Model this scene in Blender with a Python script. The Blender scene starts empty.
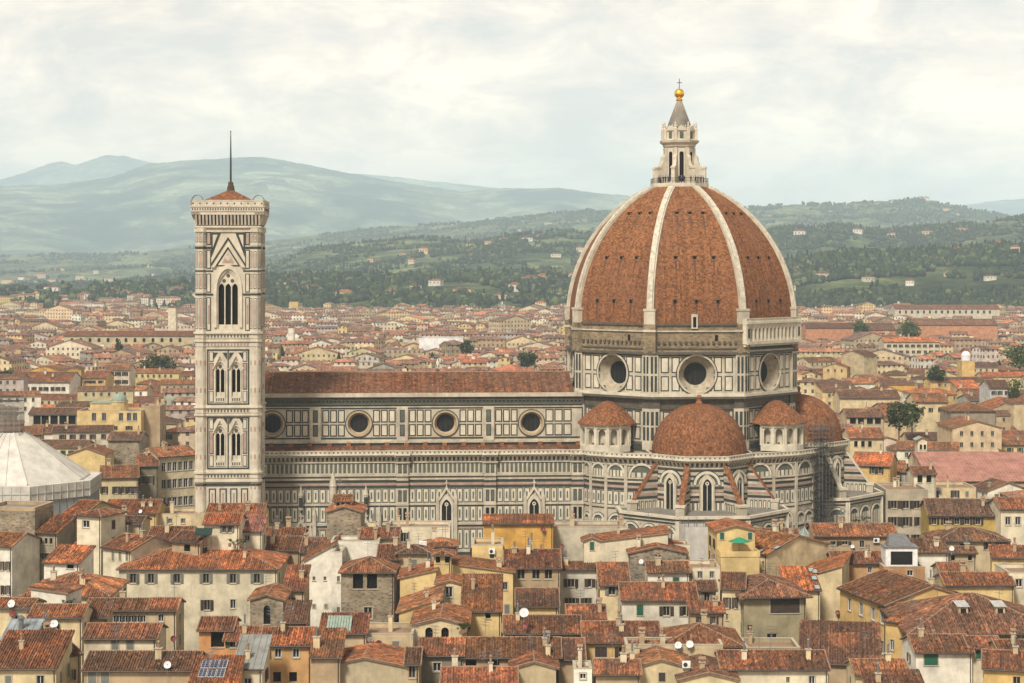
import bpy, math, random
import numpy as np
from mathutils import Vector, Matrix

R = math.radians
sc = bpy.context.scene
COL = sc.collection
rng = random.Random(7)

# ------------------------------------------------------------------ camera
F, HZ, HC = 1845.0, 265.0, 73.0          # focal length in pixels, horizon row, eye height
cam_d = bpy.data.cameras.new('camera')
cam = bpy.data.objects.new('camera', cam_d)
COL.objects.link(cam)
cam.location = (0, 0, HC)
cam.rotation_euler = (R(90), 0, 0)
cam_d.sensor_width = 36.0
cam_d.lens = 36.0 * F / 1024.0
cam_d.shift_y = -(341.5 - HZ) / 1024.0
cam_d.clip_start = 1.0
cam_d.clip_end = 60000.0
sc.camera = cam

# ------------------------------------------------------------------ sky, sun, exposure
SUN_EL, SUN_AZ = 48.0, 204.0             # azimuth clockwise from north (+Y): behind the camera, to its left
w = bpy.data.worlds.new('World')
sc.world = w
w.use_nodes = True
nt = w.node_tree
nt.nodes.clear()
def wn(t, **k):
    n = nt.nodes.new(t)
    for a, b in k.items(): setattr(n, a, b)
    return n
out = wn('ShaderNodeOutputWorld'); bg = wn('ShaderNodeBackground')
sky = wn('ShaderNodeTexSky', sky_type='NISHITA')
sky.sun_disc = False
sky.sun_elevation = R(SUN_EL); sky.sun_rotation = R(SUN_AZ)
sky.altitude = 100; sky.air_density = 1.0; sky.dust_density = 2.0
tc = wn('ShaderNodeTexCoord')
cb = wn('ShaderNodeMapping'); cb.inputs['Scale'].default_value = (12.0, 12.0, 27.0); cb.inputs['Location'].default_value = (3.1, 0.6, 0.4)
nt.links.new(tc.outputs['Generated'], cb.inputs['Vector'])
n1 = wn('ShaderNodeTexNoise'); n1.inputs['Scale'].default_value = 1.0; n1.inputs['Detail'].default_value = 10; n1.inputs['Roughness'].default_value = 0.62
n1.inputs['Distortion'].default_value = 0.35
n2 = wn('ShaderNodeTexNoise'); n2.inputs['Scale'].default_value = 0.42; n2.inputs['Detail'].default_value = 5
nt.links.new(cb.outputs[0], n1.inputs['Vector']); nt.links.new(cb.outputs[0], n2.inputs['Vector'])
r1 = wn('ShaderNodeValToRGB')            # cloud body: grey undersides to cream tops
e = r1.color_ramp.elements
e[0].position = 0.39; e[0].color = (7.7, 6.85, 6.0, 1)
e[1].position = 0.62; e[1].color = (13.0, 10.9, 8.4, 1)
m_ = e.new(0.52); m_.color = (10.4, 8.75, 7.1, 1)
nt.links.new(n1.outputs['Fac'], r1.inputs[0])
r2 = wn('ShaderNodeValToRGB'); e = r2.color_ramp.elements   # thin places where the blue shows a little
e[0].position = 0.36; e[0].color = (0.80, 0.80, 0.80, 1); e[1].position = 0.58; e[1].color = (0.985, 0.985, 0.985, 1)
nt.links.new(n2.outputs['Fac'], r2.inputs[0])
mx = wn('ShaderNodeMixRGB'); nt.links.new(r2.outputs[0], mx.inputs[0]); nt.links.new(sky.outputs[0], mx.inputs[1]); nt.links.new(r1.outputs[0], mx.inputs[2])
sz = wn('ShaderNodeSeparateXYZ'); nt.links.new(tc.outputs['Generated'], sz.inputs[0])   # unseen upper sky dimmed to cut the fill light
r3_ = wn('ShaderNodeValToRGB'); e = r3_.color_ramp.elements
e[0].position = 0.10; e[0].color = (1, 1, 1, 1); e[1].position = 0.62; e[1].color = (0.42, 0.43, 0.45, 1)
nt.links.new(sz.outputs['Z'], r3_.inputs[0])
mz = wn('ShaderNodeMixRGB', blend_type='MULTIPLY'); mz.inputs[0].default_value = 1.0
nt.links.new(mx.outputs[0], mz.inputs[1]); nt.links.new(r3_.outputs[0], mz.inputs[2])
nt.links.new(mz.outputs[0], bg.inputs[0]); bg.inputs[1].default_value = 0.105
nt.links.new(bg.outputs[0], out.inputs[0])

sun_d = bpy.data.lights.new('sun', 'SUN')
sun = bpy.data.objects.new('sun', sun_d); COL.objects.link(sun)
sun_d.energy = 3.9; sun_d.angle = R(11); sun_d.color = (1.0, 0.94, 0.84)
az = R(SUN_AZ)
sd = Vector((math.sin(az) * math.cos(R(SUN_EL)), math.cos(az) * math.cos(R(SUN_EL)), math.sin(R(SUN_EL))))
sun.rotation_euler = sd.to_track_quat('Z', 'Y').to_euler()
sun.location = sd * 300

sc.view_settings.view_transform = 'Standard'
sc.view_settings.look = 'None'
sc.view_settings.exposure = 0.36
sc.view_settings.gamma = 1.0
sc.view_settings.use_curve_mapping = False
sc.render.engine = 'CYCLES'
sc.cycles.max_bounces = 5
sc.cycles.diffuse_bounces = 2
sc.cycles.volume_bounces = 2

# ------------------------------------------------------------------ helpers
def tag(o, label=None, cat=None, group=None, kind=None):
    if label: o['label'] = label
    if cat: o['category'] = cat
    if group: o['group'] = group
    if kind: o['kind'] = kind
    return o

def empty(name, loc, rz=0.0, parent=None):
    o = bpy.data.objects.new(name, None)
    COL.objects.link(o)
    o.location = loc; o.rotation_euler = (0, 0, rz)
    o.empty_display_size = 0.5
    if parent: o.parent = parent
    return o

def link(name, me, parent=None, loc=(0, 0, 0), rz=0.0, color=None):
    o = bpy.data.objects.new(name, me)
    COL.objects.link(o)
    o.location = loc; o.rotation_euler = (0, 0, rz)
    if parent: o.parent = parent
    if color: o.color = (color[0], color[1], color[2], 1)
    return o

class MB:
    """collects faces for ONE mesh; every face carries a material slot and, if wanted, uv in metres"""
    def __init__(s):
        s.v = []; s.f = []; s.m = []; s.uv = []; s.mats = []
        s.fr = (0, 0, 1, 0, 0, -1)       # wall frame: origin, along, outward
    def mi(s, mat):
        if mat not in s.mats: s.mats.append(mat)
        return s.mats.index(mat)
    def face(s, pts, mat, uv=None):
        i = len(s.v)
        s.v.extend(pts); s.f.append(tuple(range(i, i + len(pts)))); s.m.append(s.mi(mat)); s.uv.append(uv)
    def box(s, x0, x1, y0, y1, z0, z1, mat, skip=''):
        p = [(x0,y0,z0),(x1,y0,z0),(x1,y1,z0),(x0,y1,z0),(x0,y0,z1),(x1,y0,z1),(x1,y1,z1),(x0,y1,z1)]
        for k, q in (('f',(0,1,5,4)),('r',(1,2,6,5)),('b',(2,3,7,6)),('l',(3,0,4,7)),('t',(4,5,6,7)),('d',(3,2,1,0))):
            if k not in skip: s.face([p[j] for j in q], mat)
    # ---- wall frame: u along the wall (to the right seen from outside), w outward, z up
    def frame(s, ox, oy, ang=0.0):
        s.fr = (ox, oy, math.cos(ang), math.sin(ang), math.sin(ang), -math.cos(ang))
    def P(s, u, w, z):
        a = s.fr
        return (a[0] + u*a[2] + w*a[4], a[1] + u*a[3] + w*a[5], z)
    def wb(s, u0, u1, z0, z1, w1, mat, w0=-0.05):
        P = s.P
        s.face([P(u0,w1,z0),P(u1,w1,z0),P(u1,w1,z1),P(u0,w1,z1)], mat)
        s.face([P(u0,w1,z1),P(u1,w1,z1),P(u1,w0,z1),P(u0,w0,z1)], mat)
        s.face([P(u0,w0,z0),P(u1,w0,z0),P(u1,w1,z0),P(u0,w1,z0)], mat)
        s.face([P(u0,w0,z0),P(u0,w1,z0),P(u0,w1,z1),P(u0,w0,z1)], mat)
        s.face([P(u1,w1,z0),P(u1,w0,z0),P(u1,w0,z1),P(u1,w1,z1)], mat)
    def wq(s, u0, u1, z0, z1, w, mat, uv=True):
        s.face([s.P(u0,w,z0),s.P(u1,w,z0),s.P(u1,w,z1),s.P(u0,w,z1)], mat, [(u0,z0),(u1,z0),(u1,z1),(u0,z1)] if uv else None)
    def ext(s, poly, w0, w1, mat, back=False):
        """polygon of (u, z), anticlockwise seen from outside, pushed out from w0 to w1"""
        s.face([s.P(u, w1, z) for u, z in poly], mat)
        n = len(poly)
        for i in range(n):
            (u0, z0), (u1, z1) = poly[i], poly[(i+1) % n]
            s.face([s.P(u0,w1,z0), s.P(u0,w0,z0), s.P(u1,w0,z1), s.P(u1,w1,z1)], mat)
        if back: s.face([s.P(u, w0, z) for u, z in reversed(poly)], mat)
    def ring(s, inner, outer, w0, w1, mat, closed=False):
        """strip between two polylines of (u, z), pushed out"""
        n = len(inner)
        for i in range(n if closed else n - 1):
            j = (i + 1) % n
            a, b, c, d = inner[i], inner[j], outer[j], outer[i]
            s.face([s.P(a[0],w1,a[1]), s.P(b[0],w1,b[1]), s.P(c[0],w1,c[1]), s.P(d[0],w1,d[1])], mat)
            s.face([s.P(d[0],w1,d[1]), s.P(c[0],w1,c[1]), s.P(c[0],w0,c[1]), s.P(d[0],w0,d[1])], mat)
            s.face([s.P(a[0],w0,a[1]), s.P(b[0],w0,b[1]), s.P(b[0],w1,b[1]), s.P(a[0],w1,a[1])], mat)
    def panel(s, u0, u1, z0, z1, bd, frame, fill, w=0.05):
        s.wb(u0, u1, z0, z1, w, frame)
        s.wb(u0+bd, u1-bd, z0+bd, z1-bd, w+0.04, fill)
    def openings(s, u0, u1, z0, z1, ops, mat, depth=0.2, jamb=None, w=0.0):
        """a wall face with holes. op = (a, b, za, zb[, 'arch'|'point'])"""
        jamb = jamb or mat
        ops = sorted(ops)
        zc = sorted({round(z0,4), round(z1,4)} | {round(min(max(z,z0),z1),4) for o in ops for z in o[2:4]})
        for za, zb in zip(zc[:-1], zc[1:]):
            if zb-za < 1e-4: continue
            zm = (za+zb)/2; cur = u0
            for o in ops:
                if o[2] < zm < o[3]:
                    if o[0] > cur+1e-5: s.wq(cur, o[0], za, zb, w, mat)
                    cur = max(cur, o[1])
            if cur < u1-1e-5: s.wq(cur, u1, za, zb, w, mat)
        for o in ops:
            oa, ob, za, zb = o[:4]; kind = o[4] if len(o) > 4 else ''
            hw = (ob - oa) / 2; uc = (oa + ob) / 2
            arc = [(oa, za), (ob, za)]
            if kind == 'arch':
                zs = zb - hw
                top = [(uc + hw*math.cos(t), zs + hw*math.sin(t)) for t in [math.pi*k/10 for k in range(11)]]
            elif kind == 'point':
                zs = zb - hw*1.732
                top = [(oa + 2*hw*math.cos(t), zs + 2*hw*math.sin(t)) for t in [math.pi/3*k/6 for k in range(7)]]
                top += [(ob - 2*hw*math.cos(t), zs + 2*hw*math.sin(t)) for t in [math.pi/3*k/6 for k in range(5, -1, -1)]]
            else: top = [(ob, zb), (oa, zb)]
            if kind:
                h = len(top) // 2
                s.face([s.P(u, w, z) for u, z in [(ob, zb)] + list(reversed(top[:h+1]))], mat)
                s.face([s.P(u, w, z) for u, z in [(oa, zb)] + list(reversed(top[h:]))], mat)
            loop = arc + top
            n = len(loop)
            for i in range(n):
                p, q = loop[i], loop[(i+1) % n]
                if p == q: continue
                s.face([s.P(p[0],w,p[1]), s.P(q[0],w,q[1]), s.P(q[0],w-depth,q[1]), s.P(p[0],w-depth,p[1])], jamb)
    def hole_wall(s, u0, u1, z0, z1, uc, zc, r, mat, w=0.0, n=32):
        cir, sq = [], []
        for k in range(n):
            t = 2*math.pi*k/n; c, d = math.cos(t), math.sin(t)
            cir.append((uc + r*c, zc + r*d))
            k1 = ((u1-uc) if c > 0 else (uc-u0)) / max(abs(c), 1e-6); k2 = ((z1-zc) if d > 0 else (zc-z0)) / max(abs(d), 1e-6)
            q = min(k1, k2); sq.append((uc + q*c, zc + q*d))
        for k in range(n):
            j = (k+1) % n
            pts = [cir[k], sq[k]]
            a, b = sq[k], sq[j]
            if abs(a[0]-b[0]) > 1e-6 and abs(a[1]-b[1]) > 1e-6:
                pts.append((u1 if max(a[0], b[0]) > uc else u0, z1 if max(a[1], b[1]) > zc else z0))
            pts += [sq[j], cir[j]]
            s.face([s.P(p[0], w, p[1]) for p in pts], mat)
    def tube(s, a, b, r0, r1, mat, n=6, caps=True):
        a = Vector(a); b = Vector(b); d = (b-a).normalized()
        x = d.orthogonal().normalized(); y = d.cross(x)
        A = [tuple(a + (x*math.cos(2*math.pi*k/n) + y*math.sin(2*math.pi*k/n))*r0) for k in range(n)]
        B = [tuple(b + (x*math.cos(2*math.pi*k/n) + y*math.sin(2*math.pi*k/n))*r1) for k in range(n)]
        for k in range(n):
            j = (k+1) % n; s.face([A[k], A[j], B[j], B[k]], mat)
        if caps: s.face(B, mat); s.face(A[::-1], mat)
    def lathe(s, prof, mat, n=24, cx=0, cy=0, rot=0.0, a0=0.0, a1=2*math.pi, uv=False):
        """prof: (r, z) from the bottom up"""
        full = abs(a1-a0-2*math.pi) < 1e-6
        m = n if full else n+1
        rings = []
        for r, z in prof:
            rings.append([(cx + r*math.cos(rot+a0+(a1-a0)*k/n), cy + r*math.sin(rot+a0+(a1-a0)*k/n), z) for k in range(m)])
        d = [0]
        for i in range(1, len(prof)): d.append(d[-1] + math.hypot(prof[i][0]-prof[i-1][0], prof[i][1]-prof[i-1][1]))
        for i in range(len(prof)-1):
            for k in range(n):
                j = (k+1) % m
                q = [rings[i][k], rings[i][j], rings[i+1][j], rings[i+1][k]]
                if prof[i+1][0] < 1e-5: q = q[:3]
                elif prof[i][0] < 1e-5: q = [q[0], q[2], q[3]]
                u = None
                if uv:
                    rm = max(q_[0] for q_ in prof)
                    def L(r, kk): return (kk * (a1-a0)/n * rm + 40, 0)
                    r0, r1 = prof[i][0], prof[i+1][0]
                    u = [(L(r0,k)[0], d[i]), (L(r0,k+1)[0], d[i]), (L(r1,k+1)[0], d[i+1]), (L(r1,k)[0], d[i+1])][:len(q)]
                s.face(q, mat, u)
    def mesh(s, name, smooth=False):
        me = bpy.data.meshes.new(name)
        me.from_pydata(s.v, [], s.f)
        for m in s.mats: me.materials.append(m)
        me.polygons.foreach_set('material_index', s.m)
        if any(u is not None for u in s.uv):
            lay = me.uv_layers.new(name='UVMap')
            flat = []
            for f, u in zip(s.f, s.uv):
                for k in range(len(f)):
                    p = u[k] if u is not None else (0.0, 0.0)
                    flat.extend((p[0], p[1]))
            lay.data.foreach_set('uv', flat)
        if smooth: me.polygons.foreach_set('use_smooth', [True]*len(s.f))
        me.update()
        return me
    def build(s, name, parent=None, loc=(0,0,0), rz=0.0, color=None, smooth=False):
        return link(name, s.mesh(name, smooth), parent, loc, rz, color)

# ------------------------------------------------------------------ materials
def newmat(name):
    m = bpy.data.materials.new(name); m.use_nodes = True
    t = m.node_tree; b = t.nodes['Principled BSDF']
    return m, t, b
def N(t, typ, ins=None, **k):
    n = t.nodes.new(typ)
    for a, b in k.items(): setattr(n, a, b)
    for a, b in (ins or {}).items():
        if isinstance(b, bpy.types.NodeSocket): t.links.new(b, n.inputs[a])
        else: n.inputs[a].default_value = b
    return n
def ramp(t, fac, stops):
    n = t.nodes.new('ShaderNodeValToRGB'); t.links.new(fac, n.inputs[0])
    el = n.color_ramp.elements
    while len(el) < len(stops): el.new(0.5)
    for q, (p, c) in zip(el, stops):
        q.position = p; q.color = (c[0], c[1], c[2], 1) if not isinstance(c, (int, float)) else (c, c, c, 1)
    return n.outputs[0]
def mul(t, a, b, fac=1.0):
    n = N(t, 'ShaderNodeMixRGB', {0: fac, 1: a, 2: b}, blend_type='MULTIPLY'); return n.outputs[0]
def mixc(t, fac, a, b):
    n = N(t, 'ShaderNodeMixRGB', {0: fac, 1: a, 2: b}); return n.outputs[0]
def c4(c): return (c[0], c[1], c[2], 1)

def stone(name, col, var=0.25, scale=0.6, streak=0.35, rough=0.75, grime_shade=(0.25, 0.23, 0.19)):
    """stone with mottling and vertical weather streaks"""
    m, t, b = newmat(name)
    co = N(t, 'ShaderNodeTexCoord').outputs['Object']
    mp = N(t, 'ShaderNodeMapping', {'Vector': co, 'Scale': (scale*2.2, scale*2.2, scale*0.28)}).outputs[0]
    n1 = N(t, 'ShaderNodeTexNoise', {'Vector': co, 'Scale': scale, 'Detail': 6.0, 'Roughness': 0.62}).outputs['Fac']
    n2 = N(t, 'ShaderNodeTexNoise', {'Vector': mp, 'Scale': 1.0, 'Detail': 5.0, 'Roughness': 0.65}).outputs['Fac']
    v = ramp(t, n1, [(0.3, 1-var), (0.7, 1+var*0.35)])
    c = mul(t, c4(col), v)
    s = ramp(t, n2, [(0.48, 0.0), (0.75, streak)])
    c = mixc(t, s, c, c4([col[i]*grime_shade[i]*2.2 for i in range(3)]))
    t.links.new(c, b.inputs['Base Color']); b.inputs['Roughness'].default_value = rough
    b.inputs['Specular IOR Level'].default_value = 0.25
    return m
def flat(name, col, rough=0.6, metal=0.0, spec=0.3):
    m, t, b = newmat(name)
    co = N(t, 'ShaderNodeTexCoord').outputs['Object']
    n1 = N(t, 'ShaderNodeTexNoise', {'Vector': co, 'Scale': 1.7, 'Detail': 4.0}).outputs['Fac']
    c = mul(t, c4(col), ramp(t, n1, [(0.3, 0.78), (0.7, 1.1)]))
    t.links.new(c, b.inputs['Base Color'])
    b.inputs['Roughness'].default_value = rough; b.inputs['Metallic'].default_value = metal
    b.inputs['Specular IOR Level'].default_value = spec
    return m

def col_source(t, src):
    if src == 'object': return N(t, 'ShaderNodeObjectInfo').outputs['Color']
    if src == 'attr': return N(t, 'ShaderNodeVertexColor', layer_name='Col').outputs['Color']
    v = N(t, 'ShaderNodeRGB'); v.outputs[0].default_value = c4(src); return v.outputs[0]

def tile_mat(name, src, tu=0.24, tv=0.42, var=(0.42, 1.55), lichen=0.75, bump=0.5, big=0.42, old=(0.085, 0.062, 0.045), speck=0.35, colv=(0.66, 1.22), mott=(0.55, 1.25)):
    """barrel tiles: every tile its own tone, troughs between the rows, lichen patches"""
    m, t, b = newmat(name)
    uvn = N(t, 'ShaderNodeUVMap').outputs[0]
    co = N(t, 'ShaderNodeNewGeometry').outputs['Position']
    base = col_source(t, src)
    wob = N(t, 'ShaderNodeTexNoise', {'Vector': uvn, 'Scale': 0.7, 'Detail': 2.0}).outputs['Color']
    wv = N(t, 'ShaderNodeVectorMath', {0: wob, 1: (0.10, 0.16, 0.0)}, operation='MULTIPLY').outputs[0]
    uv = N(t, 'ShaderNodeVectorMath', {0: uvn, 1: wv}, operation='ADD').outputs[0]
    sx = N(t, 'ShaderNodeSeparateXYZ', {0: uv})
    u = N(t, 'ShaderNodeMath', {0: sx.outputs[0], 1: tu}, operation='DIVIDE').outputs[0]
    v = N(t, 'ShaderNodeMath', {0: sx.outputs[1], 1: tv}, operation='DIVIDE').outputs[0]
    fu = N(t, 'ShaderNodeMath', {0: u}, operation='FLOOR').outputs[0]
    fv = N(t, 'ShaderNodeMath', {0: v}, operation='FLOOR').outputs[0]
    idv = N(t, 'ShaderNodeCombineXYZ', {0: fu, 1: fv}).outputs[0]
    wn_ = N(t, 'ShaderNodeTexWhiteNoise', {'Vector': idv}, noise_dimensions='2D').outputs['Value']
    k = ramp(t, wn_, [(0.0, var[0]), (0.5, 0.95), (1.0, var[1])])
    c = mul(t, base, k)
    wr = N(t, 'ShaderNodeTexWhiteNoise', {'W': fu}, noise_dimensions='1D').outputs['Value']
    c = mul(t, c, ramp(t, wr, [(0.0, colv[0]), (1.0, colv[1])]))
    nb = N(t, 'ShaderNodeTexNoise', {'Vector': co, 'Scale': big, 'Detail': 5.0, 'Roughness': 0.6}).outputs['Fac']
    c = mixc(t, ramp(t, nb, [(0.44, 0.0), (0.68, lichen)]), c, c4(old))
    if src == 'object':                  # squares of newer, brighter tiles
        vp = N(t, 'ShaderNodeTexVoronoi', {'Vector': co, 'Scale': 0.30}, distance='CHEBYCHEV'); gp = N(t, 'ShaderNodeSeparateColor', {0: vp.outputs['Color']}).outputs[0]
        c = mul(t, c, ramp(t, gp, [(0.0, (0.72, 0.76, 0.80)), (0.25, (0.95, 0.95, 0.95)), (0.80, (1.05, 1.03, 1.0)), (0.93, (1.55, 1.38, 1.2))]))
    nc = N(t, 'ShaderNodeTexNoise', {'Vector': co, 'Scale': big*4.5, 'Detail': 6.0, 'Roughness': 0.7}).outputs['Fac']
    c = mul(t, c, ramp(t, nc, [(0.32, mott[0]), (0.66, mott[1])]))
    wp = N(t, 'ShaderNodeTexWhiteNoise', {'Vector': N(t, 'ShaderNodeVectorMath', {0: idv, 1: (31.7, 11.3, 0)}, operation='ADD').outputs[0]}, noise_dimensions='2D').outputs['Value']
    c = mixc(t, ramp(t, wp, [(0.978, 0.0), (0.995, speck)]), c, (0.42, 0.36, 0.28, 1))
    t.links.new(c, b.inputs['Base Color']); b.inputs['Roughness'].default_value = 0.85
    b.inputs['Specular IOR Level'].default_value = 0.15
    if bump:
        fr = N(t, 'ShaderNodeMath', {0: u}, operation='FRACT').outputs[0]
        pp = N(t, 'ShaderNodeMath', {0: fr, 1: 1.0}, operation='PINGPONG').outputs[0]
        s_ = N(t, 'ShaderNodeMath', {0: N(t, 'ShaderNodeMath', {0: fr, 1: math.pi}, operation='MULTIPLY').outputs[0]}, operation='SINE').outputs[0]
        bp = N(t, 'ShaderNodeBump', {'Strength': bump, 'Distance': 0.12, 'Height': s_})
        t.links.new(bp.outputs[0], b.inputs['Normal'])
    return m

def plaster_mat(name, src, windows=False):
    m, t, b = newmat(name)
    co = N(t, 'ShaderNodeNewGeometry').outputs['Position']
    base = col_source(t, src)
    n1 = N(t, 'ShaderNodeTexNoise', {'Vector': co, 'Scale': 0.35, 'Detail': 7.0, 'Roughness': 0.65}).outputs['Fac']
    mp = N(t, 'ShaderNodeMapping', {'Vector': co, 'Scale': (0.8, 0.8, 0.13)}).outputs[0]
    n2 = N(t, 'ShaderNodeTexNoise', {'Vector': mp, 'Scale': 1.0, 'Detail': 5.0, 'Roughness': 0.7}).outputs['Fac']
    c = mul(t, base, ramp(t, n1, [(0.3, 0.62), (0.62, 1.05)]))
    c = mul(t, c, ramp(t, n2, [(0.50, 1.0), (0.85, 0.70)]))
    if windows:                          # far houses: rows of window openings in metres
        uv = N(t, 'ShaderNodeUVMap').outputs[0]
        sx = N(t, 'ShaderNodeSeparateXYZ', {0: uv})
        def band(sock, per, lo, hi):
            d = N(t, 'ShaderNodeMath', {0: sock, 1: per}, operation='DIVIDE').outputs[0]
            f = N(t, 'ShaderNodeMath', {0: d}, operation='FRACT').outputs[0]
            a = N(t, 'ShaderNodeMath', {0: f, 1: lo}, operation='GREATER_THAN').outputs[0]
            q = N(t, 'ShaderNodeMath', {0: f, 1: hi}, operation='LESS_THAN').outputs[0]
            return N(t, 'ShaderNodeMath', {0: a, 1: q}, operation='MULTIPLY').outputs[0]
        f = N(t, 'ShaderNodeMath', {0: band(sx.outputs[0], 3.1, 0.33, 0.70), 1: band(sx.outputs[1], 3.5, 0.28, 0.76)}, operation='MULTIPLY').outputs[0]
        c = mixc(t, f, c, (0.10, 0.085, 0.07, 1))
    t.links.new(c, b.inputs['Base Color']); b.inputs['Roughness'].default_value = 0.9
    b.inputs['Specular IOR Level'].default_value = 0.1
    return m

def rubble_mat(name, c0, c1, sc_=1.6, mortar=(0.30, 0.26, 0.20)):
    m, t, b = newmat(name)
    co = N(t, 'ShaderNodeNewGeometry').outputs['Position']
    mp = N(t, 'ShaderNodeMapping', {'Vector': co, 'Scale': (1, 1, 2.1)}).outputs[0]
    vo = N(t, 'ShaderNodeTexVoronoi', {'Vector': mp, 'Scale': sc_})
    g = N(t, 'ShaderNodeSeparateColor', {0: vo.outputs['Color']}).outputs[0]
    c = ramp(t, g, [(0.0, c0), (1.0, c1)])
    c = mixc(t, ramp(t, vo.outputs['Distance'], [(0.38, 0.0), (0.6, 0.6)]), c, c4(mortar))
    n1 = N(t, 'ShaderNodeTexNoise', {'Vector': co, 'Scale': 0.4, 'Detail': 6.0}).outputs['Fac']
    c = mul(t, c, ramp(t, n1, [(0.3, 0.6), (0.7, 1.25)]))
    t.links.new(c, b.inputs['Base Color']); b.inputs['Roughness'].default_value = 0.9
    bp = N(t, 'ShaderNodeBump', {'Strength': 0.4, 'Distance': 0.1, 'Height': vo.outputs['Distance']}); t.links.new(bp.outputs[0], b.inputs['Normal'])
    return m

M = {}
M['white'] = stone('white_marble', (0.50, 0.445, 0.345), 0.38, 0.45, 0.62)
M['white2'] = stone('bell_marble', (0.56, 0.50, 0.395), 0.28, 0.5, 0.35)
M['bright'] = stone('restored_marble', (0.58, 0.525, 0.41), 0.26, 0.5, 0.36)
M['green'] = stone('green_marble', (0.040, 0.048, 0.040), 0.3, 0.8, 0.1)
M['grey'] = stone('grey_green_marble', (0.105, 0.115, 0.09), 0.3, 0.8, 0.2)
M['pink'] = stone('pink_marble', (0.38, 0.265, 0.21), 0.3, 0.8, 0.3)
M['grime_shade'] = stone('grimy_shaded_stone', (0.105, 0.092, 0.07), 0.4, 0.7, 0.3)  # grime plus painted shade below cornices and between corbels, one dark colour
M['rawbrick'] = rubble_mat('bare_masonry', (0.135, 0.095, 0.052), (0.25, 0.18, 0.10), 1.4, (0.26, 0.21, 0.14))
M['ringstone'] = stone('ring_stone', (0.40, 0.345, 0.25), 0.4, 0.9, 0.5)
M['tan'] = stone('tan_stone', (0.42, 0.33, 0.21), 0.3, 0.8, 0.3)
M['rubble'] = rubble_mat('rubble_stone', (0.13, 0.095, 0.055), (0.30, 0.23, 0.14), 1.5)
M['rubble_far'] = rubble_mat('dark_rubble', (0.11, 0.085, 0.055), (0.22, 0.17, 0.11), 1.2)
M['dome'] = tile_mat('dome_tiles', (0.215, 0.092, 0.040), 0.42, 0.40, (0.50, 1.30), 0.30, 0.35, 0.10, (0.17, 0.085, 0.055), 0.06, (0.82, 1.1), (0.82, 1.1))
M['semidome'] = tile_mat('tribune_tiles', (0.205, 0.085, 0.038), 0.40, 0.42, (0.55, 1.4), 0.3, 0.35, 0.3, (0.13, 0.072, 0.045), 0.06, (0.92, 1.06))
M['navetile'] = tile_mat('nave_tiles', (0.175, 0.072, 0.034), 0.4, 0.5, (0.55, 1.4), 0.55, 0.4, 0.12, (0.13, 0.085, 0.06))
M['tile'] = tile_mat('roof_tiles', 'object')
M['tile_far'] = tile_mat('far_roof_tiles', 'attr', 0.5, 0.6, (0.6, 1.35), 0.7, 0.0, 0.05)
M['sheetroof'] = plaster_mat('sheet_roof', 'object')
M['rib'] = stone('rib_marble', (0.56, 0.51, 0.41), 0.45, 1.3, 0.6)
M['stain'] = flat('tile_stain', (0.10, 0.05, 0.032), 0.9)
M['ridge'] = stone('ridge_tiles', (0.29, 0.185, 0.12), 0.45, 2.0, 0.3)
M['plaster'] = plaster_mat('plaster', 'object')
M['plaster_far'] = plaster_mat('far_plaster', 'attr', True)
M['glass'] = flat('dark_glass', (0.018, 0.017, 0.016), 0.3, 0, 0.18)
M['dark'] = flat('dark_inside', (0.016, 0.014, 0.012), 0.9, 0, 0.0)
M['sh_brown'] = flat('brown_shutter', (0.055, 0.036, 0.024), 0.7)
M['sh_green'] = flat('green_shutter', (0.02, 0.10, 0.055), 0.6)
M['sh_grey'] = flat('grey_shutter', (0.17, 0.17, 0.14), 0.7)
M['trim'] = stone('window_trim', (0.42, 0.37, 0.28), 0.2, 1.0, 0.2)
M['wood'] = flat('timber', (0.07, 0.045, 0.028), 0.8)
M['lead'] = stone('lead_sheet', (0.20, 0.18, 0.15), 0.3, 0.5, 0.3)
M['metal'] = flat('grey_metal', (0.20, 0.20, 0.20), 0.45, 0.4)
M['iron'] = flat('iron', (0.045, 0.042, 0.04), 0.55, 0.3)
M['gold'] = flat('gilded_copper', (0.95, 0.52, 0.06), 0.28, 0.85)
M['copper'] = flat('green_copper', (0.24, 0.30, 0.245), 0.6)
M['sheet'] = stone('white_sheeting', (0.56, 0.53, 0.47), 0.28, 0.35, 0.45, 0.6, (0.30, 0.29, 0.27))
M['greysheet'] = stone('grey_sheeting', (0.33, 0.34, 0.34), 0.15, 0.5, 0.2)
M['white_paint'] = flat('white_paint', (0.72, 0.71, 0.68), 0.5)
M['red_paint'] = flat('red_paint', (0.16, 0.03, 0.025), 0.5)
M['solar'] = flat('solar_cell', (0.02, 0.028, 0.07), 0.2, 0, 0.6)
M['awning'] = flat('green_cloth', (0.02, 0.22, 0.12), 0.8)
M['redcloth'] = flat('red_cloth', (0.45, 0.02, 0.02), 0.8)
M['skyglass'] = flat('skylight_glass', (0.30, 0.34, 0.34), 0.2, 0, 0.5)

# pixel -> world
def px2(px, py, Y): return ((px-512)*Y/F, Y, HC-(py-HZ)*Y/F)
# ================================================================== the ground
def ground():
    m, t, b = newmat('street_stone')
    co = N(t, 'ShaderNodeTexCoord').outputs['Object']
    n = N(t, 'ShaderNodeTexNoise', {'Vector': co, 'Scale': 0.05, 'Detail': 8.0}).outputs['Fac']
    t.links.new(ramp(t, n, [(0.35, (0.085, 0.08, 0.07)), (0.65, (0.16, 0.145, 0.12))]), b.inputs['Base Color'])
    b.inputs['Roughness'].default_value = 0.9
    g = MB(); s = 30000
    g.face([(-9800,-50,0),(9800,-50,0),(9800,26800,0),(-9800,26800,0)], m)
    tag(g.build('ground'), kind='structure')
ground()

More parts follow.
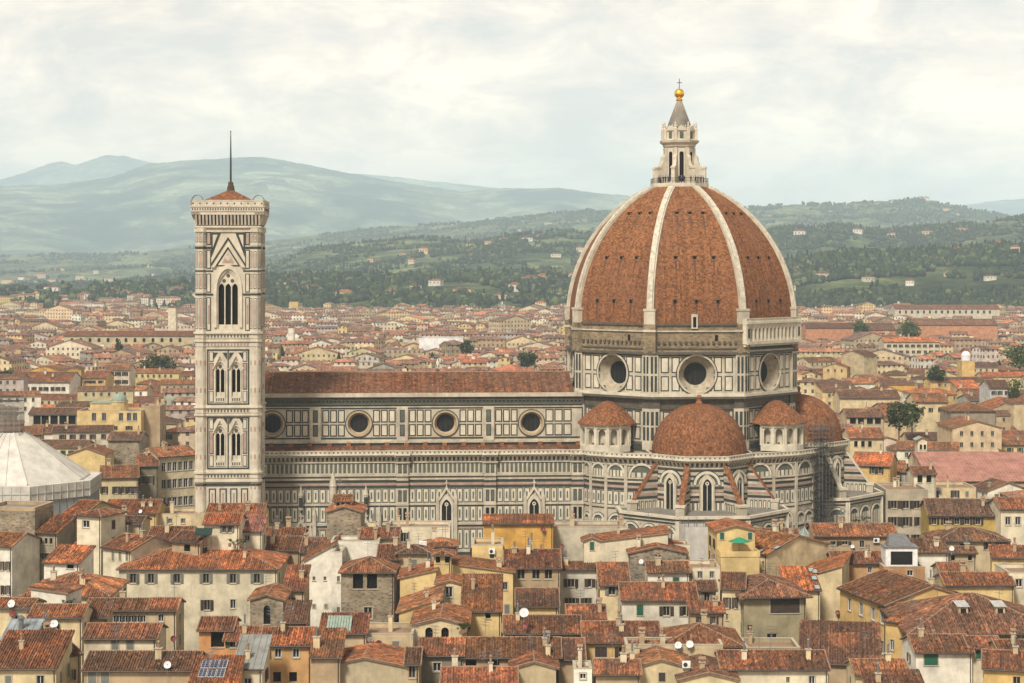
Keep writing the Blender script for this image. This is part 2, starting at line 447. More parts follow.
# ================================================================== the cathedral
CX, CY, CROT = 39.0, 430.0, R(3.6)
cath = empty('cathedral', (CX, CY, 0), CROT)
tag(cath, 'huge marble cathedral with a red tiled ribbed octagonal dome and white lantern', 'cathedral')

def oct_face(mb, th, ap, hw, cx=0.0, cy=0.0):
    """wall frame on the face of a polygon whose outward normal points th degrees round from the south"""
    t = R(th)
    n = (math.sin(t), -math.cos(t)); u = (math.cos(t), math.sin(t))
    mb.fr = (cx + n[0]*ap - u[0]*hw, cy + n[1]*ap - u[1]*hw, u[0], u[1], n[0], n[1])
def oct_pts(Rr, z, cx=0.0, cy=0.0, rot=0.0):
    return [(cx + Rr*math.sin(R(22.5+45*k)+rot), cy - Rr*math.cos(R(22.5+45*k)+rot), z) for k in range(8)]
def octring(mb, prof, mat, cx=0.0, cy=0.0, ks=range(8), uv=False):
    """prof: (circumradius, z)"""
    for (r0, z0), (r1, z1) in zip(prof[:-1], prof[1:]):
        a = oct_pts(r0, z0, cx, cy); b = oct_pts(r1, z1, cx, cy)
        for k in ks:
            j = (k+1) % 8
            u = None
            if uv: u = [(0, 0), (r0*.765, 0), (r1*.765, 0), (0, 0)]
            mb.face([a[k], a[j], b[j], b[k]], mat, u)
C45, S45 = math.cos(R(22.5)), math.sin(R(22.5))
W, G, GY, PK, GR = M['white'], M['green'], M['grey'], M['pink'], M['grime_shade']

def oculus(parent, fr, uc, zc, ro, ri, depth, front):
    """round window: splayed ring and dark pane, set in a real opening"""
    o = MB(); o.fr = fr; n = 36
    def c(r): return [(uc + r*math.cos(2*math.pi*k/n), zc + r*math.sin(2*math.pi*k/n)) for k in range(n)]
    A, B, D = c(ro+0.28), c(ro), c(ri)
    o.ring(c(ro-0.12), A, -0.05, front, M['tan'] if ro < 3 else M['white'], True); o.ring(A, c(ro+.50), -.05, front*.6, G, True)
    for k in range(n):
        j = (k+1) % n
        o.face([o.P(*(B[k][0], -0.02, B[k][1])), o.P(B[j][0], -0.02, B[j][1]), o.P(D[j][0], -depth, D[j][1]), o.P(D[k][0], -depth, D[k][1])], M['tan'] if ro < 3 else M['ringstone'])
    mid = c(ro*0.62+ri*0.38)
    for k in range(n):                    # a darker moulding half-way down the splay
        j = (k+1) % n; e_ = c(ro*0.58+ri*0.42)
        dq = -0.42*depth
        o.face([o.P(mid[k][0], dq+.10, mid[k][1]), o.P(mid[j][0], dq+.10, mid[j][1]), o.P(e_[j][0], dq+.02, e_[j][1]), o.P(e_[k][0], dq+.02, e_[k][1])], M['pink'])
    w_ = o.build('round_window', parent)
    p = MB(); p.fr = fr
    p.face([p.P(q[0], -depth+.03, q[1]) for q in c(ri+.05)], M['glass'])
    for a in (-.33, 0, .33):
        h = math.sqrt(max(ri*ri-(a*ri*1.5)**2, .1))
        p.wb(uc+a*ri*1.5-.05, uc+a*ri*1.5+.05, zc-h, zc+h, -depth+.12, M['iron'], -depth)
    p.build('pane', w_)

# ---- dome -------------------------------------------------------
Z0, ZT, RB, RT, RHO = 60.0, 91.2, 26.9, 6.6, 36.0
def dome_r(z, ext=0.0):
    R0 = RB; c = RHO - R0
    # arc through (RB, Z0) and (RT, ZT)
    h = ZT - Z0
    rho = (h*h + (RB-RT)**2) / (2*(RB-RT))
    return math.sqrt(max(rho*rho - (z-Z0)**2, 0)) - (rho-RB) + ext
d = MB(); NS = 22
for k in range(8):
    for i in range(NS):
        za, zb = Z0 + (ZT-Z0)*i/NS, Z0 + (ZT-Z0)*(i+1)/NS
        ra, rb = dome_r(za), dome_r(zb)
        A, B = oct_pts(ra, za), oct_pts(rb, zb); j = (k+1) % 8
        ha, hb = ra*S45, rb*S45
        d.face([A[k], A[j], B[j], B[k]], M['dome'], [(30-ha+k*60, i*1.9), (30+ha+k*60, i*1.9), (30+hb+k*60, i*1.9+1.9), (30-hb+k*60, i*1.9+1.9)])
dome = d.build('dome', cath)
for k in range(8):                       # the eight marble ribs
    r = MB(); t = R(22.5+45*k); ur = (math.sin(t), -math.cos(t)); ut = (math.cos(t), math.sin(t))
    pr = []
    for i in range(25):
        z = Z0 - 0.2 + (ZT-Z0)*i/24; rr = dome_r(max(z, Z0))
        pr.append((rr, z))
    for i in range(24):
        (ra, za), (rb, zb) = pr[i], pr[i+1]
        for hw, ex, mt in ((0.80, 0.30, W), (0.50, 0.62, M['rib'])):
            def q(rr, z, s, e): return (ur[0]*(rr+e)+ut[0]*s, ur[1]*(rr+e)+ut[1]*s, z+e*0.35)
            a, b, c, e2 = q(ra,za,-hw,ex), q(ra,za,hw,ex), q(rb,zb,hw,ex), q(rb,zb,-hw,ex)
            r.face([a,b,c,e2], mt)
            r.face([q(ra,za,-hw,-.6), a, e2, q(rb,zb,-hw,-.6)], mt)
            r.face([b, q(ra,za,hw,-.6), q(rb,zb,hw,-.6), c], mt)
    rib = r.build('rib', dome)
    s = MB(); rr = RB + .45               # the rib's stone foot
    s.fr = (ur[0]*(rr-1.3)-ut[0]*1.35, ur[1]*(rr-1.3)-ut[1]*1.35, ut[0], ut[1], ur[0], ur[1])
    mt = M['bright'] if k in (1,) else M['rawbrick']
    s.wb(0, 2.7, 53.6, 60.0, 1.5, M['rawbrick'] if k != 0 else M['rawbrick'], -.6)
    s.wb(-.12, 2.82, 58.3, 58.8, 1.75, M['white'], -.6)
    s.wb(.1, 2.6, 60.0, 62.9, 1.5, M['white'], -.6)
    s.wb(-.05, 2.75, 62.9, 63.4, 1.62, M['white'], -.6)
    s.build('rib_foot', dome)
for k in (7, 0, 1):                      # small square vents in three rows on the faces in view
    for zf, cnt in ((65.0, 3), (74.6, 3), (84.6, 3)):
        ra = dome_r(zf); th = 45*(k if k < 4 else k-8) + 45
        th = {7: -45, 0: 0, 1: 45}[k] if False else 45*((k+1) if k < 7 else 0) - 45 + 0
        sl = (dome_r(zf+.5)-dome_r(zf-.5))
        for c in range(cnt):
            v = MB(); oct_face(v, {7: -45, 0: 0, 1: 45}[k], ra*C45, 0)
            u = (c-1)*ra*S45*0.47
            v.wb(u-.42, u+.42, zf-.5, zf+.4, .12, M['grime_shade'], -1.0)
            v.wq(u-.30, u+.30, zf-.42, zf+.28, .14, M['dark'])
            v.wb(u-.5, u+.5, zf+.4, zf+.52, .28, M['dome'], -1.0)
            zz = zf-.5; ln = rng.uniform(2.5, 6.5)
            for i in range(6):           # the dark streak the rain has drawn below it
                a0, a1 = zz-ln*i/6, zz-ln*(i+1)/6
                if a1 < Z0+.3: break
                r0_, r1_ = dome_r(a0)*C45-ra*C45+.03, dome_r(a1)*C45-ra*C45+.03; w0_, w1_ = .22*(1-i/6)+.03, .22*(1-(i+1)/6)+.03
                v.face([v.P(u-w0_, r0_, a0), v.P(u-w1_, r1_, a1), v.P(u+w1_, r1_, a1), v.P(u+w0_, r0_, a0)], M['stain'])
            v.build('vent', dome)
dd = MB(); oct_face(dd, 0, RB*C45, 0)    # the little doorway at the foot of the south face
dd.wb(-1.2, .2, 59.0, 62.2, .35, M['white'], -.8); dd.wq(-.85, -.15, 59.3, 61.6, .37, M['dark']); dd.build('doorway', dome)

# ---- lantern ----------------------------------------------------
LW = M['white2']
l = MB()
octring(l, [(6.9, 90.4), (7.0, 91.3), (7.0, 91.9), (4.0, 91.9)], LW)
octring(l, [(3.55, 91.9), (3.55, 100.3), (3.9, 100.5), (3.9, 100.9), (4.6, 101.4), (4.75, 101.9), (4.0, 102.1), (3.75, 102.1), (3.75, 104.0), (3.95, 104.1), (3.95, 104.5), (3.2, 104.6)], LW)
lant = l.build('lantern', cath)
for k in range(8):
    wv = MB(); oct_face(wv, 45*k, 3.55*C45, 0)
    wv.openings(-.78, .78, 92.0, 100.0, [(-.5, .5, 92.3, 99.3, 'arch')], LW, 0.5, w=.14)
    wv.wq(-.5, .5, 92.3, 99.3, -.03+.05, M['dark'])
    wv.build('window', lant)
    b = MB(); t = R(22.5+45*k); ur = (math.sin(t), -math.cos(t)); ut = (math.cos(t), math.sin(t))
    b.fr = (0, 0, ur[0], ur[1], ut[0], ut[1])
    # scrolled buttress: profile in (radius, z)
    b.ext([(3.3, 91.9), (6.3, 91.9), (6.3, 95.4), (5.9, 95.9), (5.4, 95.8), (4.9, 96.2), (4.5, 97.2), (4.45, 98.0), (4.1, 98.5), (3.75, 98.5), (3.75, 100.2), (3.3, 100.2)], -.42, .42, LW, True)
    b.fr = (ur[0]*6.3-ut[0]*.55, ur[1]*6.3-ut[1]*.55, ut[0], ut[1], ur[0], ur[1])
    b.wb(0, 1.1, 95.3, 95.7, .12, LW, -1.1); b.wb(0, 1.1, 91.9, 92.5, .12, LW, -1.2)
    b.build('buttress', lant)
    p = MB(); px_, py_ = ur[0]*3.95, ur[1]*3.95
    p.box(px_-.35, px_+.35, py_-.35, py_+.35, 102.1, 104.4, LW)
    p.lathe([(.42, 104.4), (.42, 104.6), (.2, 104.9), (.3, 105.2), (.16, 105.5), (.22, 105.8), (0, 106.3)], LW, 8, px_, py_)
    p.build('pinnacle', lant)
    h = MB(); oct_face(h, 45*k, 3.75*C45, 0)   # shell niches round the foot of the cone
    h.ext([(.9*math.cos(math.pi*q/8), 104.2+1.1*math.sin(math.pi*q/8)) for q in range(9)], -.4, .25, LW)
    h.wq(-.45, .45, 102.3, 103.9, .03, GY)
    h.build('shell_niche', lant)
c = MB(); c.lathe([(2.95, 104.5), (2.6, 106.0), (.62, 111.2), (.5, 111.5)], M['lead'], 16)
for k in range(16):
    a = 2*math.pi*k/16
    c.tube((2.9*math.cos(a), 2.9*math.sin(a), 104.6), (.6*math.cos(a), .6*math.sin(a), 111.2), .17, .07, M['white'], 5)
c.build('cone', lant)
c = MB(); c.lathe([(.75, 111.3), (.8, 111.6), (.45, 111.75), (.45, 111.9)] + [(1.17*math.sin(math.pi*k/14), 112.95-1.17*math.cos(math.pi*k/14)) for k in range(1, 15)], M['gold'], 24)
c.build('gilded_ball', lant, smooth=True)
c = MB(); c.box(-.07, .07, -.07, .07, 114.0, 116.4, M['iron']); c.box(-.6, .6, -.06, .06, 115.4, 115.55, M['iron']); c.build('cross', lant)
rl = MB()                                # railing round the lantern platform
for k in range(8):
    oct_face(rl, 45*k, 6.85*C45, 6.85*S45); L = 2*6.85*S45
    rl.wb(0, L, 93.0, 93.08, .05, M['iron'], -.03); rl.wb(0, L, 92.4, 92.45, .05, M['iron'], -.03)
    for i in range(5): rl.wb(L*i/5, L*i/5+.05, 91.9, 93.05, .05, M['iron'], -.03)
rl.build('railing', lant)

# ---- drum with the great round windows --------------------------
HWD = 27.0*S45; APD = 27.0*C45
def drum_face(th, kind):
    """one face of the drum: 'wall' parts above the lower cornice"""
    m_ = MB(); oct_face(m_, th, APD, HWD); L = 2*HWD
    zc = 49.0; uc = L/2
    m_.hole_wall(0, L, 44.6, 53.4, uc, zc, 4.2, W)
    for (a, b) in ((2.35, 4.15), (4.75, 6.55)):
        for u0, u1 in ((a, b), (L-b, L-a)):
            for z0, z1 in ((45.3, 48.6), (49.3, 52.8)): m_.panel(u0, u1, z0, z1, .24, G, M['bright'])
    for s_ in (-1, 1):                    # cut panels in the corners beside the ring
        a, b = (7.0, 8.2) if s_ < 0 else (L-8.2, L-7.0)
        for z0, z1 in ((45.3, 46.1), (51.9, 52.8)): m_.panel(a, b, z0, z1, .2, G, M['bright'])
    for u0 in (-.25, L-1.75):              # corner piers with a tall green panel pair
        m_.wb(u0, u0+2.0, 44.6, 53.4, .5, W)
        for z0, z1 in ((45.2, 48.7), (49.2, 52.9)):
            m_.wb(u0+.35, u0+.85, z0, z1, .55, G); m_.wb(u0+1.2, u0+1.7, z0, z1, .55, G)
    m_.wb(-.35, L+.35, 53.4, 53.9, .75, GR); m_.wb(-.3, L+.3, 53.0, 53.2, .18, G)
    m_.wb(-.4, L+.4, 43.6, 44.1, .9, GR); m_.wb(-.4, L+.4, 44.1, 44.75, .55, M['bright'])
    m_.build('drum_wall', cath)
    oculus(cath, m_.fr, uc, zc, 4.15, 2.5, 2.3, .28)
    u_ = MB(); oct_face(u_, th, APD-.2, HWD)   # bare masonry strip under the tiles
    if kind == 'raw':
        u_.wq(-.3, L+.3, 53.8, 60.1, .0, M['rawbrick'])
        u_.wb(-.2, L+.2, 58.3, 58.6, .30, M['white']); u_.wb(-.2, L+.2, 59.7, 60.2, .35, GR)
        u_.wb(-.2, L+.2, 54.5, 54.8, .2, GR)
        for i in range(15): u_.wb(1.6+i*1.22, 2.1+i*1.22, 55.7, 56.25, .42, GR)
        u_.wq(14.4, 15.1, 56.3, 57.6, .05, M['dark'])
        u_.build('masonry_band', cath)
    else:                                  # the finished marble gallery of the south-east face
        B_ = M['bright']
        u_.wq(-.3, L+.3, 53.8, 59.3, .0, B_)
        u_.wb(-.6, L+.6, 55.5, 56.2, 1.7, B_); u_.wb(-.5, L+.5, 55.0, 55.5, 1.1, B_); u_.wb(-.3, L+.3, 53.9, 54.1, .7, B_)
        for i in range(34): u_.wb(.3+i*.6, .6+i*.6, 54.2, 54.9, .28, GY)
        for i in range(13):
            u0 = .9 + i*1.52
            u_.wb(u0-.22, u0+.22, 56.2, 59.4, 1.5, B_, .8)
        u_.openings(-.5, L+.5, 56.2, 60.0, [(1.3+i*1.52, 2.0+i*1.52, 56.7, 59.0, 'arch') for i in range(12)], B_, .5, w=1.35)
        u_.wb(-.6, L+.6, 60.0, 60.5, 1.75, B_); u_.wb(-.5, L+.5, 60.5, 61.1, 1.45, B_, 1.1); u_.wb(-.6, L+.6, 61.1, 61.25, 1.55, B_, 1.0)
        u_.wq(.4, L-.4, 56.2, 60.0, .3, M['dark'])  # back wall near-black, the arcade's shade put into its colour
        u_.wb(-.7, 1.1, 55.6, 61.1, 1.5, B_); u_.wb(L-1.1, L+.7, 55.6, 61.1, 1.5, B_)
        u_.wq(-.1, .6, 56.9, 59.0, 1.53, G); u_.wq(L-.6, L+.1, 56.9, 59.0, 1.53, G)
        u_.build('marble_gallery', cath)
for k in range(-3, 5): drum_face(45*k, 'gallery' if k == 1 else 'raw')
lw = MB()                                # lower drum, weathered, grime and painted shade both in its dark bands
for k in range(8):
    oct_face(lw, 45*k, APD-.5, HWD-.2); L = 2*HWD-.4
    lw.wq(0, L, 20, 43.7, 0, W)
    lw.wb(0, L, 41.6, 43.6, .35, GR); lw.wb(0, L, 32.4, 33.2, .5, G); lw.wb(0, L, 33.6, 34.1, .45, GR); lw.wb(0, L, 41.0, 41.3, .25, G)
    for i in range(9):
        u0 = .5 + i*2.2
        for z0, z1 in ((34.5, 37.4), (37.8, 40.8)): lw.panel(u0, u0+1.6, z0, z1, .26, G, GY if i in (0, 8) else W)
    for u0 in (-.3, L-1.9):
        lw.wb(u0, u0+2.2, 32.4, 43.6, .6, W)
        for z0, z1 in ((34.5, 37.4), (37.8, 40.8)): lw.wb(u0+.3, u0+.9, z0, z1, .66, G); lw.wb(u0+1.3, u0+1.9, z0, z1, .66, G)
        lw.wb(u0-.02, u0+2.22, 41.6, 43.6, .72, GR)
lw.build('lower_drum', cath)

# ---- shared marble wall scheme ----------------------------------
def rail_and_corbels(mb, L, z=32.4, e=0.0, hgt=.75):
    B_ = M['bright']
    mb.wb(-e, L+e, z-.75, z, 1.0, B_, .72); mb.wb(-e, L+e, z-.12, z+.03, 1.08, B_, .66)
    n = max(int(L/.95), 1)
    for i in range(n):                    # pierced parapet
        u = (i+.5)*L/n
        mb.wq(u-.18, u+.18, z-.58, z-.26, 1.02, GY)
    mb.wb(-e, L+e, z-1.0, z-.75, 1.1, B_)
    mb.wq(-e*.0, L, z-2.6, z-1.0, .03, GR)
    for i in range(n):
        u = (i+.5)*L/n
        P = mb.P
        # corbel: a wedge
        a = [P(u-.22,0,z-2.45),P(u+.22,0,z-2.45),P(u+.25,.95,z-1.0),P(u-.25,.95,z-1.0)]
        mb.face(a, W)
        mb.face([P(u-.22,0,z-2.45),P(u-.25,.95,z-1.0),P(u-.25,0,z-1.0)], W); mb.face([P(u+.22,0,z-2.45),P(u+.25,0,z-1.0),P(u+.25,.95,z-1.0)], W)
    mb.wb(-e, L+e, z-1.45, z-1.0, .62, M['bright'], .4)
    mb.wb(-e, L+e, z-2.75, z-2.5, .3, W)
def bands(mb, L, e=0.0):
    for z0, z1, w_, mt in ((26.75, 27.05, .38, W), (26.35, 26.75, .22, GR), (25.95, 26.3, .3, W), (25.35, 25.8, .14, G), (24.75, 25.25, .17, PK), (24.2, 24.6, .14, G),
                           (20.35, 20.75, .22, W), (20.12, 20.35, .12, G), (16.0, 16.5, .3, W), (15.6, 15.95, .14, G), (15.2, 15.5, .12, PK),
                           (10.0, 10.4, .25, W), (9.4, 9.8, .12, G), (3.0, 3.4, .3, W)):
        mb.wb(-e, L+e, z0, z1, w_, mt)
def strips(mb, a, b, z0=27.2, z1=29.6):
    n = max(int(round((b-a)/.98)), 1); st = (b-a)/n
    mb.wb(a, b, z0, z1, .04, W); mb.wb(a, b, z1-.15, z1+.05, .16, G); mb.wb(a, b, z0-.1, z0+.1, .14, W)
    for i in range(n): mb.wb(a+st*(i+.22), a+st*(i+.78), z0+.25, z1-.25, .09, GY); 
    for i in range(n+1): mb.wb(a+st*i-.07, a+st*i+.07, z0+.1, z1-.1, .18, M['bright'])
def panels(mb, a, b, z0, z1, pitch=1.52, lozenge=True):
    n = max(int(round((b-a)/pitch)), 1); st = (b-a)/n
    for i in range(n):
        u0, u1 = a+st*i+.09, a+st*(i+1)-.09
        mb.panel(u0, u1, z0, z1, .17, G, M['bright'])
        if lozenge: mb.wb((u0+u1)/2-.16, (u0+u1)/2+.16, z0+.8, z1-.8, .11, GY)
def panel_rows(mb, a, b, skip=()):
    for z0, z1 in ((20.9, 24.0), (16.7, 20.1), (10.7, 15.0), (4.5, 9.2)): panels(mb, a, b, z0, z1)
def blind_arch(mb, u, r, zs, zb, deep=True, th=.45):
    n = 12
    arc = lambda q: [(u+q*math.cos(math.pi*k/n), zs+q*math.sin(math.pi*k/n)) for k in range(n+1)]
    mb.ext([(u-r, zb), (u+r, zb)] + arc(r), -.05, .05, GY)
    for i in range(4):
        a = u-r+2*r*(i+.18)/4; mb.wb(a, a+2*r*.16, zb+.2, zs+.35*r, .09, M['bright'] if i % 2 else W)
    mb.ring(arc(r), arc(r+th), -.05, .28, M['bright']); mb.ring(arc(r+th), arc(r+th+.16), -.05, .14, G)
    for q in (u-r-th, u+r): mb.wb(q, q+th, zb, zs, .26, W)

def gothic_window(parent, fr, u, z0, z1, hw, gable=True, lights=2):
    g = MB(); g.fr = fr
    def pt(h, zt, base, sh=0):
        zs = zt - h*1.732
        a = [(u+h, base)] + [(u-h+2*h*math.cos(t), zs+2*h*math.sin(t)) for t in [math.pi/3*k/6 for k in range(7)]]
        b = [(u+h-2*h*math.cos(t), zs+2*h*math.sin(t)) for t in [math.pi/3*k/6 for k in range(5, -1, -1)]] + [(u-h, base)]
        return a + b
    inn = pt(hw, z1, z0); out_ = pt(hw+.4, z1+.7, z0); o2 = pt(hw+.65, z1+1.15, z0)
    g.ring(inn, out_, -.05, .50, M['bright']); g.ring(out_, o2, -.05, .34, W)
    g.ext(inn, -.05, .24, M['glass'])
    for i in range(1, lights): 
        x = u - hw + 2*hw*i/lights; g.wb(x-.07, x+.07, z0, z1-hw*1.1, .34, M['bright'])
    c = [(u+.42*math.cos(2*math.pi*k/12), z1-hw*1.05+.42*math.sin(2*math.pi*k/12)) for k in range(12)]
    c2 = [(u+.2*math.cos(2*math.pi*k/12), z1-hw*1.05+.2*math.sin(2*math.pi*k/12)) for k in range(12)]
    g.ring(c2, c, .0, .33, M['bright'], True)
    if gable:
        b = hw+.95; zt = z1+2.9; zb = z1-.2
        g.ring([(u+b-.5, zb), (u, zt-.8), (u-b+.5, zb)], [(u+b, zb), (u, zt), (u-b, zb)], -.05, .55, M['bright'])
        g.ring([(u+b-.7, zb), (u, zt-1.15), (u-b+.7, zb)], [(u+b-.5, zb), (u, zt-.8), (u-b+.5, zb)], -.05, .3, PK)
        for s_ in (-1, 1):
            g.wb(u+s_*b-.35, u+s_*b+.35, z0, zb+.6, .6, W)
            g.face([g.P(u+s_*b-.35,.6,zb+.6), g.P(u+s_*b+.35,.6,zb+.6), g.P(u+s_*b,.3,zb+2.4)], W); 
        g.wb(u-.14, u+.14, zt-.2, zt+1.3, .5, W, .2); g.wb(u-.4, u+.4, zt+.5, zt+.8, .52, W, .18)
    return g.build('gothic_window', parent)

# ---- nave and aisle ---------------------------------------------
XW, XE = -101.0, -23.6
n_ = MB()                                # clerestory
n_.frame(XW, -11.5); LN = XE-XW
OX = [-93.6-XW, -74.2-XW, -54.8-XW, -35.4-XW]
cuts = [0, 18.8-1.7, 36.5, 55.9, LN]
edges = [0] + [(OX[i]+OX[i+1])/2 for i in range(3)] + [LN]
for i in range(4):
    n_.hole_wall(edges[i], edges[i+1], 34.2, 41.0, OX[i], 37.4, 2.65, W)
n_.wq(0, LN, 28, 34.2, 0, W); n_.wq(0, LN, 41.0, 44.2, 0, GR)
n_.wb(0, LN, 43.4, 44.3, 1.0, M['white']); n_.wb(0, LN, 42.6, 43.4, .5, GR); n_.wb(0, LN, 41.6, 42.1, .25, GY); n_.wb(0, LN, 41.0, 41.25, .2, W)
n_.wb(0, LN, 40.75, 40.98, .12, G); n_.wb(0, LN, 34.0, 34.3, .14, G); n_.wb(0, LN, 33.1, 33.6, .45, W); n_.wb(0, LN, 32.6, 33.0, .2, G)
for i in range(int(LN/.9)): n_.wb(i*.9+.2, i*.9+.6, 42.1, 42.6, .4, GY)
for i, ue in enumerate(edges):
    if 0 < ue < LN:
        n_.wb(ue-1.25, ue+1.25, 33.2, 41.0, .45, W)
        for z0, z1 in ((34.6, 37.2), (37.7, 40.5)): n_.wb(ue-.55, ue+.55, z0, z1, .50, G); n_.wb(ue-.38, ue+.38, z0+.2, z1-.2, .53, GY)
for i in range(4):
    a, b = edges[i]+(1.4 if i else 0), edges[i+1]-(1.4 if i < 3 else 2.6)
    l_, r_ = OX[i]-3.05, OX[i]+3.05
    for p, q in ((a, l_), (r_, b)):
        k = max(int(round((q-p)/1.78)), 1)
        if q-p < 1.2: continue
        st = (q-p)/k
        for j in range(k):
            for z0, z1 in ((34.55, 37.25), (37.65, 40.5)):
                n_.panel(p+st*j+.1, p+st*(j+1)-.1, z0, z1, .26, G, M['bright']); 
clere = n_.build('clerestory', cath)
for u in OX: oculus(cath, n_.fr, u, 37.4, 2.6, 2.0, 1.0, .3)
nb = MB()                                # plain north side and end walls keep the nave closed
nb.face([(XE, 11.5, 0), (XW, 11.5, 0), (XW, 11.5, 44.3), (XE, 11.5, 44.3)], W)
nb.face([(XW, 21.5, 0), (XW, -21.5, 0), (XW, -21.5, 31), (XW, -11.5, 33.2), (XW, -11.5, 44.3), (XW, 0, 48.0), (XW, 11.5, 44.3), (XW, 11.5, 33.2), (XW, 21.5, 31)], W)
nb.face([(XE, 21.5, 0), (XW, 21.5, 0), (XW, 21.5, 32), (XE, 21.5, 32)], W)
nb.build('facade_wall', cath)
def roof_slab(mb, quad, mat, uvs, th=.22):
    mb.face(quad, mat, uvs)
    lo = [(p[0], p[1], p[2]-th) for p in quad]
    mb.face(lo[::-1], M['wood'])
    for i in range(len(quad)):
        j = (i+1) % len(quad); mb.face([quad[i], lo[i], lo[j], quad[j]], M['ridge'])
nr = MB()
sl = math.hypot(12.4, 3.9)
for s_ in (-1, 1):
    q = [(XW-.5, s_*12.4, 44.35), (XE-2.2, s_*12.4, 44.35), (XE-2.2, 0, 48.25), (XW-.5, 0, 48.25)]
    if s_ > 0: q = [q[1], q[0], q[3], q[2]]
    roof_slab(nr, q, M['navetile'], [(0, 0), (LN+.8, 0), (LN+.8, sl), (0, sl)])
for i in range(26):
    for j, v in enumerate((3.2, 8.0)):
        y = -12.4 + v*.95; x = XW+2+i*3 + (j*1.5)
        if (i*7+j*3) % 3 == 0: nr.box(x-.2, x+.2, y-.3, y+.3, 44.3+v*.3, 44.35+v*.3+.35, M['grime_shade'])
nr.tube((XW-.5, 0, 48.25), (XE-1.6, 0, 48.25), .22, .22, M['ridge'], 6)
nr.build('nave_roof', cath)
ar = MB()
for s_ in (-1, 1):
    q = [(XW, s_*20.6, 31.1), (XE+.5, s_*20.6, 31.1), (XE+.5, s_*11.6, 32.5), (XW, s_*11.6, 32.5)]
    if s_ > 0: q = [q[1], q[0], q[3], q[2]]
    roof_slab(ar, q, M['navetile'], [(0, 0), (LN, 0), (LN, 9.2), (0, 9.2)])
for i in range(18): x = XW+3+i*4.3; ar.box(x-.5, x+.5, -12.3, -11.5, 32.2, 33.1+.15*(i % 2), M['semidome'])
ar.build('aisle_roof', cath)
a_ = MB(); a_.frame(XW, -21.5); LA = -24.5-XW
a_.wq(0, LA, 0, 32, 0, W)
rail_and_corbels(a_, LA)
PIL = [-64.5-XW, -45.3-XW, -26.0-XW]     # wall piers
for up in PIL: pass
bands(a_, LA)
lastp = 0
for up in PIL + [LA]:
    a, b = lastp, (up-1.35 if up < LA else LA)
    if b-a > 1: strips(a_, a+.1, b-.1); panel_rows(a_, a+.1, b-.1)
    lastp = up+1.35
for up in PIL:
    a_.wb(up-1.3, up+1.3, 0, 31.4, .7, W)
    for z0, z1 in ((27.4, 29.4), (21.2, 23.7), (17.2, 19.8), (11, 14.6)):
        for s_ in (-.55, .55):
            a_.wb(up+s_-.38, up+s_+.38, z0, z1, .74, G); a_.wb(up+s_-.25, up+s_+.25, z0+.15, z1-.15, .77, GY if z0 > 20 else M['dark'])
    for z0, z1, w_, mt in ((26.75, 27.05, 1.05, W), (25.35, 25.8, .8, G), (24.75, 25.25, .83, PK), (24.2, 24.6, .8, G), (20.35, 20.75, .9, W), (16.0, 16.5, .95, W), (15.6, 15.95, .8, G)):
        a_.wb(up-1.36, up+1.36, z0, z1, w_, mt)
    # the parapet breaks forward over the pier
    f0 = a_.fr; a_.fr = (f0[0]+f0[2]*(up-1.7)+f0[4]*.75, f0[1]+f0[3]*(up-1.7)+f0[5]*.75, f0[2], f0[3], f0[4], f0[5])
    rail_and_corbels(a_, 3.4); a_.fr = f0
a_.build('aisle_wall', cath)
def pxu(px, yl=-21.5):
    """pixel column -> u along the aisle wall"""
    k = (px-512)/F
    # x = CX + lx cos - ly sin ; Y = CY + lx sin + ly cos
    c, s_ = math.cos(CROT), math.sin(CROT)
    lx = (k*(CY + yl*c) - CX + yl*s_) / (c - k*s_)
    return lx - XW
for px, z0, z1 in ((446.5, 9.5, 21.6), (534, 9.5, 21.6)): gothic_window(cath, a_.fr, pxu(px), z0, z1, 1.05)
for px, z1 in ((301, 14.6), (366, 14.6)):     # gabled side portals with tall pinnacles
    g = gothic_window(cath, a_.fr, pxu(px), 6.0, z1, 1.1)
    pn = MB(); pn.fr = a_.fr; u = pxu(px)
    pn.lathe([(.5, 19.6), (.5, 22.6), (.62, 22.7), (0, 25.0)], W, 8, *pn.P(u, .7, 0)[:2])
    pn.lathe([(.42, 20.2), (.42, 22.3)], G, 8, *pn.P(u, .95, 0)[:2])
    for s_ in (-2.9, 2.9): pn.wb(u+s_-.4, u+s_+.4, 4, 16.2, .9, W); pn.lathe([(.5, 16.2), (.5, 18.4), (0, 20.4)], W, 8, *pn.P(u+s_, .5, 0)[:2])
    pn.build('pinnacle', g)
pn = MB(); pn.fr = a_.fr; u = pxu(333); pn.wb(u-.7, u+.7, 4, 21, .9, W); pn.lathe([(.8, 21), (.8, 24.5), (.95, 24.7), (0, 28.2)], W, 8, *pn.P(u, .45, 0)[:2]); pn.build('pinnacle', cath)

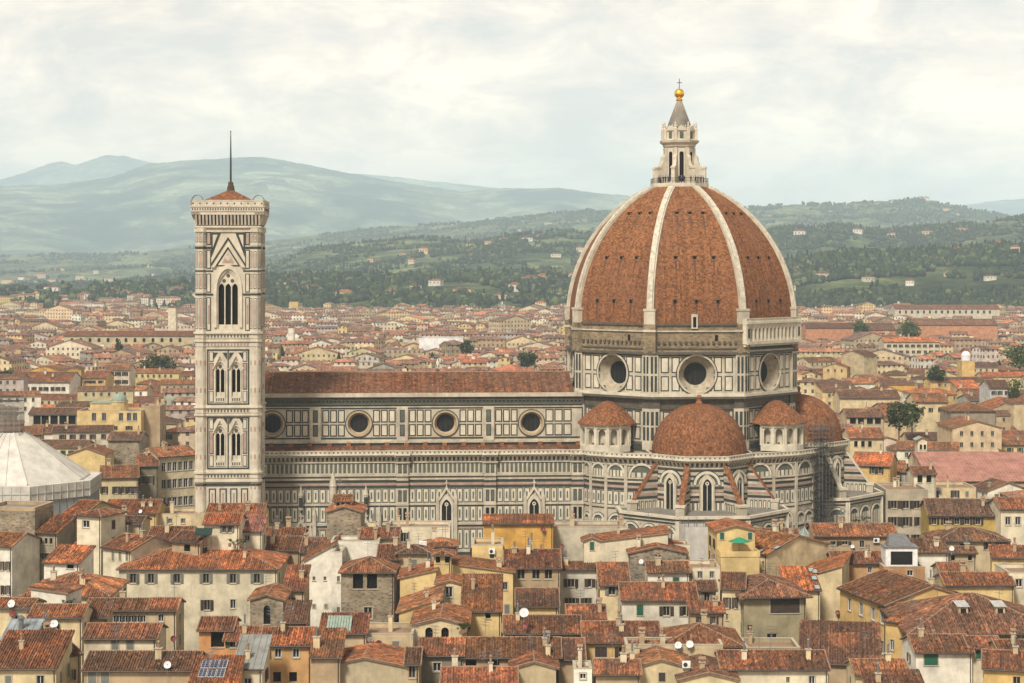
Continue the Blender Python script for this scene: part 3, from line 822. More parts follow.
# ---- sacristy blocks in the angles ------------------------------
def sacristy(pts):
    s = MB()
    for i, (p, q) in enumerate(zip(pts[:-1], pts[1:])):
        ang = math.atan2(q[1]-p[1], q[0]-p[0]); L = math.hypot(q[0]-p[0], q[1]-p[1])
        s.frame(p[0], p[1], ang)
        s.wq(0, L, 0, 32, 0, W); rail_and_corbels(s, L, e=.25); bands(s, L, .1)
        # two arcades of blind arches
        n = 1 if L > 5.2 else 1
        r = min(L*.36, 2.6)
        blind_arch(s, L/2, r, 29.3-r*.82, 26.9)
        panels(s, .15, L-.15, 20.9, 24.0, 1.5); 
        r2 = min(L*.3, 1.9)
        for uu in ((L*.5,) if L < 6.5 else (L*.27, L*.73)): blind_arch(s, uu, min(r2, L*.2 if L >= 6.5 else r2), 17.3, 10.8)
        s.wb(-.35, .35, 0, 30, .3, W); s.wb(L-.35, L+.35, 0, 30, .3, W)
    top = [(p[0], p[1], 31.6) for p in pts] + [(0, 0, 31.6)]
    s.face(top, M['lead'])
    return s.build('sacristy_wall', cath)
SW = [(-24.5, -21.5), (-23.2, -24.4), (-20.2, -27.2), (-16.2, -29.6), (-9.6, -31.8)]
sacristy(SW)
SE = [(9.6, -31.8), (16.0, -29.6), (21.5, -27.0), (26.3, -22.5), (29.6, -16.0), (31.8, -9.6)]
sacristy(SE)

# ---- blind tribunes with conical roofs --------------------------
def exedra(th):
    t = R(th); cx, cy = 26.8*math.sin(t), -26.8*math.cos(t)
    e_ = MB(); RR = 6.0; n = 7
    for k in range(n):
        f = th + (k-(n-1)/2)*(180/n)
        ap = RR*math.cos(R(90/n)); hw = RR*math.sin(R(90/n))
        oct_face(e_, f, ap, hw, cx, cy); L = 2*hw
        B_ = M['bright']
        e_.openings(0, L, 32.2, 37.8, [(.55, L-.55, 33.5, 36.9, 'arch')], B_, 1.3, W)
        e_.wq(.5, L-.5, 33.4, 37.0, -1.28, W)
        e_.wb(-.1, L+.1, 32.0, 33.2, .25, B_); e_.wb(-.15, L+.15, 37.2, 37.7, .35, B_); e_.wb(-.2, L+.2, 37.7, 38.0, .65, M['white'])
        e_.wb(-.3, .3, 33.2, 37.2, .22, B_); e_.wb(L-.3, L+.3, 33.2, 37.2, .22, B_)
        e_.wb(L/2-.22, L/2+.22, 33.5, 33.9, -.45, GR, -.7)
    ex = e_.build('blind_tribune', cath)
    r_ = MB()
    r_.lathe([(6.75, 37.85), (6.7, 38.1), (5.3, 39.5), (3.5, 41.1), (1.9, 42.25), (.9, 42.7), (0, 42.85)], M['semidome'], 28, cx, cy, uv=True)
    r_.build('conical_roof', ex)
exedra(-45); exedra(45); exedra(135)

# ---- tribunes with half domes, radiating buttresses, chapel ring
def tribune(th0):
    t = R(th0); cx, cy = 28.0*math.sin(t), -28.0*math.cos(t)
    w_ = MB(); Rt = 10.9
    faces = [th0 + a for a in (-90, -45, 0, 45, 90)]
    root = None
    for f in faces:
        oct_face(w_, f, Rt*C45, Rt*S45, cx, cy); L = 2*Rt*S45
        w_.wq(0, L, 0, 32, 0, W); rail_and_corbels(w_, L, e=.42); 
        for z0, z1, wd, mt in ((26.0, 26.35, .2, W), (25.4, 25.8, .12, G), (24.7, 25.2, .14, PK), (24.0, 24.5, .12, W), (23.5, 23.9, .12, G), (22.9, 23.3, .13, PK), (29.6, 29.85, .2, W), (27.0, 27.35, .12, G), (28.0, 28.3, .12, G), (29.1, 29.4, .12, G), (19.9, 20.0, .1, G), (22.62, 22.8, .12, G)):
            w_.wb(0, L, z0, z1, wd, mt)
        n = 14; zs = 26.3; r = 2.9
        arc = lambda q: [(L/2+q*math.cos(math.pi*k/n), zs+q*math.sin(math.pi*k/n)) for k in range(n+1)]
        w_.ring(arc(r-.55), arc(r), -.05, .45, M['bright']); w_.ring(arc(r), arc(r+.18), -.05, .3, G); w_.ext(arc(r-.55), -.05, .24, GY)
        w_.ring(arc(r-1.3), arc(r-1.1), -.05, .34, M['bright'])
        for z0, z1 in ((20.0, 22.6),):
            for a, b in ((.3, 1.2), (1.3, 2.2), (L-2.2, L-1.3), (L-1.2, L-.3)): w_.panel(a, b, z0, z1, .2, G, M['bright'])
        w_.wb(-.5, .5, 0, 30, .3, W); w_.wb(L-.5, L+.5, 0, 30, .3, W)
    tb = w_.build('tribune', cath)
    for f in faces:
        g = MB(); oct_face(g, f, Rt*C45, Rt*S45, cx, cy)
        gothic_window(tb, (g.fr[0]+g.fr[4]*.2, g.fr[1]+g.fr[5]*.2) + g.fr[2:], Rt*S45, 19.2, 27.6, .95, False)
    s_ = MB()                            # half dome of tiles
    H_, r0 = 10.8, 10.35
    prof = [(r0*math.cos(q)**.93 if q < math.pi/2-1e-6 else 0, 32.0 + H_*math.sin(q)) for q in [math.pi/2*k/14 for k in range(15)]]
    s_.lathe([(r0+.15, 31.6)] + prof, M['semidome'], 40, cx, cy, uv=True)
    hd = s_.build('half_dome', tb, smooth=False)
    k_ = MB(); k_.lathe([(.8, 42.6), (.75, 43.1), (.5, 43.4), (.5, 43.8), (.7, 44.1), (.4, 44.6), (0, 44.8)], M['semidome'], 10, cx, cy); k_.build('finial', hd)
    for a in (-67.5, -22.5, 22.5, 67.5):  # sloping buttresses with tiled backs
        b = MB(); q = R(th0+a); n = (math.sin(q), -math.cos(q)); u = (math.cos(q), math.sin(q))
        b.fr = (cx, cy, n[0], n[1], u[0], u[1])
        hw = .52
        b.ext([(10.2, 15), (17.0, 15), (17.0, 22.6), (16.4, 22.6), (10.7, 30.4), (10.2, 30.4)], -hw, hw, W, True)
        for zz, x1 in ((22.9, 16.0), (24.6, 14.8), (26.4, 13.4), (28.2, 12.1)):
            b.wb(10.4, x1, zz, zz+.55, hw+.06, G, -hw-.06); b.wb(10.4, x1, zz, zz+.55, -hw-.06, G, hw+.05)
            b.wb(10.4, x1-.5, zz+.75, zz+1.25, hw+.05, PK, -hw-.05); b.wb(10.4, x1-.5, zz+.75, zz+1.25, -hw-.05, PK, hw+.04)
        for i in range(5): b.wb(11.4+i*.95, 12.0+i*.95, 20.6, 22.4, hw+.08, M['green'], -hw-.08); b.wb(11.52+i*.95, 11.88+i*.95, 20.8, 22.2, hw+.11, M['bright'], -hw-.11); b.wb(11.4+i*.95, 12.0+i*.95, 20.6, 22.4, -hw-.08, M['green'], hw+.08); b.wb(11.52+i*.95, 11.88+i*.95, 20.8, 22.2, -hw-.11, M['bright'], hw+.11)
        # tiles on the slope
        def q3(r_, s__, z): return (cx+n[0]*r_+u[0]*s__, cy+n[1]*r_+u[1]*s__, z)
        A = [q3(16.6,-hw-.12,22.75), q3(16.6,hw+.12,22.75), q3(10.7,hw+.12,30.75), q3(10.7,-hw-.12,30.75)]
        tile_ = M['semidome'] if th0 == 0 else M['bright']
        b.face(A, tile_, [(0,0),(1.7,0),(1.7,10),(0,10)])
        lo = [(p[0],p[1],p[2]-.45) for p in A]
        for i in range(4): b.face([A[i], lo[i], lo[(i+1)%4], A[(i+1)%4]], tile_ if th0 == 0 else M['bright'])
        b.fr = (cx+n[0]*17.0-u[0]*.95, cy+n[1]*17.0-u[1]*.95, u[0], u[1], n[0], n[1])
        b.wb(0, 1.9, 15, 22.2, .5, W, -.9); b.wb(-.15, 2.05, 22.2, 22.7, .7, M['bright'], -1.1)
        b.build('flying_buttress', tb)
    c_ = MB(); Rc = 19.2
    for a in (-90, -45, 0, 45, 90):
        oct_face(c_, th0+a, Rc*C45, Rc*S45, cx, cy); L = 2*Rc*S45
        c_.wq(0, L, 0, 20.6, 0, W)
        c_.wb(-.25, L+.25, 20.1, 20.7, .65, M['bright']); c_.wb(-.2, L+.2, 19.75, 20.1, .4, M['grime_shade']); c_.wb(-.1, L+.1, 19.3, 19.6, .2, W); c_.wb(0, L, 18.95, 19.2, .12, G); c_.wb(0, L, 13.3, 13.6, .12, G); c_.wb(0, L, 11.4, 11.7, .12, PK)
        for i in range(3):
            uu = L*(i+.5)/3; blind_arch(c_, uu, 1.75, 16.3, 9.6)
            c_.wb(uu-.18+L/6, uu+.18+L/6, 18.2, 19.0, .1, PK) if i < 2 else None
        for z0, z1, mt in ((9.0, 9.4, W), (8.4, 8.8, G), (5.0, 5.4, W), (4.4, 4.8, G), (1.5, 2, W)): c_.wb(0, L, z0, z1, .2, mt)
        c_.wb(-.5, .5, 0, 19.7, .35, M['bright']); c_.wb(L-.5, L+.5, 0, 19.7, .35, M['bright'])
    octr = [19.2+.5, 11.0]
    for k in range(-3, 3):
        a0, a1 = R(th0+22.5+45*k), R(th0+22.5+45*(k+1))
        def p(r_, a, z): return (cx+r_*math.sin(a), cy-r_*math.cos(a), z)
        c_.face([p(19.4,a0,20.45), p(19.4,a1,20.45), p(10.6,a1,20.9), p(10.6,a0,20.9)], M['lead'])
    c_.build('chapel_ring', tb)
tribune(0); tribune(90)

# ================================================================== bell tower
bt = empty('bell_tower', (CX-.52-100.6*math.cos(CROT)+29.8*math.sin(CROT), CY-100.6*math.sin(CROT)-29.8*math.cos(CROT), 0), CROT)
bt.scale = (.952, .952, .9945)
tag(bt, 'tall square marble bell tower with pointed windows beside the cathedral nave', 'bell tower')
BW = M['white2']; AP = 6.5
sh = MB(); lights = []
OPEN = {5: [(-2.2, 2.2, 59.9, 72.2)], 4: [(-2.75, -.75, 45.6, 53.0), (.75, 2.75, 45.6, 53.0)], 3: [(-2.75, -.75, 32.2, 39.4), (.75, 2.75, 32.2, 39.4)]}
def mirror_panel(m_, a, b, z0, z1, fr, fi, bd=.16, w=.06):
    for s_ in (1, -1):
        u0, u1 = (a, b) if s_ > 0 else (-b, -a)
        m_.panel(u0, u1, z0, z1, bd, fr, fi, w)
for f in (0, 90, 180, 270):
    oct_face(sh, f, AP, 0)
    for (za, zb), kk in (((0, 30), None), ((30, 43), 3), ((43, 57), 4), ((57, 81.2), 5)):
        sh.openings(-6.0, 6.0, za, zb, [o + ('point',) for o in OPEN.get(kk, [])], BW, .9, BW)
    # lower storeys
    for z0, z1 in ((4, 11), (21.2, 26.2), (13, 19.5)):
        for i in range(4):
            u = -4.4 + i*2.35; sh.panel(u+.15, u+1.75, z0, z1, .28, G, BW); sh.wb(u+.75, u+1.15, z0+1, z1-1, .13, PK)
    # bifora storeys: dark framed field, twin gables, pink strips
    for z0, z1 in ((43.9, 55.6), (30.3, 41.3)):
        for a, b in ((-4.62, -4.32), (4.32, 4.62), (-.12, .12)): sh.wb(a, b, z0, z1, .10, G)
        sh.wb(-4.62, 4.62, z0, z0+.28, .10, G); sh.wb(-4.62, 4.62, z1-.28, z1, .10, G)
        for s_ in (-1.75, 1.75):
            top = z1-.5; zb = z1-5.2
            zt = {55.6: 53.0, 41.3: 39.4}[z1]
            sh.ring([(s_+1.5, zt-1.6), (s_, zt+1.2), (s_-1.5, zt-1.6)], [(s_+1.75, zt-1.6), (s_, zt+1.75), (s_-1.75, zt-1.6)], -.05, .3, M['bright'])
            for k in range(3):            # little dark triangles beside the gables
                sh.ext([(s_-1.5, zt+1.9-k*.0), (s_-1.5, zt+.4), (s_-.5, zt+1.9)][::1], -.05, .08, G) if k == 0 else None
            sh.ext([(s_+.5, zt+1.9), (s_+1.5, zt+.4), (s_+1.5, zt+1.9)], -.05, .08, G)
            sh.ext([(s_-.55, zt+.35), (s_+.55, zt+.35), (s_, zt+1.2)], -.05, .12, PK)
            sh.wb(s_-1.15, s_-1.0, z0+1.5, zt-1.8, .22, M['bright']); sh.wb(s_+1.0, s_+1.15, z0+1.5, zt-1.8, .22, M['bright'])
            sh.wb(s_-1.2, s_+1.2, z0+.6, z0+1.6, .16, M['bright'])
            for q in range(4): sh.wb(s_-.9+q*.5, s_-.6+q*.5, z0+.8, z0+1.4, .19, GY)
        for a in (3.0, 3.95):
            pass
        mirror_panel(sh, 3.2, 4.15, z0+3.2, z1-2.9, G, PK, .14, .08); mirror_panel(sh, 3.2, 4.15, z1-2.6, z1-.5, G, BW, .14, .08); mirror_panel(sh, 3.2, 4.15, z0+.5, z0+2.9, G, BW, .14, .08)
    # trifora storey
    sh.ring([(2.5, 60.2), (2.5, 68.0)] + [(2.5*math.cos(math.pi*k/10)*1.0, 68.0+4.6*math.sin(math.pi*k/10)) for k in range(1, 10)] + [(-2.5, 68.0), (-2.5, 60.2)],
            [(3.1, 60.2), (3.1, 68.0)] + [(3.1*math.cos(math.pi*k/10), 68.0+5.5*math.sin(math.pi*k/10)) for k in range(1, 10)] + [(-3.1, 68.0), (-3.1, 60.2)], -.05, .35, M['bright'])
    sh.ring([(3.0, 72.9), (0, 77.3), (-3.0, 72.9)], [(3.65, 72.9), (0, 78.3), (-3.65, 72.9)], -.05, .5, M['bright'])
    sh.ring([(3.7, 73.2), (0, 78.7), (-3.7, 73.2)], [(3.72, 73.75), (0, 79.35), (-3.72, 73.75)], -.05, .14, G)
    sh.ext([(-2.6, 73.2), (2.6, 73.2), (0, 77.1)], -.05, .14, G); sh.ext([(-2.2, 73.4), (2.2, 73.4), (0, 76.7)], -.05, .2, BW); sh.ext([(-1.3, 73.8), (1.3, 73.8), (0, 76.0)], -.05, .24, PK)
    sh.ext([(.55*math.cos(2*math.pi*k/12), 74.9+.55*math.sin(2*math.pi*k/12)) for k in range(12)], -.05, .28, BW)
    for s_ in (1, -1):
        tri = [(1.6, 80.2), (3.7, 75.0), (3.7, 80.2)]; tr2 = [(2.3, 79.8), (3.35, 77.1), (3.35, 79.8)]
        if s_ < 0: tri = [(-a, b) for a, b in tri][::-1]; tr2 = [(-a, b) for a, b in tr2][::-1]
        sh.ext(tri, -.05, .1, G); sh.ext(tr2, -.05, .16, BW)
    for z0, z1, fi in ((77.6, 80.4, PK), (72.6, 76.6, BW), (67.6, 71.6, BW), (59.5, 66.6, BW)):
        mirror_panel(sh, 3.75, 4.75, z0, z1, G, fi, .2, .08)
        if z1 == 66.6: mirror_panel(sh, 4.05, 4.4, 61, 65, PK, PK, .05, .2)
    for z0, z1, w_, mt in ((76.8, 77.3, .12, G), (72.0, 72.3, .12, G), (67.0, 67.4, .15, G)):
        for a, b in ((-4.8, -3.3), (3.3, 4.8)): sh.wb(a, b, z0, z1, w_, mt)
    # string courses with friezes
    for z0, z1, w_, mt in ((80.4, 81.2, .3, BW), (58.9, 59.3, .55, M['bright']), (57.9, 58.9, .2, BW), (57.2, 57.6, .45, M['bright']), (56.2, 57.0, .15, BW), (43.2, 43.5, .55, M['bright']), (42.2, 43.0, .2, BW), (41.6, 42.0, .4, M['bright']),
                           (29.4, 29.8, .55, M['bright']), (28.4, 29.2, .2, BW), (27.6, 28.0, .5, M['bright']), (26.8, 27.2, .2, G), (20.2, 20.8, .4, BW), (12.0, 12.6, .4, BW), (3, 3.5, .4, BW)):
        sh.wb(-5.2, 5.2, z0, z1, w_, mt)
    for zz in (58.1, 42.35, 28.55, 56.4):
        for i in range(13): sh.wb(-4.5+i*.72, -4.15+i*.72, zz, zz+.55, .25, GY if zz > 57 or zz < 50 else PK)
shaft = sh.build('shaft', bt)
for f in (0, 90, 180, 270):              # the windows themselves: mullions, tracery, darkness behind
    for key, ops in OPEN.items():
        for (a, b, z0, z1) in ops:
            wv = MB(); oct_face(wv, f, AP, 0); hw = (b-a)/2; uc = (a+b)/2; n = 3 if key == 5 else 2
            zs = z1 - hw*1.732 if key != 5 else 69.3
            sub = 2*hw/n
            lo = [(a+sub*i+.10, a+sub*(i+1)-.10, z0+.9, zs+.2, 'point') for i in range(n)]
            if key == 5: wv.openings(a, b, z0, zs+.5, lo, M['bright'], .25, w=-.35)
            else: wv.openings(a, b, z0, zs+.25, lo, M['bright'], .25, w=-.35)
            pts = [(b, zs+.3)] + [(a+2*hw*math.cos(t), z1-hw*1.732+2*hw*math.sin(t)) for t in [math.pi/3*k/6 for k in range(7)]] + [(b-2*hw*math.cos(t), z1-hw*1.732+2*hw*math.sin(t)) for t in [math.pi/3*k/6 for k in range(5, -1, -1)]] + [(a, zs+.3)]
            pts = [p for p in pts if p[1] >= zs+.29]
            wv.face([wv.P(u, -.36, z) for u, z in pts], M['bright'])
            rr = hw*.3; zc = (zs+z1)/2 - .15
            for du in ((-.9, .9, 0) if key == 5 else (0,)):
                zz = zc + (0.55 if (key == 5 and du == 0) else (-.55 if key == 5 else 0))
                wv.face([wv.P(uc+du+.42*math.cos(2*math.pi*k/12), -.33, zz+.42*math.sin(2*math.pi*k/12)) for k in range(12)], M['grime_shade'])
            for i in range(1, n):
                x = a+sub*i; wv.wb(x-.13, x+.13, z0, zs, -.2, M['bright'], -.5)
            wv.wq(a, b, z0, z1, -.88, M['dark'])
            wv.build('window', shaft)
for sx in (-1, 1):
    for sy in (-1, 1):
        b = MB(); cx, cy = sx*5.95, sy*5.95
        b.lathe([(1.3, 0), (1.3, 81.2)], BW, 8, cx, cy, R(22.5))
        for z0, z1, r_, mt in ((3, 3.5, 1.75, BW), (12, 12.6, 1.75, BW), (20.2, 20.8, 1.75, BW), (26.8, 27.2, 1.6, G), (27.6, 28.0, 1.85, BW), (28.4, 29.2, 1.62, BW), (29.4, 29.8, 1.9, M['bright']), (41.6, 42.0, 1.8, BW), (42.2, 43.0, 1.62, BW), (43.2, 43.5, 1.9, M['bright']),
                               (56.2, 57.0, 1.6, BW), (57.2, 57.6, 1.85, M['bright']), (57.9, 58.9, 1.62, BW), (58.9, 59.3, 1.95, M['bright']), (67.0, 67.4, 1.58, G), (67.6, 67.8, 1.58, BW), (72.0, 72.3, 1.58, G), (76.8, 77.3, 1.58, G), (77.5, 77.8, 1.6, BW), (80.4, 81.2, 1.8, BW)):
            r_ -= .2; b.lathe([(1.2, z0-.01), (r_, z0), (r_, z1), (1.2, z1+.01)], mt, 8, cx, cy, R(22.5))
        for k in range(8):                # coloured slips on the facets
            oct_face(b, 45*k, 1.3*C45, 0, cx, cy)
            for z0, z1, mt in ((59.9, 66.4, PK), (68.4, 71.5, PK), (72.9, 76.3, PK), (78.2, 80.0, PK), (44.3, 55.4, BW), (30.6, 41.0, BW), (21.3, 26, BW)):
                b.wb(-.36, .36, z0, z1, .04, GY if mt is PK else M['bright']); b.wb(-.26, .26, z0+.15, z1-.15, .055, BW); b.wb(-.13, .13, z0+.4, z1-.4, .07, mt)
                if mt is BW: b.wb(-.18, .18, (z0+z1)/2+2.4, (z0+z1)/2+3.4, .09, PK); b.wb(-.18, .18, (z0+z1)/2-3.4, (z0+z1)/2-2.4, .09, PK)
        b.build('corner_buttress', shaft)
tp = MB()                                # flared gallery on brackets
E0, E1 = 7.2, 8.0
def sq(h, z): return [(-h,-h,z),(h,-h,z),(h,h,z),(-h,h,z)]
for (h0, z0), (h1, z1) in zip([(6.9, 81.0), (7.25, 81.3), (7.25, 81.6)], [(7.25, 81.3), (7.25, 81.6), (6.9, 81.7)]):
    A, B = sq(h0, z0), sq(h1, z1)
    for k in range(4): j = (k+1) % 4; tp.face([A[k], A[j], B[j], B[k]], BW)
for f in (0, 90, 180, 270):
    oct_face(tp, f, 6.9, 0)
    tp.wq(-6.9, 6.9, 81.6, 84.3, .02, GR)
    n = 19
    for i in range(n):
        u = -6.9 + 13.8*i/(n-1)
        tp.ext([(u-.2, 81.9), (u+.2, 81.9), (u+.24, 84.2), (u-.24, 84.2)], -.05, .3, BW)
        P = tp.P
        tp.face([P(u-.2,.3,82.0), P(u+.2,.3,82.0), P(u+.22,1.05,84.0), P(u-.22,1.05,84.0)], BW)
        tp.face([P(u-.2,.3,82.0), P(u-.22,1.05,84.0), P(u-.2,.3,84.0)], BW); tp.face([P(u+.2,.3,82.0), P(u+.2,.3,84.0), P(u+.22,1.05,84.0)], BW)
    tp.wb(-8.0, 8.0, 84.0, 84.55, 1.1, BW, -1); tp.wb(-8.02, 8.02, 84.55, 84.8, 1.14, PK, -1); tp.wb(-8.0, 8.0, 84.8, 85.6, 1.12, BW, -1); tp.wb(-8.1, 8.1, 85.6, 85.85, 1.25, M['white'], -1)
    for i in range(28): tp.wb(-7.8+i*.56, -7.5+i*.56, 84.95, 85.4, 1.15, GY, -1)
    tp.wb(-8.05, 8.05, 85.85, 87.0, 1.15, BW, .8); tp.wb(-8.12, 8.12, 86.9, 87.1, 1.22, BW, .72)
    for i in range(11): tp.wb(-7.5+i*1.5-.15, -7.5+i*1.5+.15, 86.2, 86.55, 1.17, G, .8)
tp.face(sq(7.9, 85.3), M['lead'])
tp.build('gallery', bt)
rf = MB(); A = sq(6.75, 86.5); apx = (0, 0, 89.7)
for k in range(4):
    j = (k+1) % 4; rf.face([A[k], A[j], apx], M['semidome'], [(0,0),(12.8,0),(6.4,7.6)])
rf.lathe([(.95, 89.0), (.75, 90.3), (.6, 90.6), (.55, 91.2)], M['wood'], 8)
rof = rf.build('roof', bt)
p_ = MB(); p_.tube((0,0,91.0), (0,0,97), .23, .18, M['iron'], 8); p_.tube((0,0,97), (0,0,102.0), .18, .08, M['iron'], 8); p_.lathe([(0, 101.8), (.18, 102), (0, 102.3)], M['iron'], 8); p_.build('mast', rof)
for sx in (-1, 1):                       # wire safety cages over the stair heads at the corners
    for sy in (-1,):
        c = MB()
        for q in (-.9, -.3, .3, .9):
            pr = None
            for k in range(9):
                a = math.pi*k/8; pt = (sx*6.7+1.25*math.cos(a), sy*6.7+q, 86.9+1.25*math.sin(a))
                if pr: c.tube(pr, pt, .06, .06, M['metal'], 4, False)
                pr = pt
        for k in range(1, 8):
            a = math.pi*k/8; c.tube((sx*6.7+1.25*math.cos(a), sy*6.7-.9, 86.9+1.25*math.sin(a)), (sx*6.7+1.25*math.cos(a), sy*6.7+.9, 86.9+1.25*math.sin(a)), .045, .045, M['metal'], 4, False)
        c.build('safety_cage', bt)
# ================================================================== houses of the town
CREAM = (0.62, 0.50, 0.30); PALE = (0.66, 0.58, 0.42); WHITE = (0.72, 0.67, 0.56); YELLOW = (0.62, 0.42, 0.17); OCHRE = (0.58, 0.33, 0.085)
LEMON = (0.63, 0.47, 0.22); TAN = (0.42, 0.31, 0.19); BEIGE = (0.50, 0.40, 0.25); GREYW = (0.42, 0.39, 0.33); ORANGE = (0.56, 0.28, 0.12); OLIVE = (0.33, 0.28, 0.17)
T_OLD = (0.220, 0.092, 0.045); T_BROWN = (0.160, 0.078, 0.045); T_ORANGE = (0.295, 0.115, 0.050); T_NEW = (0.42, 0.135, 0.05); T_DARK = (0.15, 0.08, 0.055); T_PINK = (0.46, 0.20, 0.15)
HOUSES = []
def vary(c, a=.12, r=rng):
    k = 1 + r.uniform(-a, a); return tuple(min(.85, c[i]*k*(1+r.uniform(-.05, .05))) for i in range(3))
WIN_CACHE = {}
def q1(x): return round(x*10)/10

def window_mesh(w, h, st):
    k = (w, h, st)
    if k in WIN_CACHE: return WIN_CACHE[k]
    m = MB(); m.frame(0, 0, 0)
    d = -.18
    a, b, c, e = -w/2, w/2, -h/2, h/2
    arch = st == 'arch'
    if st in ('open', 'arch', 'hole'):    # an unglazed opening
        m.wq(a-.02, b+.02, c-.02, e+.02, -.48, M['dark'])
        if st == 'hole': m.wb(a, b, c, c+.08, -.1, M['wood'], -.5)
    else:
        m.wq(a, b, c, e, d, M['glass'])
        fr = M['white_paint'] if st in ('gl', 'shw') else M['trim']
        t = .07
        for u0, u1, z0, z1 in ((a, a+t, c, e), (b-t, b, c, e), (a, b, e-t, e), (a, b, c, c+t), (-t/2, t/2, c, e)): m.wb(u0, u1, z0, z1, d+.05, fr, d)
    m.wb(a-.12, b+.12, c-.14, c-.01, .12, M['trim'])
    if st not in ('hole', 'open', 'arch', 'plain'):
        for u0, u1, z0, z1 in ((a-.14, a, c, e+.14), (b, b+.14, c, e+.14), (a, b, e, e+.14)): m.wb(u0, u1, z0, z1, .05, M['trim'])
    WIN_CACHE[k] = m.mesh('window')
    return WIN_CACHE[k]
def shutter_mesh(w, h, mat):
    k = ('s', w, h, mat.name)
    if k not in WIN_CACHE:
        m = MB(); m.frame(0, 0, 0); m.wb(-w/2, w/2, -h/2, h/2, .11, mat, .04)
        for i in range(int(h/.22)): m.wb(-w/2+.07, w/2-.07, -h/2+.08+i*.22, -h/2+.2+i*.22, .13, mat, .1)
        WIN_CACHE[k] = m.mesh('shutter')
    return WIN_CACHE[k]
SHUT = {'shb': 'sh_brown', 'shg': 'sh_green', 'shy': 'sh_grey', 'clb': 'sh_brown', 'clg': 'sh_green', 'cly': 'sh_grey'}

def chimney(parent, u, v, z, h=1.6, w_=.7, kind=0):
    m = MB(); hw = w_/2
    m.box(-hw, hw, -hw*.8, hw*.8, -1.2, h, M['plaster'], 'd'); m.box(-hw-.1, hw+.1, -hw*.8-.1, hw*.8+.1, h, h+.12, M['trim'])
    if kind == 0:
        for s_ in (-1, 1): m.box(s_*hw*.8-.08, s_*hw*.8+.08, -hw*.7, hw*.7, h+.12, h+.5, M['plaster'])
        m.face([(-hw-.15,-hw-.1,h+.5),(hw+.15,-hw-.1,h+.5),(hw+.15,0,h+.8),(-hw-.15,0,h+.8)], M['ridge']); m.face([(hw+.15,hw+.1,h+.5),(-hw-.15,hw+.1,h+.5),(-hw-.15,0,h+.8),(hw+.15,0,h+.8)], M['ridge'])
    elif kind == 1: m.lathe([(.17, h+.12), (.17, h+.8), (.26, h+.85), (.2, h+1.1), (0, h+1.15)], M['ridge'], 8)
    else: m.lathe([(.13, h+.12), (.13, h+1.3), (.22, h+1.35), (0, h+1.6)], M['metal'], 8)
    return m.build('chimney', parent, (u, v, z), 0, rng.choice([CREAM, PALE, BEIGE, TAN]))
def antenna(parent, u, v, z, h=3.4):
    m = MB(); m.tube((0,0,-.5), (0,0,h), .035, .03, M['metal'], 5)
    for i, zz in enumerate((h, h-.45, h-.9)):
        m.tube((-.1,-.7,zz), (.1,.7,zz), .02, .02, M['metal'], 4)
        for q in (-.6, -.3, 0, .3, .6): m.tube((-.4, q, zz), (.4, q, zz), .014, .014, M['metal'], 4)
    return m.build('antenna', parent, (u, v, z), rng.uniform(0, 6))
def dish(parent, u, v, z, r=.5, mat='white_paint', rz=None):
    m = MB(); prof = [(r*math.sin(a)*1.0, .22*r*(1-math.cos(a))/.29) for a in [math.pi/4*k/5 for k in range(6)]]
    n = 14
    def pt(q, k): a = 2*math.pi*k/n; return (q[0]*1.41*math.cos(a), -q[1]-.12 if False else q[1]*-1+.0, q[0]*1.41*math.sin(a))
    for i in range(5):
        for k in range(n): m.face([pt(prof[i],k), pt(prof[i],k+1), pt(prof[i+1],k+1), pt(prof[i+1],k)], M[mat])
        for k in range(n): m.face([tuple(np.add(p,(0,.03,0))) for p in (pt(prof[i+1],k), pt(prof[i+1],k+1), pt(prof[i],k+1), pt(prof[i],k))], M['metal'])
    m.tube((0,0,0), (0,.35,-.1), .05, .05, M['metal'], 5); m.tube((0,.3,0), (0,.3,-r-.7), .04, .04, M['metal'], 5)
    m.tube((0,-.1,-r*.8), (0,-.75,-.1), .025, .025, M['metal'], 4); m.box(-.07,.07,-.85,-.7,-.14,0, M['metal'])
    o = m.build('satellite_dish', parent, (u, v, z), rng.uniform(-.5, .5) if rz is None else rz)
    o.rotation_euler.x = R(-18)
    return o

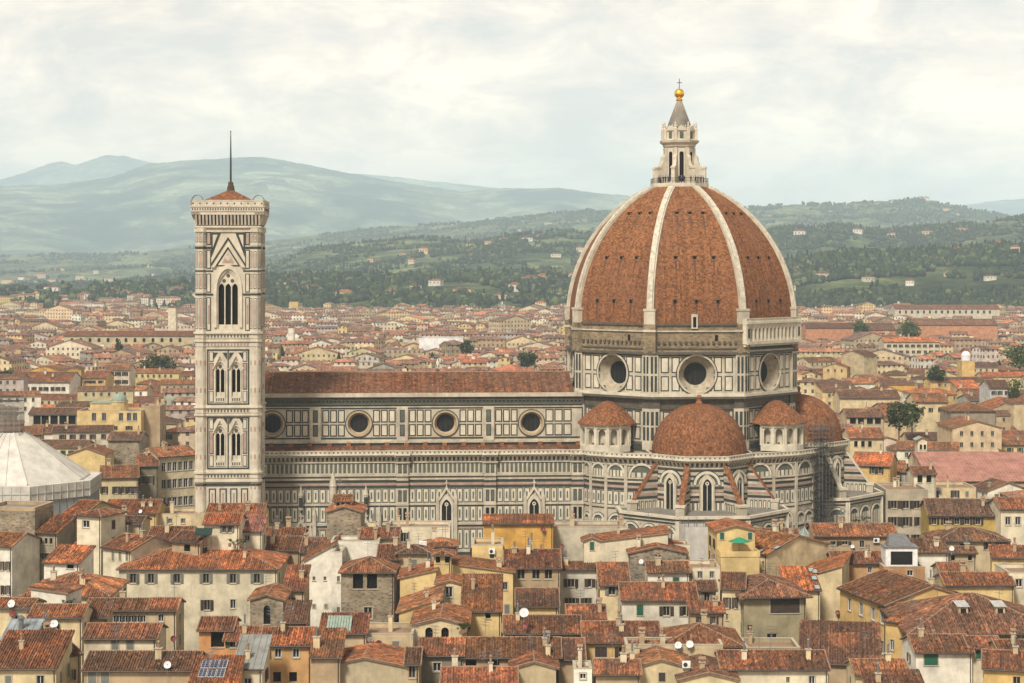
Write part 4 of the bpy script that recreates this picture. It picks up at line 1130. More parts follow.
class House:
    def __init__(s, label, x, y, yaw, W_, D, ze, roof='x', pitch=.32, wall=CREAM, tile=T_OLD, group=None, name='house', cat='house', over=.45, stone_=None, detail=True, z0=0.0):
        s.W, s.D, s.ze, s.roof, s.p, s.yaw, s.x, s.y = W_, D, ze, roof, pitch, yaw, x, y
        s.root = empty(name, (x, y, 0), yaw); tag(s.root, label, cat, group)
        s.wallc, s.tilec, s.over, s.stone, s.detail, s.z0 = wall, (vary(tile, .28) if tile[0] > 1.5*tile[2] and tile != (.38,.19,.145) else tile), over, stone_, detail, z0
        s.ops = {'F': [], 'R': [], 'B': [], 'L': []}
        s.c, s.s_ = math.cos(yaw), math.sin(yaw)
        HOUSES.append(s)
    def faceframe(s, f):
        W_, D = s.W, s.D
        return {'F': (0, 0, 1, 0, 0, -1, W_), 'R': (W_, 0, 0, 1, 1, 0, D), 'B': (W_, D, -1, 0, 0, 1, W_), 'L': (0, D, 0, -1, -1, 0, D)}[f]
    def top(s, u, v):
        """roof height over a plan point"""
        W_, D, p = s.W, s.D, s.p
        if s.roof == 'x': return s.ze + p*max(min(v, D-v), 0)
        if s.roof == 'y': return s.ze + p*max(min(u, W_-u), 0)
        if s.roof == 'hip': return s.ze + p*max(min(u, W_-u, v, D-v), 0)
        if s.roof == 'sf': return s.ze + p*v
        if s.roof == 'sl': return s.ze + p*u
        if s.roof == 'sr': return s.ze + p*(W_-u)
        return s.ze
    def world(s, u, v): return (s.x + u*s.c - v*s.s_, s.y + u*s.s_ + v*s.c)
    def face_uz(s, f, px, py):
        fr = s.faceframe(f)
        ox, oy = s.world(fr[0], fr[1]); ux, uy = fr[2]*s.c - fr[3]*s.s_, fr[2]*s.s_ + fr[3]*s.c
        k = (px-512)/F
        u = (k*oy - ox) / (ux - k*uy)
        Y = oy + u*uy
        return u, HC-(py-HZ)*Y/F, Y
    def win(s, f, px, py, w, h, st='shb'):
        """window by picture position; w, h in pixels of that depth"""
        u, z, Y = s.face_uz(f, px, py)
        s.winm(f, u, z, max(q1(w*Y/F), .4), max(q1(h*Y/F), .4), st)
    def winm(s, f, u, z, w, h, st='shb'):
        L = s.faceframe(f)[6]
        if u-w/2 < .15 or u+w/2 > L-.15: return
        s.ops[f].append((u-w/2, u+w/2, z-h/2, z+h/2, st))
    def grid(s, f, n, zs, w=1.0, h=1.6, st='shb', a=.08, b=.92):
        L = s.faceframe(f)[6]
        for z in zs:
            for i in range(n): s.winm(f, L*(a+(b-a)*(i+.5)/n), z, w, h, st)
    def build(s):
        W_, D, ze, p = s.W, s.D, s.ze, s.p
        m = MB(); wm = s.stone or M['plaster']
        gab = {'x': 'LR', 'y': 'FB', 'sf': 'LRB', 'sl': 'FBR', 'sr': 'FBL'}.get(s.roof, '')
        for f in 'FRBL':
            fr = s.faceframe(f); m.fr = fr[:6]; L = fr[6]
            ops = [(o[0], o[1], o[2], o[3]) + (('arch',) if o[4] == 'arch' else ()) for o in s.ops[f]]
            ops = [o for o in ops if o[3] < ze-.02]
            m.openings(0, L, s.z0, ze, ops, wm, .5 if any(o[4] in ('open', 'arch', 'hole') for o in s.ops[f]) else .2)
            if f in gab:
                if (s.roof, f) in (('x','L'),('x','R'),('y','F'),('y','B')): poly = [(0, ze), (L, ze), (L/2, ze+p*L/2)]
                elif s.roof == 'sf': poly = {'L': [(0, ze), (L, ze), (0, ze+p*D)], 'R': [(0, ze), (L, ze), (L, ze+p*D)], 'B': [(0, ze), (L, ze), (L, ze+p*D), (0, ze+p*D)]}[f]
                elif s.roof == 'sl': poly = {'F': [(0, ze), (L, ze), (L, ze+p*W_)], 'B': [(0, ze), (L, ze), (0, ze+p*W_)], 'R': [(0, ze), (L, ze), (L, ze+p*W_), (0, ze+p*W_)]}[f]
                else: poly = {'F': [(0, ze), (L, ze), (0, ze+p*W_)], 'B': [(0, ze), (L, ze), (L, ze+p*W_)], 'L': [(0, ze), (L, ze), (L, ze+p*W_), (0, ze+p*W_)]}[f]
                m.face([m.P(u, 0, z) for u, z in poly], wm, poly)
        if s.roof in ('flat', 'terrace'):
            pass
        m.build('wall', s.root, color=s.wallc)
        s.roofobj = s.make_roof()
        for f in 'FRBL':
            fr = s.faceframe(f)
            ang = math.atan2(fr[3], fr[2])
            for o in s.ops[f]:
                if o[3] >= ze-.02: continue
                u, z, w, h, st = (o[0]+o[1])/2, (o[2]+o[3])/2, q1(o[1]-o[0]), q1(o[3]-o[2]), o[4]
                base = 'gl' if st in ('gl',) else ('cl' if st.startswith('cl') else ('sh' if st.startswith('sh') else st))
                wo = link('window', window_mesh(w, h, base), s.root, (fr[0]+fr[2]*u, fr[1]+fr[3]*u, z), ang)
                if st in SHUT and s.detail:
                    sm = M[SHUT[st]]
                    for sg in (-1, 1):
                        if st.startswith('sh'):
                            half = rng.random() < .16
                            so = link('shutter', shutter_mesh(w/2, h, sm), wo, (sg*(w*.25 if half else w*.75+.04), 0, 0))
                            if not half and rng.random() < .35: so.rotation_euler.z = sg*rng.uniform(.15, .7); so.location.x = sg*(w*.5+.04+w*.25*math.cos(so.rotation_euler.z)); so.location.y = -abs(math.sin(so.rotation_euler.z))*w*.25-.02
                        else: link('shutter', shutter_mesh(w/2-.02, h, sm), wo, (sg*w*.25, .05, 0))
    def make_roof(s):
        W_, D, ze, p, o = s.W, s.D, s.ze, s.p, s.over
        m = MB(); T = M['tile'] if s.tilec[0] > 1.5*s.tilec[2] and s.tilec != (.38,.19,.145) else M['sheetroof']; th = .2
        off = rng.uniform(0, 90)
        def plane(pts, e0, e1):
            """pts in (u, v, z); e0->e1 is the eave, uv run along it and up the slope"""
            ex = Vector((e1[0]-e0[0], e1[1]-e0[1], 0)).normalized(); up = Vector((-ex.y, ex.x, 0))
            k = math.sqrt(1+p*p)
            uv = [((Vector((q[0]-e0[0], q[1]-e0[1], 0))).dot(ex)+off, (Vector((q[0]-e0[0], q[1]-e0[1], 0))).dot(up)*k+off) for q in pts]
            m.face(pts, T, uv)
            if s.detail and (T is M['sheetroof'] or s.y < 425):    # the rows of cover tiles stand up from the slope
                ab = [(Vector((q[0]-e0[0], q[1]-e0[1], 0)).dot(ex), Vector((q[0]-e0[0], q[1]-e0[1], 0)).dot(up)) for q in pts]
                a_, amax = min(q[0] for q in ab)+.2, max(q[0] for q in ab)-.12
                while a_ < amax:
                    hits = []
                    for i in range(len(ab)):
                        (xa, ya), (xb, yb) = ab[i], ab[(i+1) % len(ab)]
                        if (xa-a_)*(xb-a_) < 0: hits.append(ya+(yb-ya)*(a_-xa)/(xb-xa))
                    if len(hits) == 2 and abs(hits[0]-hits[1]) > .3:
                        b0, b1 = min(hits)-rng.uniform(0, .1), max(hits)-.05
                        def T3(da, bb, dz): q = Vector(e0)+ex*(a_+da)+up*bb; return (q.x, q.y, e0[2]+p*bb+dz)
                        h_ = rng.uniform(.11, .16); sh_ = rng.uniform(-.03, .03)
                        pr = [(-.125, -.01), (-.06, h_), (.06, h_), (.125, -.01)] if T is M['tile'] else [(-.05, -.01), (-.04, .09), (.04, .09), (.05, -.01)]
                        nseg = max(1, int((b1-b0)/2.2)); prev = None
                        for si in range(nseg+1):
                            bb = b0+(b1-b0)*si/nseg; wob = rng.uniform(-.025, .025); row = [(T3(da+wob, bb, dz), (a_+da*.9+off, bb*k+off)) for da, dz in pr]
                            if prev:
                                for i in range(3): m.face([prev[i][0], prev[i+1][0], row[i+1][0], row[i][0]], T, [prev[i][1], prev[i+1][1], row[i+1][1], row[i][1]])
                            else: m.face([q[0] for q in row], M['wood'])
                            prev = row
                    a_ += .36 if T is M['tile'] else .9
            lo = [(q[0], q[1], q[2]-th) for q in pts]
            m.face(lo[::-1], M['wood'])
            for i in range(len(pts)):
                j = (i+1) % len(pts); m.face([pts[i], lo[i], lo[j], pts[j]], M['ridge'])
        def cap(a, b):
            if s.detail: m.tube(a, b, .15, .15, M['ridge'], 6)
        zo = ze - p*o + .12
        if s.roof == 'x':
            zr = ze + p*D/2 + .12
            A = [(-.3,-o,zo),(W_+.3,-o,zo),(W_+.3,D/2,zr),(-.3,D/2,zr)]; B = [(W_+.3,D+o,zo),(-.3,D+o,zo),(-.3,D/2,zr),(W_+.3,D/2,zr)]
            plane(A, A[0], A[1]); plane(B, B[0], B[1]); cap((-.35,D/2,zr), (W_+.35,D/2,zr))
            if s.detail:
                for q in (-.3, W_+.3): m.tube((q,-o,zo+.04),(q,D/2,zr+.04),.1,.1,M['ridge'],5)
        elif s.roof == 'y':
            zr = ze + p*W_/2 + .12
            A = [(-o,D+.3,zo),(-o,-.3,zo),(W_/2,-.3,zr),(W_/2,D+.3,zr)]; B = [(W_+o,-.3,zo),(W_+o,D+.3,zo),(W_/2,D+.3,zr),(W_/2,-.3,zr)]
            plane(A, A[0], A[1]); plane(B, B[0], B[1]); cap((W_/2,-.35,zr), (W_/2,D+.35,zr))
            if s.detail:
                for q in (-.3, D+.3): m.tube((-o,q,zo+.04),(W_/2,q,zr+.04),.1,.1,M['ridge'],5); m.tube((W_+o,q,zo+.04),(W_/2,q,zr+.04),.1,.1,M['ridge'],5)
        elif s.roof == 'hip':
            h = min(W_, D)/2; zr = ze + p*h + .12
            a, b, c, d = (-o,-o,zo), (W_+o,-o,zo), (W_+o,D+o,zo), (-o,D+o,zo)
            if W_ >= D: e_, f_ = (h,D/2,zr), (W_-h,D/2,zr); fs = [[a,b,f_,e_],[b,c,f_],[c,d,e_,f_],[d,a,e_]]; hp = [(a,e_),(d,e_),(b,f_),(c,f_),(e_,f_)]
            else: e_, f_ = (W_/2,h,zr), (W_/2,D-h,zr); fs = [[a,b,e_],[b,c,f_,e_],[c,d,f_],[d,a,e_,f_]]; hp = [(a,e_),(b,e_),(c,f_),(d,f_),(e_,f_)]
            for q in fs: plane(q, q[0], q[1])
            for q in hp:
                if (Vector(q[0])-Vector(q[1])).length > .1: cap(*q)
        elif s.roof == 'sf':
            zr = ze + p*(D+o) + .12; A = [(-.3,-o,zo),(W_+.3,-o,zo),(W_+.3,D+o,zr),(-.3,D+o,zr)]; plane(A, A[0], A[1])
        elif s.roof == 'sl':
            zr = ze + p*(W_+o) + .12; A = [(-o,D+.3,zo),(-o,-.3,zo),(W_+o,-.3,zr),(W_+o,D+.3,zr)]; plane(A, A[0], A[1])
        elif s.roof == 'sr':
            zr = ze + p*(W_+o) + .12; A = [(W_+o,-.3,zo),(W_+o,D+.3,zo),(-o,D+.3,zr),(-o,-.3,zr)]; plane(A, A[0], A[1])
        else:                              # flat roof behind a low parapet
            m.face([(0,0,ze-.6),(W_,0,ze-.6),(W_,D,ze-.6),(0,D,ze-.6)], M['lead'] if s.roof == 'flat' else M['ridge'])
            for a, b, c, d in ((-.02,W_+.02,-.02,.3),(-.02,W_+.02,D-.3,D+.02),(-.02,.3,.3,D-.3),(W_-.3,W_+.02,.3,D-.3)): m.box(a, b, c, d, ze-.62, ze+.012, M['plaster'])
            for a, b, c, d in ((-.06,W_+.06,-.06,.36),(-.06,W_+.06,D-.36,D+.06),(-.06,.36,.36,D-.36),(W_-.36,W_+.06,.36,D-.36)): m.box(a, b, c, d, ze+.01, ze+.1, M['trim'])
            return m.build('parapet', s.root, color=s.wallc)
        if s.detail and s.roof in ('x', 'sf', 'hip'):   # gutter along the front eave, downpipe at the corner
            m.tube((-.2, -o-.08, zo-.1), (W_+.2, -o-.08, zo-.1), .09, .09, M['iron'], 5)
            m.tube((W_-.25, -.12, ze-.2), (W_-.25, -.12, max(ze-11, 0)), .06, .06, M['iron'], 5)
        return m.build('roof', s.root, color=s.tilec)
    def add_top(s, kind, px=None, py=None, uv=None, **k):
        """something on the roof, by picture column and row (or plan point)"""
        if uv is None:
            best = None                    # march along the picture ray until it meets the roof
            for i in range(1, 500):
                Y = s.y - 15 + i*.12
                X, _, Z = px2(px, py, Y)
                du, dv = X-s.x, Y-s.y
                u, v = du*s.c+dv*s.s_, -du*s.s_+dv*s.c
                if -.3 <= u <= s.W+.3 and -.3 <= v <= s.D+.3:
                    if Z <= s.top(u, v)+.1: best = (u, v); break
                    if best is None: best = (min(max(u, .4), s.W-.4), min(max(v, .4), s.D-.4))
                    best = (min(max(u, .4), s.W-.4), min(max(v, .4), s.D-.4))
            if best is None: best = (s.W/2, s.D/2)
            uv = best
        z = s.top(*uv)
        return kind(s.root, uv[0], uv[1], z, **k)

def H(label, px0, px1, pye, pyr=None, roof='x', ze=20.0, D=None, pitch=.32, yaw=0.0, wall=CREAM, tile=T_OLD, wins=(), group=None, Y=None, cat='house', name='house', stone_=None, ch=None, over=.45):
    """house by picture position: front wall from px0 to px1, front eave at row pye, ridge at row pyr"""
    if Y is None: Y = F*(HC-ze)/(pye-HZ)
    else: ze = HC-(pye-HZ)*Y/F
    ps = R(yaw); x0 = (px0-512)*Y/F; k = (px1-512)/F
    W_ = (k*Y - x0)/(math.cos(ps) - k*math.sin(ps))
    if D is None:
        h = (F*(HC-ze) - (pyr-HZ)*Y) / ((pyr-HZ) + F*pitch)
        h = max(h, 1.5)
        D = 2*h if roof in ('x', 'hip') else h
        if roof == 'hip' and D > W_ : D = W_*1.05
    h = House(label, x0, Y, ps, W_, D, ze, roof, pitch, wall, tile, group, name, cat, over, stone_)
    for q in wins:
        f, xs, py, w, hh, st = q
        for px in (xs if isinstance(xs, (list, tuple)) else [xs]): h.win(f, px, py, w, hh, st)
    if Y < 345 and not any(t_ in label for t_ in ('blank', 'plain', 'windowless', 'lean', 'hall', 'rubble', 'brand new')):
        st = rng.choice(['shb', 'shb', 'shg', 'gl', 'cly', 'clb'])
        for f in 'FLR':
            if f == 'F' and any(q[0] == 'F' for q in wins): continue
            L = h.faceframe(f)[6]; n = int(L/rng.uniform(3.4, 4.6))
            for zz in (1.75, 5.1, 8.4):
                for i in range(n):
                    if rng.random() < .68: h.winm(f, L*(i+.5)/n + rng.uniform(-.25, .25), ze-zz-rng.uniform(-.1, .25), rng.choice([.8, .9, 1.0, 1.0]), rng.choice([1.2, 1.5, 1.6, 1.7]), st if rng.random() < .7 else rng.choice(['gl', 'cly', 'plain', 'clb']))
    h.nch = rng.choice([1, 1, 2, 2, 3]) if ch is None else ch
    return h
# ================================================================== the roofs in front of the cathedral, one by one
GF = 'old houses in front of the cathedral'
def h(label, *a, **k):
    k.setdefault('group', GF); return H(label, *a, **k)
fg = {}
# ---- row at the foot of the cathedral
fg['stone_block'] = h('tall windowless block of dark rubble stone with a flat cream topped roof', -14, 35, 507, roof='flat', ze=27, D=9, yaw=-8, stone_=M['rubble'], wall=TAN, ch=0)
h('yellowish house with orange roof and dark shutters right behind the rubble stone block', 57, 76, 519, 500, ze=24, yaw=-22, wall=(.50,.40,.22), tile=T_ORANGE, wins=[('F', [61, 66, 72], 531, 3.2, 7, 'shb'), ('F', [61, 66, 72], 549, 3.2, 7, 'shb')], ch=0)
h('lower house with bright orange lean roof between rubble block and yellowish house', 37, 57, 532, 516, roof='sf', ze=22.5, yaw=-16, wall=(.36,.31,.22), tile=T_ORANGE, wins=[('F', [41, 46, 51], 541, 3, 6, 'open'), ('F', [41, 46, 51], 556, 3, 6, 'shb')], ch=0)
fg['towerhouse'] = h('slim pale tower house with hipped roof and one double window', 77, 101, 515, 506, roof='hip', ze=26.5, D=7.5, yaw=-24, wall=PALE, tile=T_OLD, wins=[('F', 86, 524, 8, 7, 'gl')], ch=0, pitch=.27)
h('beige house with two stepped lean roofs beside the slim tower house', 114, 141, 523, 516, ze=24, yaw=-6, wall=BEIGE, tile=T_BROWN, wins=[('F', 121, 533, 5, 5, 'plain')], ch=1)
fg['cream_villa'] = h('cream house with open loggia and small dish under orange roof', 104, 156, 513, 500, ze=22, wall=LEMON, tile=T_ORANGE, wins=[('F', 117, 516.5, 8, 6, 'open'), ('F', [128, 135], 516, 4, 5, 'gl')], ch=2)
h('low cream house with parapet and small square windows before the bell tower', 156, 205, 514, roof='terrace', ze=21.5, D=9, wall=CREAM, wins=[('F', [170, 183], 521, 4, 5, 'gl')], ch=1)
h('cream gabled house standing before the bell tower base', 206, 262, 516, roof='x', pyr=504, ze=24, wall=LEMON, tile=T_ORANGE, wins=[('F', 219, 521, 4, 5, 'gl')], ch=2)
h('narrow cream house with dark window under a brown roof left of the green awning', 148, 190, 539, 527, ze=22, wall=PALE, tile=T_OLD, wins=[('F', [158, 168], 548, 4.5, 9, 'shb')], ch=1)
h('low tan house with a steep old roof beside the terrace with green awning', 172, 200, 541, 529, ze=23, D=8, wall=TAN, tile=T_BROWN, yaw=-20, wins=[('F', 187, 548, 7, 7, 'open')], ch=0)
fg['awning_house'] = h('pale house with bright orange roof above a planted terrace and green awning', 204, 239, 524, 512, ze=26, wall=PALE, tile=T_NEW, D=8, wins=[('F', [224, 230], 529, 4, 7, 'shy')], ch=0, roof='x')
h('pale pink flat topped house right of the planted terrace', 238, 262, 531, 525, ze=24, roof='sf', D=6, wall=PALE, tile=T_PINK, wins=[('F', 247, 538, 5, 6, 'gl')], ch=0)
fg['cupola_tower'] = h('brown rubble stone tower house with gabled roof below the nave wall', 327, 361, 512, roof='y', ze=26.6, D=9, pitch=.30, stone_=M['rubble'], wall=TAN, tile=T_ORANGE, wins=[('F', 340, 510, 3, 3, 'open')], ch=0)
fg['cupola'] = h('small cream roof lantern house perched behind the rubble gable', 334, 351, 501, roof='x', pyr=495, Y=350, D=5, wall=CREAM, tile=T_ORANGE, wins=[('F', [338, 343, 348], 505, 3, 5, 'open')], ch=0)
h('long low red roofed house nearest the nave wall at left', 258, 303, 536, 528, ze=20.8, wall=CREAM, tile=T_ORANGE, ch=2)
h('second red roofed house below the nave wall left of the rubble tower', 256, 300, 550, 537, ze=19.8, wall=TAN, tile=T_OLD, ch=2)
h('brown roofed house squeezed against the left side of the rubble tower', 301, 329, 552, 538, ze=19.8, wall=BEIGE, tile=T_BROWN, ch=1)
h('long low red roof right of the rubble tower below the nave', 361, 398, 538, 528, ze=24, wall=CREAM, tile=T_ORANGE, ch=2)
h('cream parapet wall house with flat roof terrace below the nave windows', 387, 450, 527, roof='terrace', ze=24.5, D=8, wall=PALE, ch=2)
h('house with broad brown hipped roof and white skylight box', 398, 430, 553, 536, roof='hip', ze=23, wall=BEIGE, tile=T_BROWN, ch=1)
h('house with wide orange hipped roof facing the nave gothic window', 424, 456, 546, 530, roof='hip', ze=22.5, wall=TAN, tile=T_ORANGE, ch=1)
fg['ochre_block'] = h('large plain ochre yellow block with blank wall before the nave', 484, 553, 524, roof='sf', pyr=522, ze=25, D=9, pitch=.05, wall=OCHRE, tile=T_ORANGE, ch=0)
h('cream block with one small window in front of the ochre block', 472, 503, 545, roof='terrace', ze=25, D=8, wall=LEMON, wins=[('F', 492, 556, 4, 5, 'plain')], ch=1)
h('very long blank cream wall with low flat roof under the tribune', 551, 628, 527, roof='terrace', ze=23.5, D=8, wall=(.50,.45,.34), ch=3)
h('cream gabled house with rust red edge in front of the long blank wall', 600, 668, 541, roof='sl', ze=24, D=8, pitch=.12, wall=PALE, tile=T_ORANGE, ch=1)
h('tiny white dormer house with shuttered door on the roofs', 584, 600, 541, roof='y', ze=25.5, D=4, wall=PALE, tile=T_ORANGE, pitch=.4, wins=[('F', 592, 546, 4, 8, 'clg')], ch=0)
h('long low cream roof house right under the chapel ring', 640, 690, 545, roof='terrace', ze=23, D=6, wall=PALE, ch=1)
fg['dark_gable'] = h('dark rubble stone gable house with wide low roof', 630, 686, 553, roof='y', ze=22.5, D=13, pitch=.22, stone_=M['rubble_far'], wall=TAN, tile=T_ORANGE, wins=[('F', 658, 557, 5, 4, 'open')], ch=1)
fg['yellow_tower'] = h('tall yellow house with gabled roof and open roof terrace', 717, 755, 531, roof='y', ze=27, D=9, pitch=.24, wall=LEMON, tile=T_ORANGE, yaw=4, wins=[('F', [722, 750], 536, 4, 7, 'clg'), ('F', 730, 557, 3, 6, 'shb'), ('F', 720, 558, 3, 6, 'shb')], ch=0)
for z_ in (24.5, 20.5, 16.5):
    fg['yellow_tower'].grid('L', 2, [z_], .9, 1.6, 'shb')
h('brown roofed house right of the yellow terrace house', 756, 800, 541, 529, ze=23, wall=TAN, tile=T_BROWN, ch=2)
fg['hall'] = h('large hall with broad orange roof and arched side windows', 727, 767, 548, roof='x', ze=22.8, D=17, pitch=.27, yaw=-48, wall=CREAM, tile=T_ORANGE, wins=[('F', [737, 744, 751, 757, 763], 565, 2.6, 8, 'arch')], ch=2)
fg['pink_long'] = h('long tan house with white double window and three roof planters', 815, 897, 536, 524, ze=22.5, wall=TAN, tile=T_OLD, wins=[('F', [833, 845], 543, 6, 4, 'shb'), ('F', 862, 544, 5, 7, 'shw')], ch=3)
h('orange tan house with low roof in front of the long tan house', 834, 884, 563, 552, ze=20.5, wall=(.50,.30,.15), tile=T_OLD, wins=[('F', 870, 570, 4, 6, 'gl'), ('F', 886, 570, 4, 6, 'gl')], ch=2)
fg['box_house'] = h('low dark roof terrace house with big white machine box', 884, 925, 567, roof='terrace', ze=20.5, D=10, wall=(.45,.25,.12), wins=[('F', [889, 910], 573, 6, 6, 'gl')], ch=0)
h('white house with roof terrace and small dark windows right of the machine box', 917, 948, 552, roof='sf', pyr=540, ze=22, wall=WHITE, tile=T_BROWN, wins=[('F', [926, 937], 545+8, 4, 6, 'open')], ch=1)
h('long brown hipped roof house behind the white roof terrace house', 938, 1008, 541, 528, roof='hip', ze=22.5, wall=BEIGE, tile=T_BROWN, wins=[('F', [986, 1000], 546, 5, 7, 'shb'), ('F', 962, 546, 4, 5, 'open')], ch=1)
h('rust brown sloped roof house with white lichen streaks and yellow wall', 929, 1000, 515, 499, ze=23, wall=(.45,.32,.10), tile=T_DARK, wins=[('F', [934, 946, 957, 967, 978], 521, 5, 7, 'shb')], yaw=-6, ch=2)
h('pale tall house at the right edge with two dark windows', 1001, 1040, 509, 498, ze=25, wall=PALE, tile=T_OLD, wins=[('F', [1008, 1018], 521, 5, 8, 'gl'), ('F', [1005], 543, 5, 8, 'shb')], ch=0)
h('low red tiled house under the pale house at the right edge', 992, 1045, 557, 546, roof='sf', ze=22, wall=LEMON, tile=T_OLD, ch=1, yaw=-10)
h('small house with ribbed brown roof left of the dormer roof house', 945, 976, 553, 547, ze=21.5, wall=BEIGE, tile=T_BROWN, wins=[('F', [953, 970], 558, 4, 5, 'open')], ch=1)
h('low orange roof house behind the great dormer roof', 942, 968, 573, 563, ze=21.5, wall=CREAM, tile=T_ORANGE, ch=0)
h('pale yellow house with brick chimney turret on red roof', 946, 1014, 585, 573, ze=21, wall=LEMON, tile=T_ORANGE, wins=[('F', 1019, 583, 7, 8, 'open')], ch=1)
h('small flat yellow house with white framed dark window at the right edge', 1009, 1040, 573, roof='terrace', ze=22.5, D=9, wall=PALE, wins=[('F', 1019, 583, 7, 8, 'gl')], ch=0)
# ---- second row
fg['long_cream'] = h('long cream palace with two rows of small windows and wide orange roof', 119, 277, 569, 548, roof='hip', ze=19, wall=(.60,.53,.38), tile=T_ORANGE, pitch=.30,
    wins=[('F', [133, 151, 177, 206, 233, 257], 578.5, 6, 9.5, 'shy'), ('F', [178], 606, 5, 9, 'cly'), ('F', [207], 605, 6, 10, 'shb'), ('F', [233], 604, 5, 9, 'gl'), ('F', [150], 604, 5, 9, 'cly')], ch=3)
fg['white_blank'] = h('white house with blank front wall under a sunlit rust roof', 77, 110, 543, roof='sr', ze=20.5, D=11, pitch=.0, yaw=-20, wall=WHITE, tile=T_ORANGE, ch=0)
h('cream side wing with shutters and orange roof beside the blank white wall', 103, 131, 547, 529, roof='x', ze=21.5, D=11, yaw=-35, wall=PALE, tile=T_ORANGE, wins=[('F', [113, 120, 127], 556, 3, 8, 'cly')], ch=2)
h('red lean roof with white wall and dark opening below the yellowish house', 44, 79, 562, 546, roof='sf', ze=21, wall=WHITE, tile=T_ORANGE, yaw=-12, wins=[('F', 70, 560+6, 8, 5, 'open')], ch=0)
h('white house with rust roof cut by the picture edge beside the rubble block', -22, 12, 545, 532, ze=21.5, wall=WHITE, tile=T_ORANGE, yaw=-14, wins=[('F', [2, 8], 566, 3, 9, 'shb'), ('F', [2, 8], 590, 3, 9, 'shb')], ch=0)
fg['bigroof'] = h('house with large spreading rust hipped roof around a white dormer house', 22, 108, 596, 565, roof='hip', ze=19.5, wall=CREAM, tile=T_ORANGE, ch=2, pitch=.36)
fg['dormer'] = h('white dormer house with glazed doors and dark canopy', 31, 66, 592, roof='sr', ze=22.3, D=6, pitch=.10, wall=WHITE, tile=T_OLD, yaw=-10, wins=[('F', 52, 598, 9, 11, 'gl')], ch=0)
h('cream wall house with white dish and thin brown roof line', 30, 82, 617, 605, ze=21.0, wall=CREAM, tile=T_OLD, ch=0)
fg['strip'] = h('beige house with a long strip window under rust roof', 86, 150, 610, 599, ze=19.5, wall=BEIGE, tile=T_OLD, wins=[('F', [113, 119, 125, 131, 137, 143], 619, 5.4, 7, 'gl')], ch=1)
h('taller beige end house with one grey window right of the strip window', 148, 176, 610, 601, ze=19.7, D=7, wall=BEIGE, tile=T_OLD, wins=[('F', 161, 618, 5.5, 7, 'gl')], ch=0)
h('low rust roof over a recessed porch left of the strip window', 87, 107, 617, 611, roof='sf', ze=19.9, D=4, wall=TAN, tile=T_OLD, ch=0)
h('cream house with two pale green closed shutters under long rust roof', 84, 156, 638, 624, ze=19.2, wall=PALE, tile=T_OLD, wins=[('F', [115, 130], 645, 7, 9, 'cly')], ch=0)
h('wide low house with long dark rust roof at the bottom', 84, 195, 670, 652, ze=18.8, wall=TAN, tile=T_BROWN, wins=[('F', [92, 105], 678, 8, 11, 'cly')], ch=1)
fg['loggia'] = h('orange house with deep open loggia under rust roof', 199, 232, 630, 617, ze=21.0, D=7, wall=ORANGE, tile=T_OLD, wins=[('F', 217.5, 639, 13, 17, 'open')], ch=0)
h('orange annex with round shuttered window right of the loggia', 225, 258, 640, 627, ze=20.0, D=7, wall=ORANGE, tile=T_ORANGE, wins=[('F', 233, 644, 7, 7, 'shg')], ch=1)
fg['solar'] = h('rust roof with six blue solar panels at the bottom', 190, 236, 684, 658, roof='sf', ze=18.3, wall=ORANGE, tile=T_ORANGE, ch=0)
h('white house with grey metal roof at the bottom edge', 234, 262, 668, 650, roof='sf', ze=18.9, D=8, wall=PALE, tile=(.24,.24,.22), ch=1)
fg['corner'] = h('cream corner house with dark shuttered side wall under big brown roof', 57, 80, 657, roof='x', ze=19.6, D=15, yaw=42, wall=CREAM, tile=T_BROWN, pitch=.3, wins=[('F', [64.5, 72.5], 652, 4, 10, 'shb'), ('F', [65, 72], 675, 4, 10, 'shb')], ch=2)
h('lowest rust roof cut by the bottom left corner', -10, 56, 668, 650, roof='sf', ze=19.6, D=9, wall=CREAM, tile=T_OLD, ch=1)
fg['zinc'] = h('small cream dormer house with grey zinc roof and metal flue', 2, 33, 640, roof='sf', pyr=630, ze=21.6, D=5, wall=CREAM, tile=(.27,.30,.31), wins=[('F', 16, 645, 7, 5, 'gl')], ch=0)
h('cream house at the edge with dishes on its small brown roof', -14, 30, 607, 598, ze=21.5, wall=CREAM, tile=T_OLD, yaw=-8, ch=0)
# ---- centre
fg['white_tall'] = h('tall white house with blank wall and three tiny windows', 304, 333, 561, roof='sl', ze=21.0, D=11, pitch=.55, wall=WHITE, tile=T_ORANGE, wins=[('F', [314, 325], 578.5, 3, 4, 'plain'), ('F', [314, 326], 606, 3, 3.5, 'cly')], ch=0)
h('narrow white stair tower wedged between white wall and stone house', 332, 342, 552, roof='terrace', ze=23.2, D=7, wall=WHITE, wins=[('F', 338.5, 579, 3, 6, 'plain'), ('F', 338.5, 610, 3, 6, 'plain')], ch=0)
fg['stone_house'] = h('stone house with hipped roof and two dark square openings', 341, 394, 572, 549, roof='hip', ze=21.0, stone_=M['rubble'], wall=TAN, tile=T_OLD, wins=[('F', [358, 372], 581.5, 10, 15, 'open'), ('F', 368, 613, 8, 12, 'gl')], ch=0, pitch=.38)
h('white stepped parapet house with rubble chimney behind the stone house', 331, 379, 541, roof='terrace', ze=24, D=6, wall=WHITE, ch=2)
h('rust roof house filling the gap behind the stone house', 378, 400, 559, 545, ze=22, wall=TAN, tile=T_OLD, ch=1)
h('small stone walled house with one arched window and rust roof', 250, 283, 600, roof='y', ze=19.5, D=10, pitch=.28, stone_=M['rubble'], wall=TAN, tile=T_OLD, wins=[('F', 267, 615, 7, 19, 'arch')], ch=0)
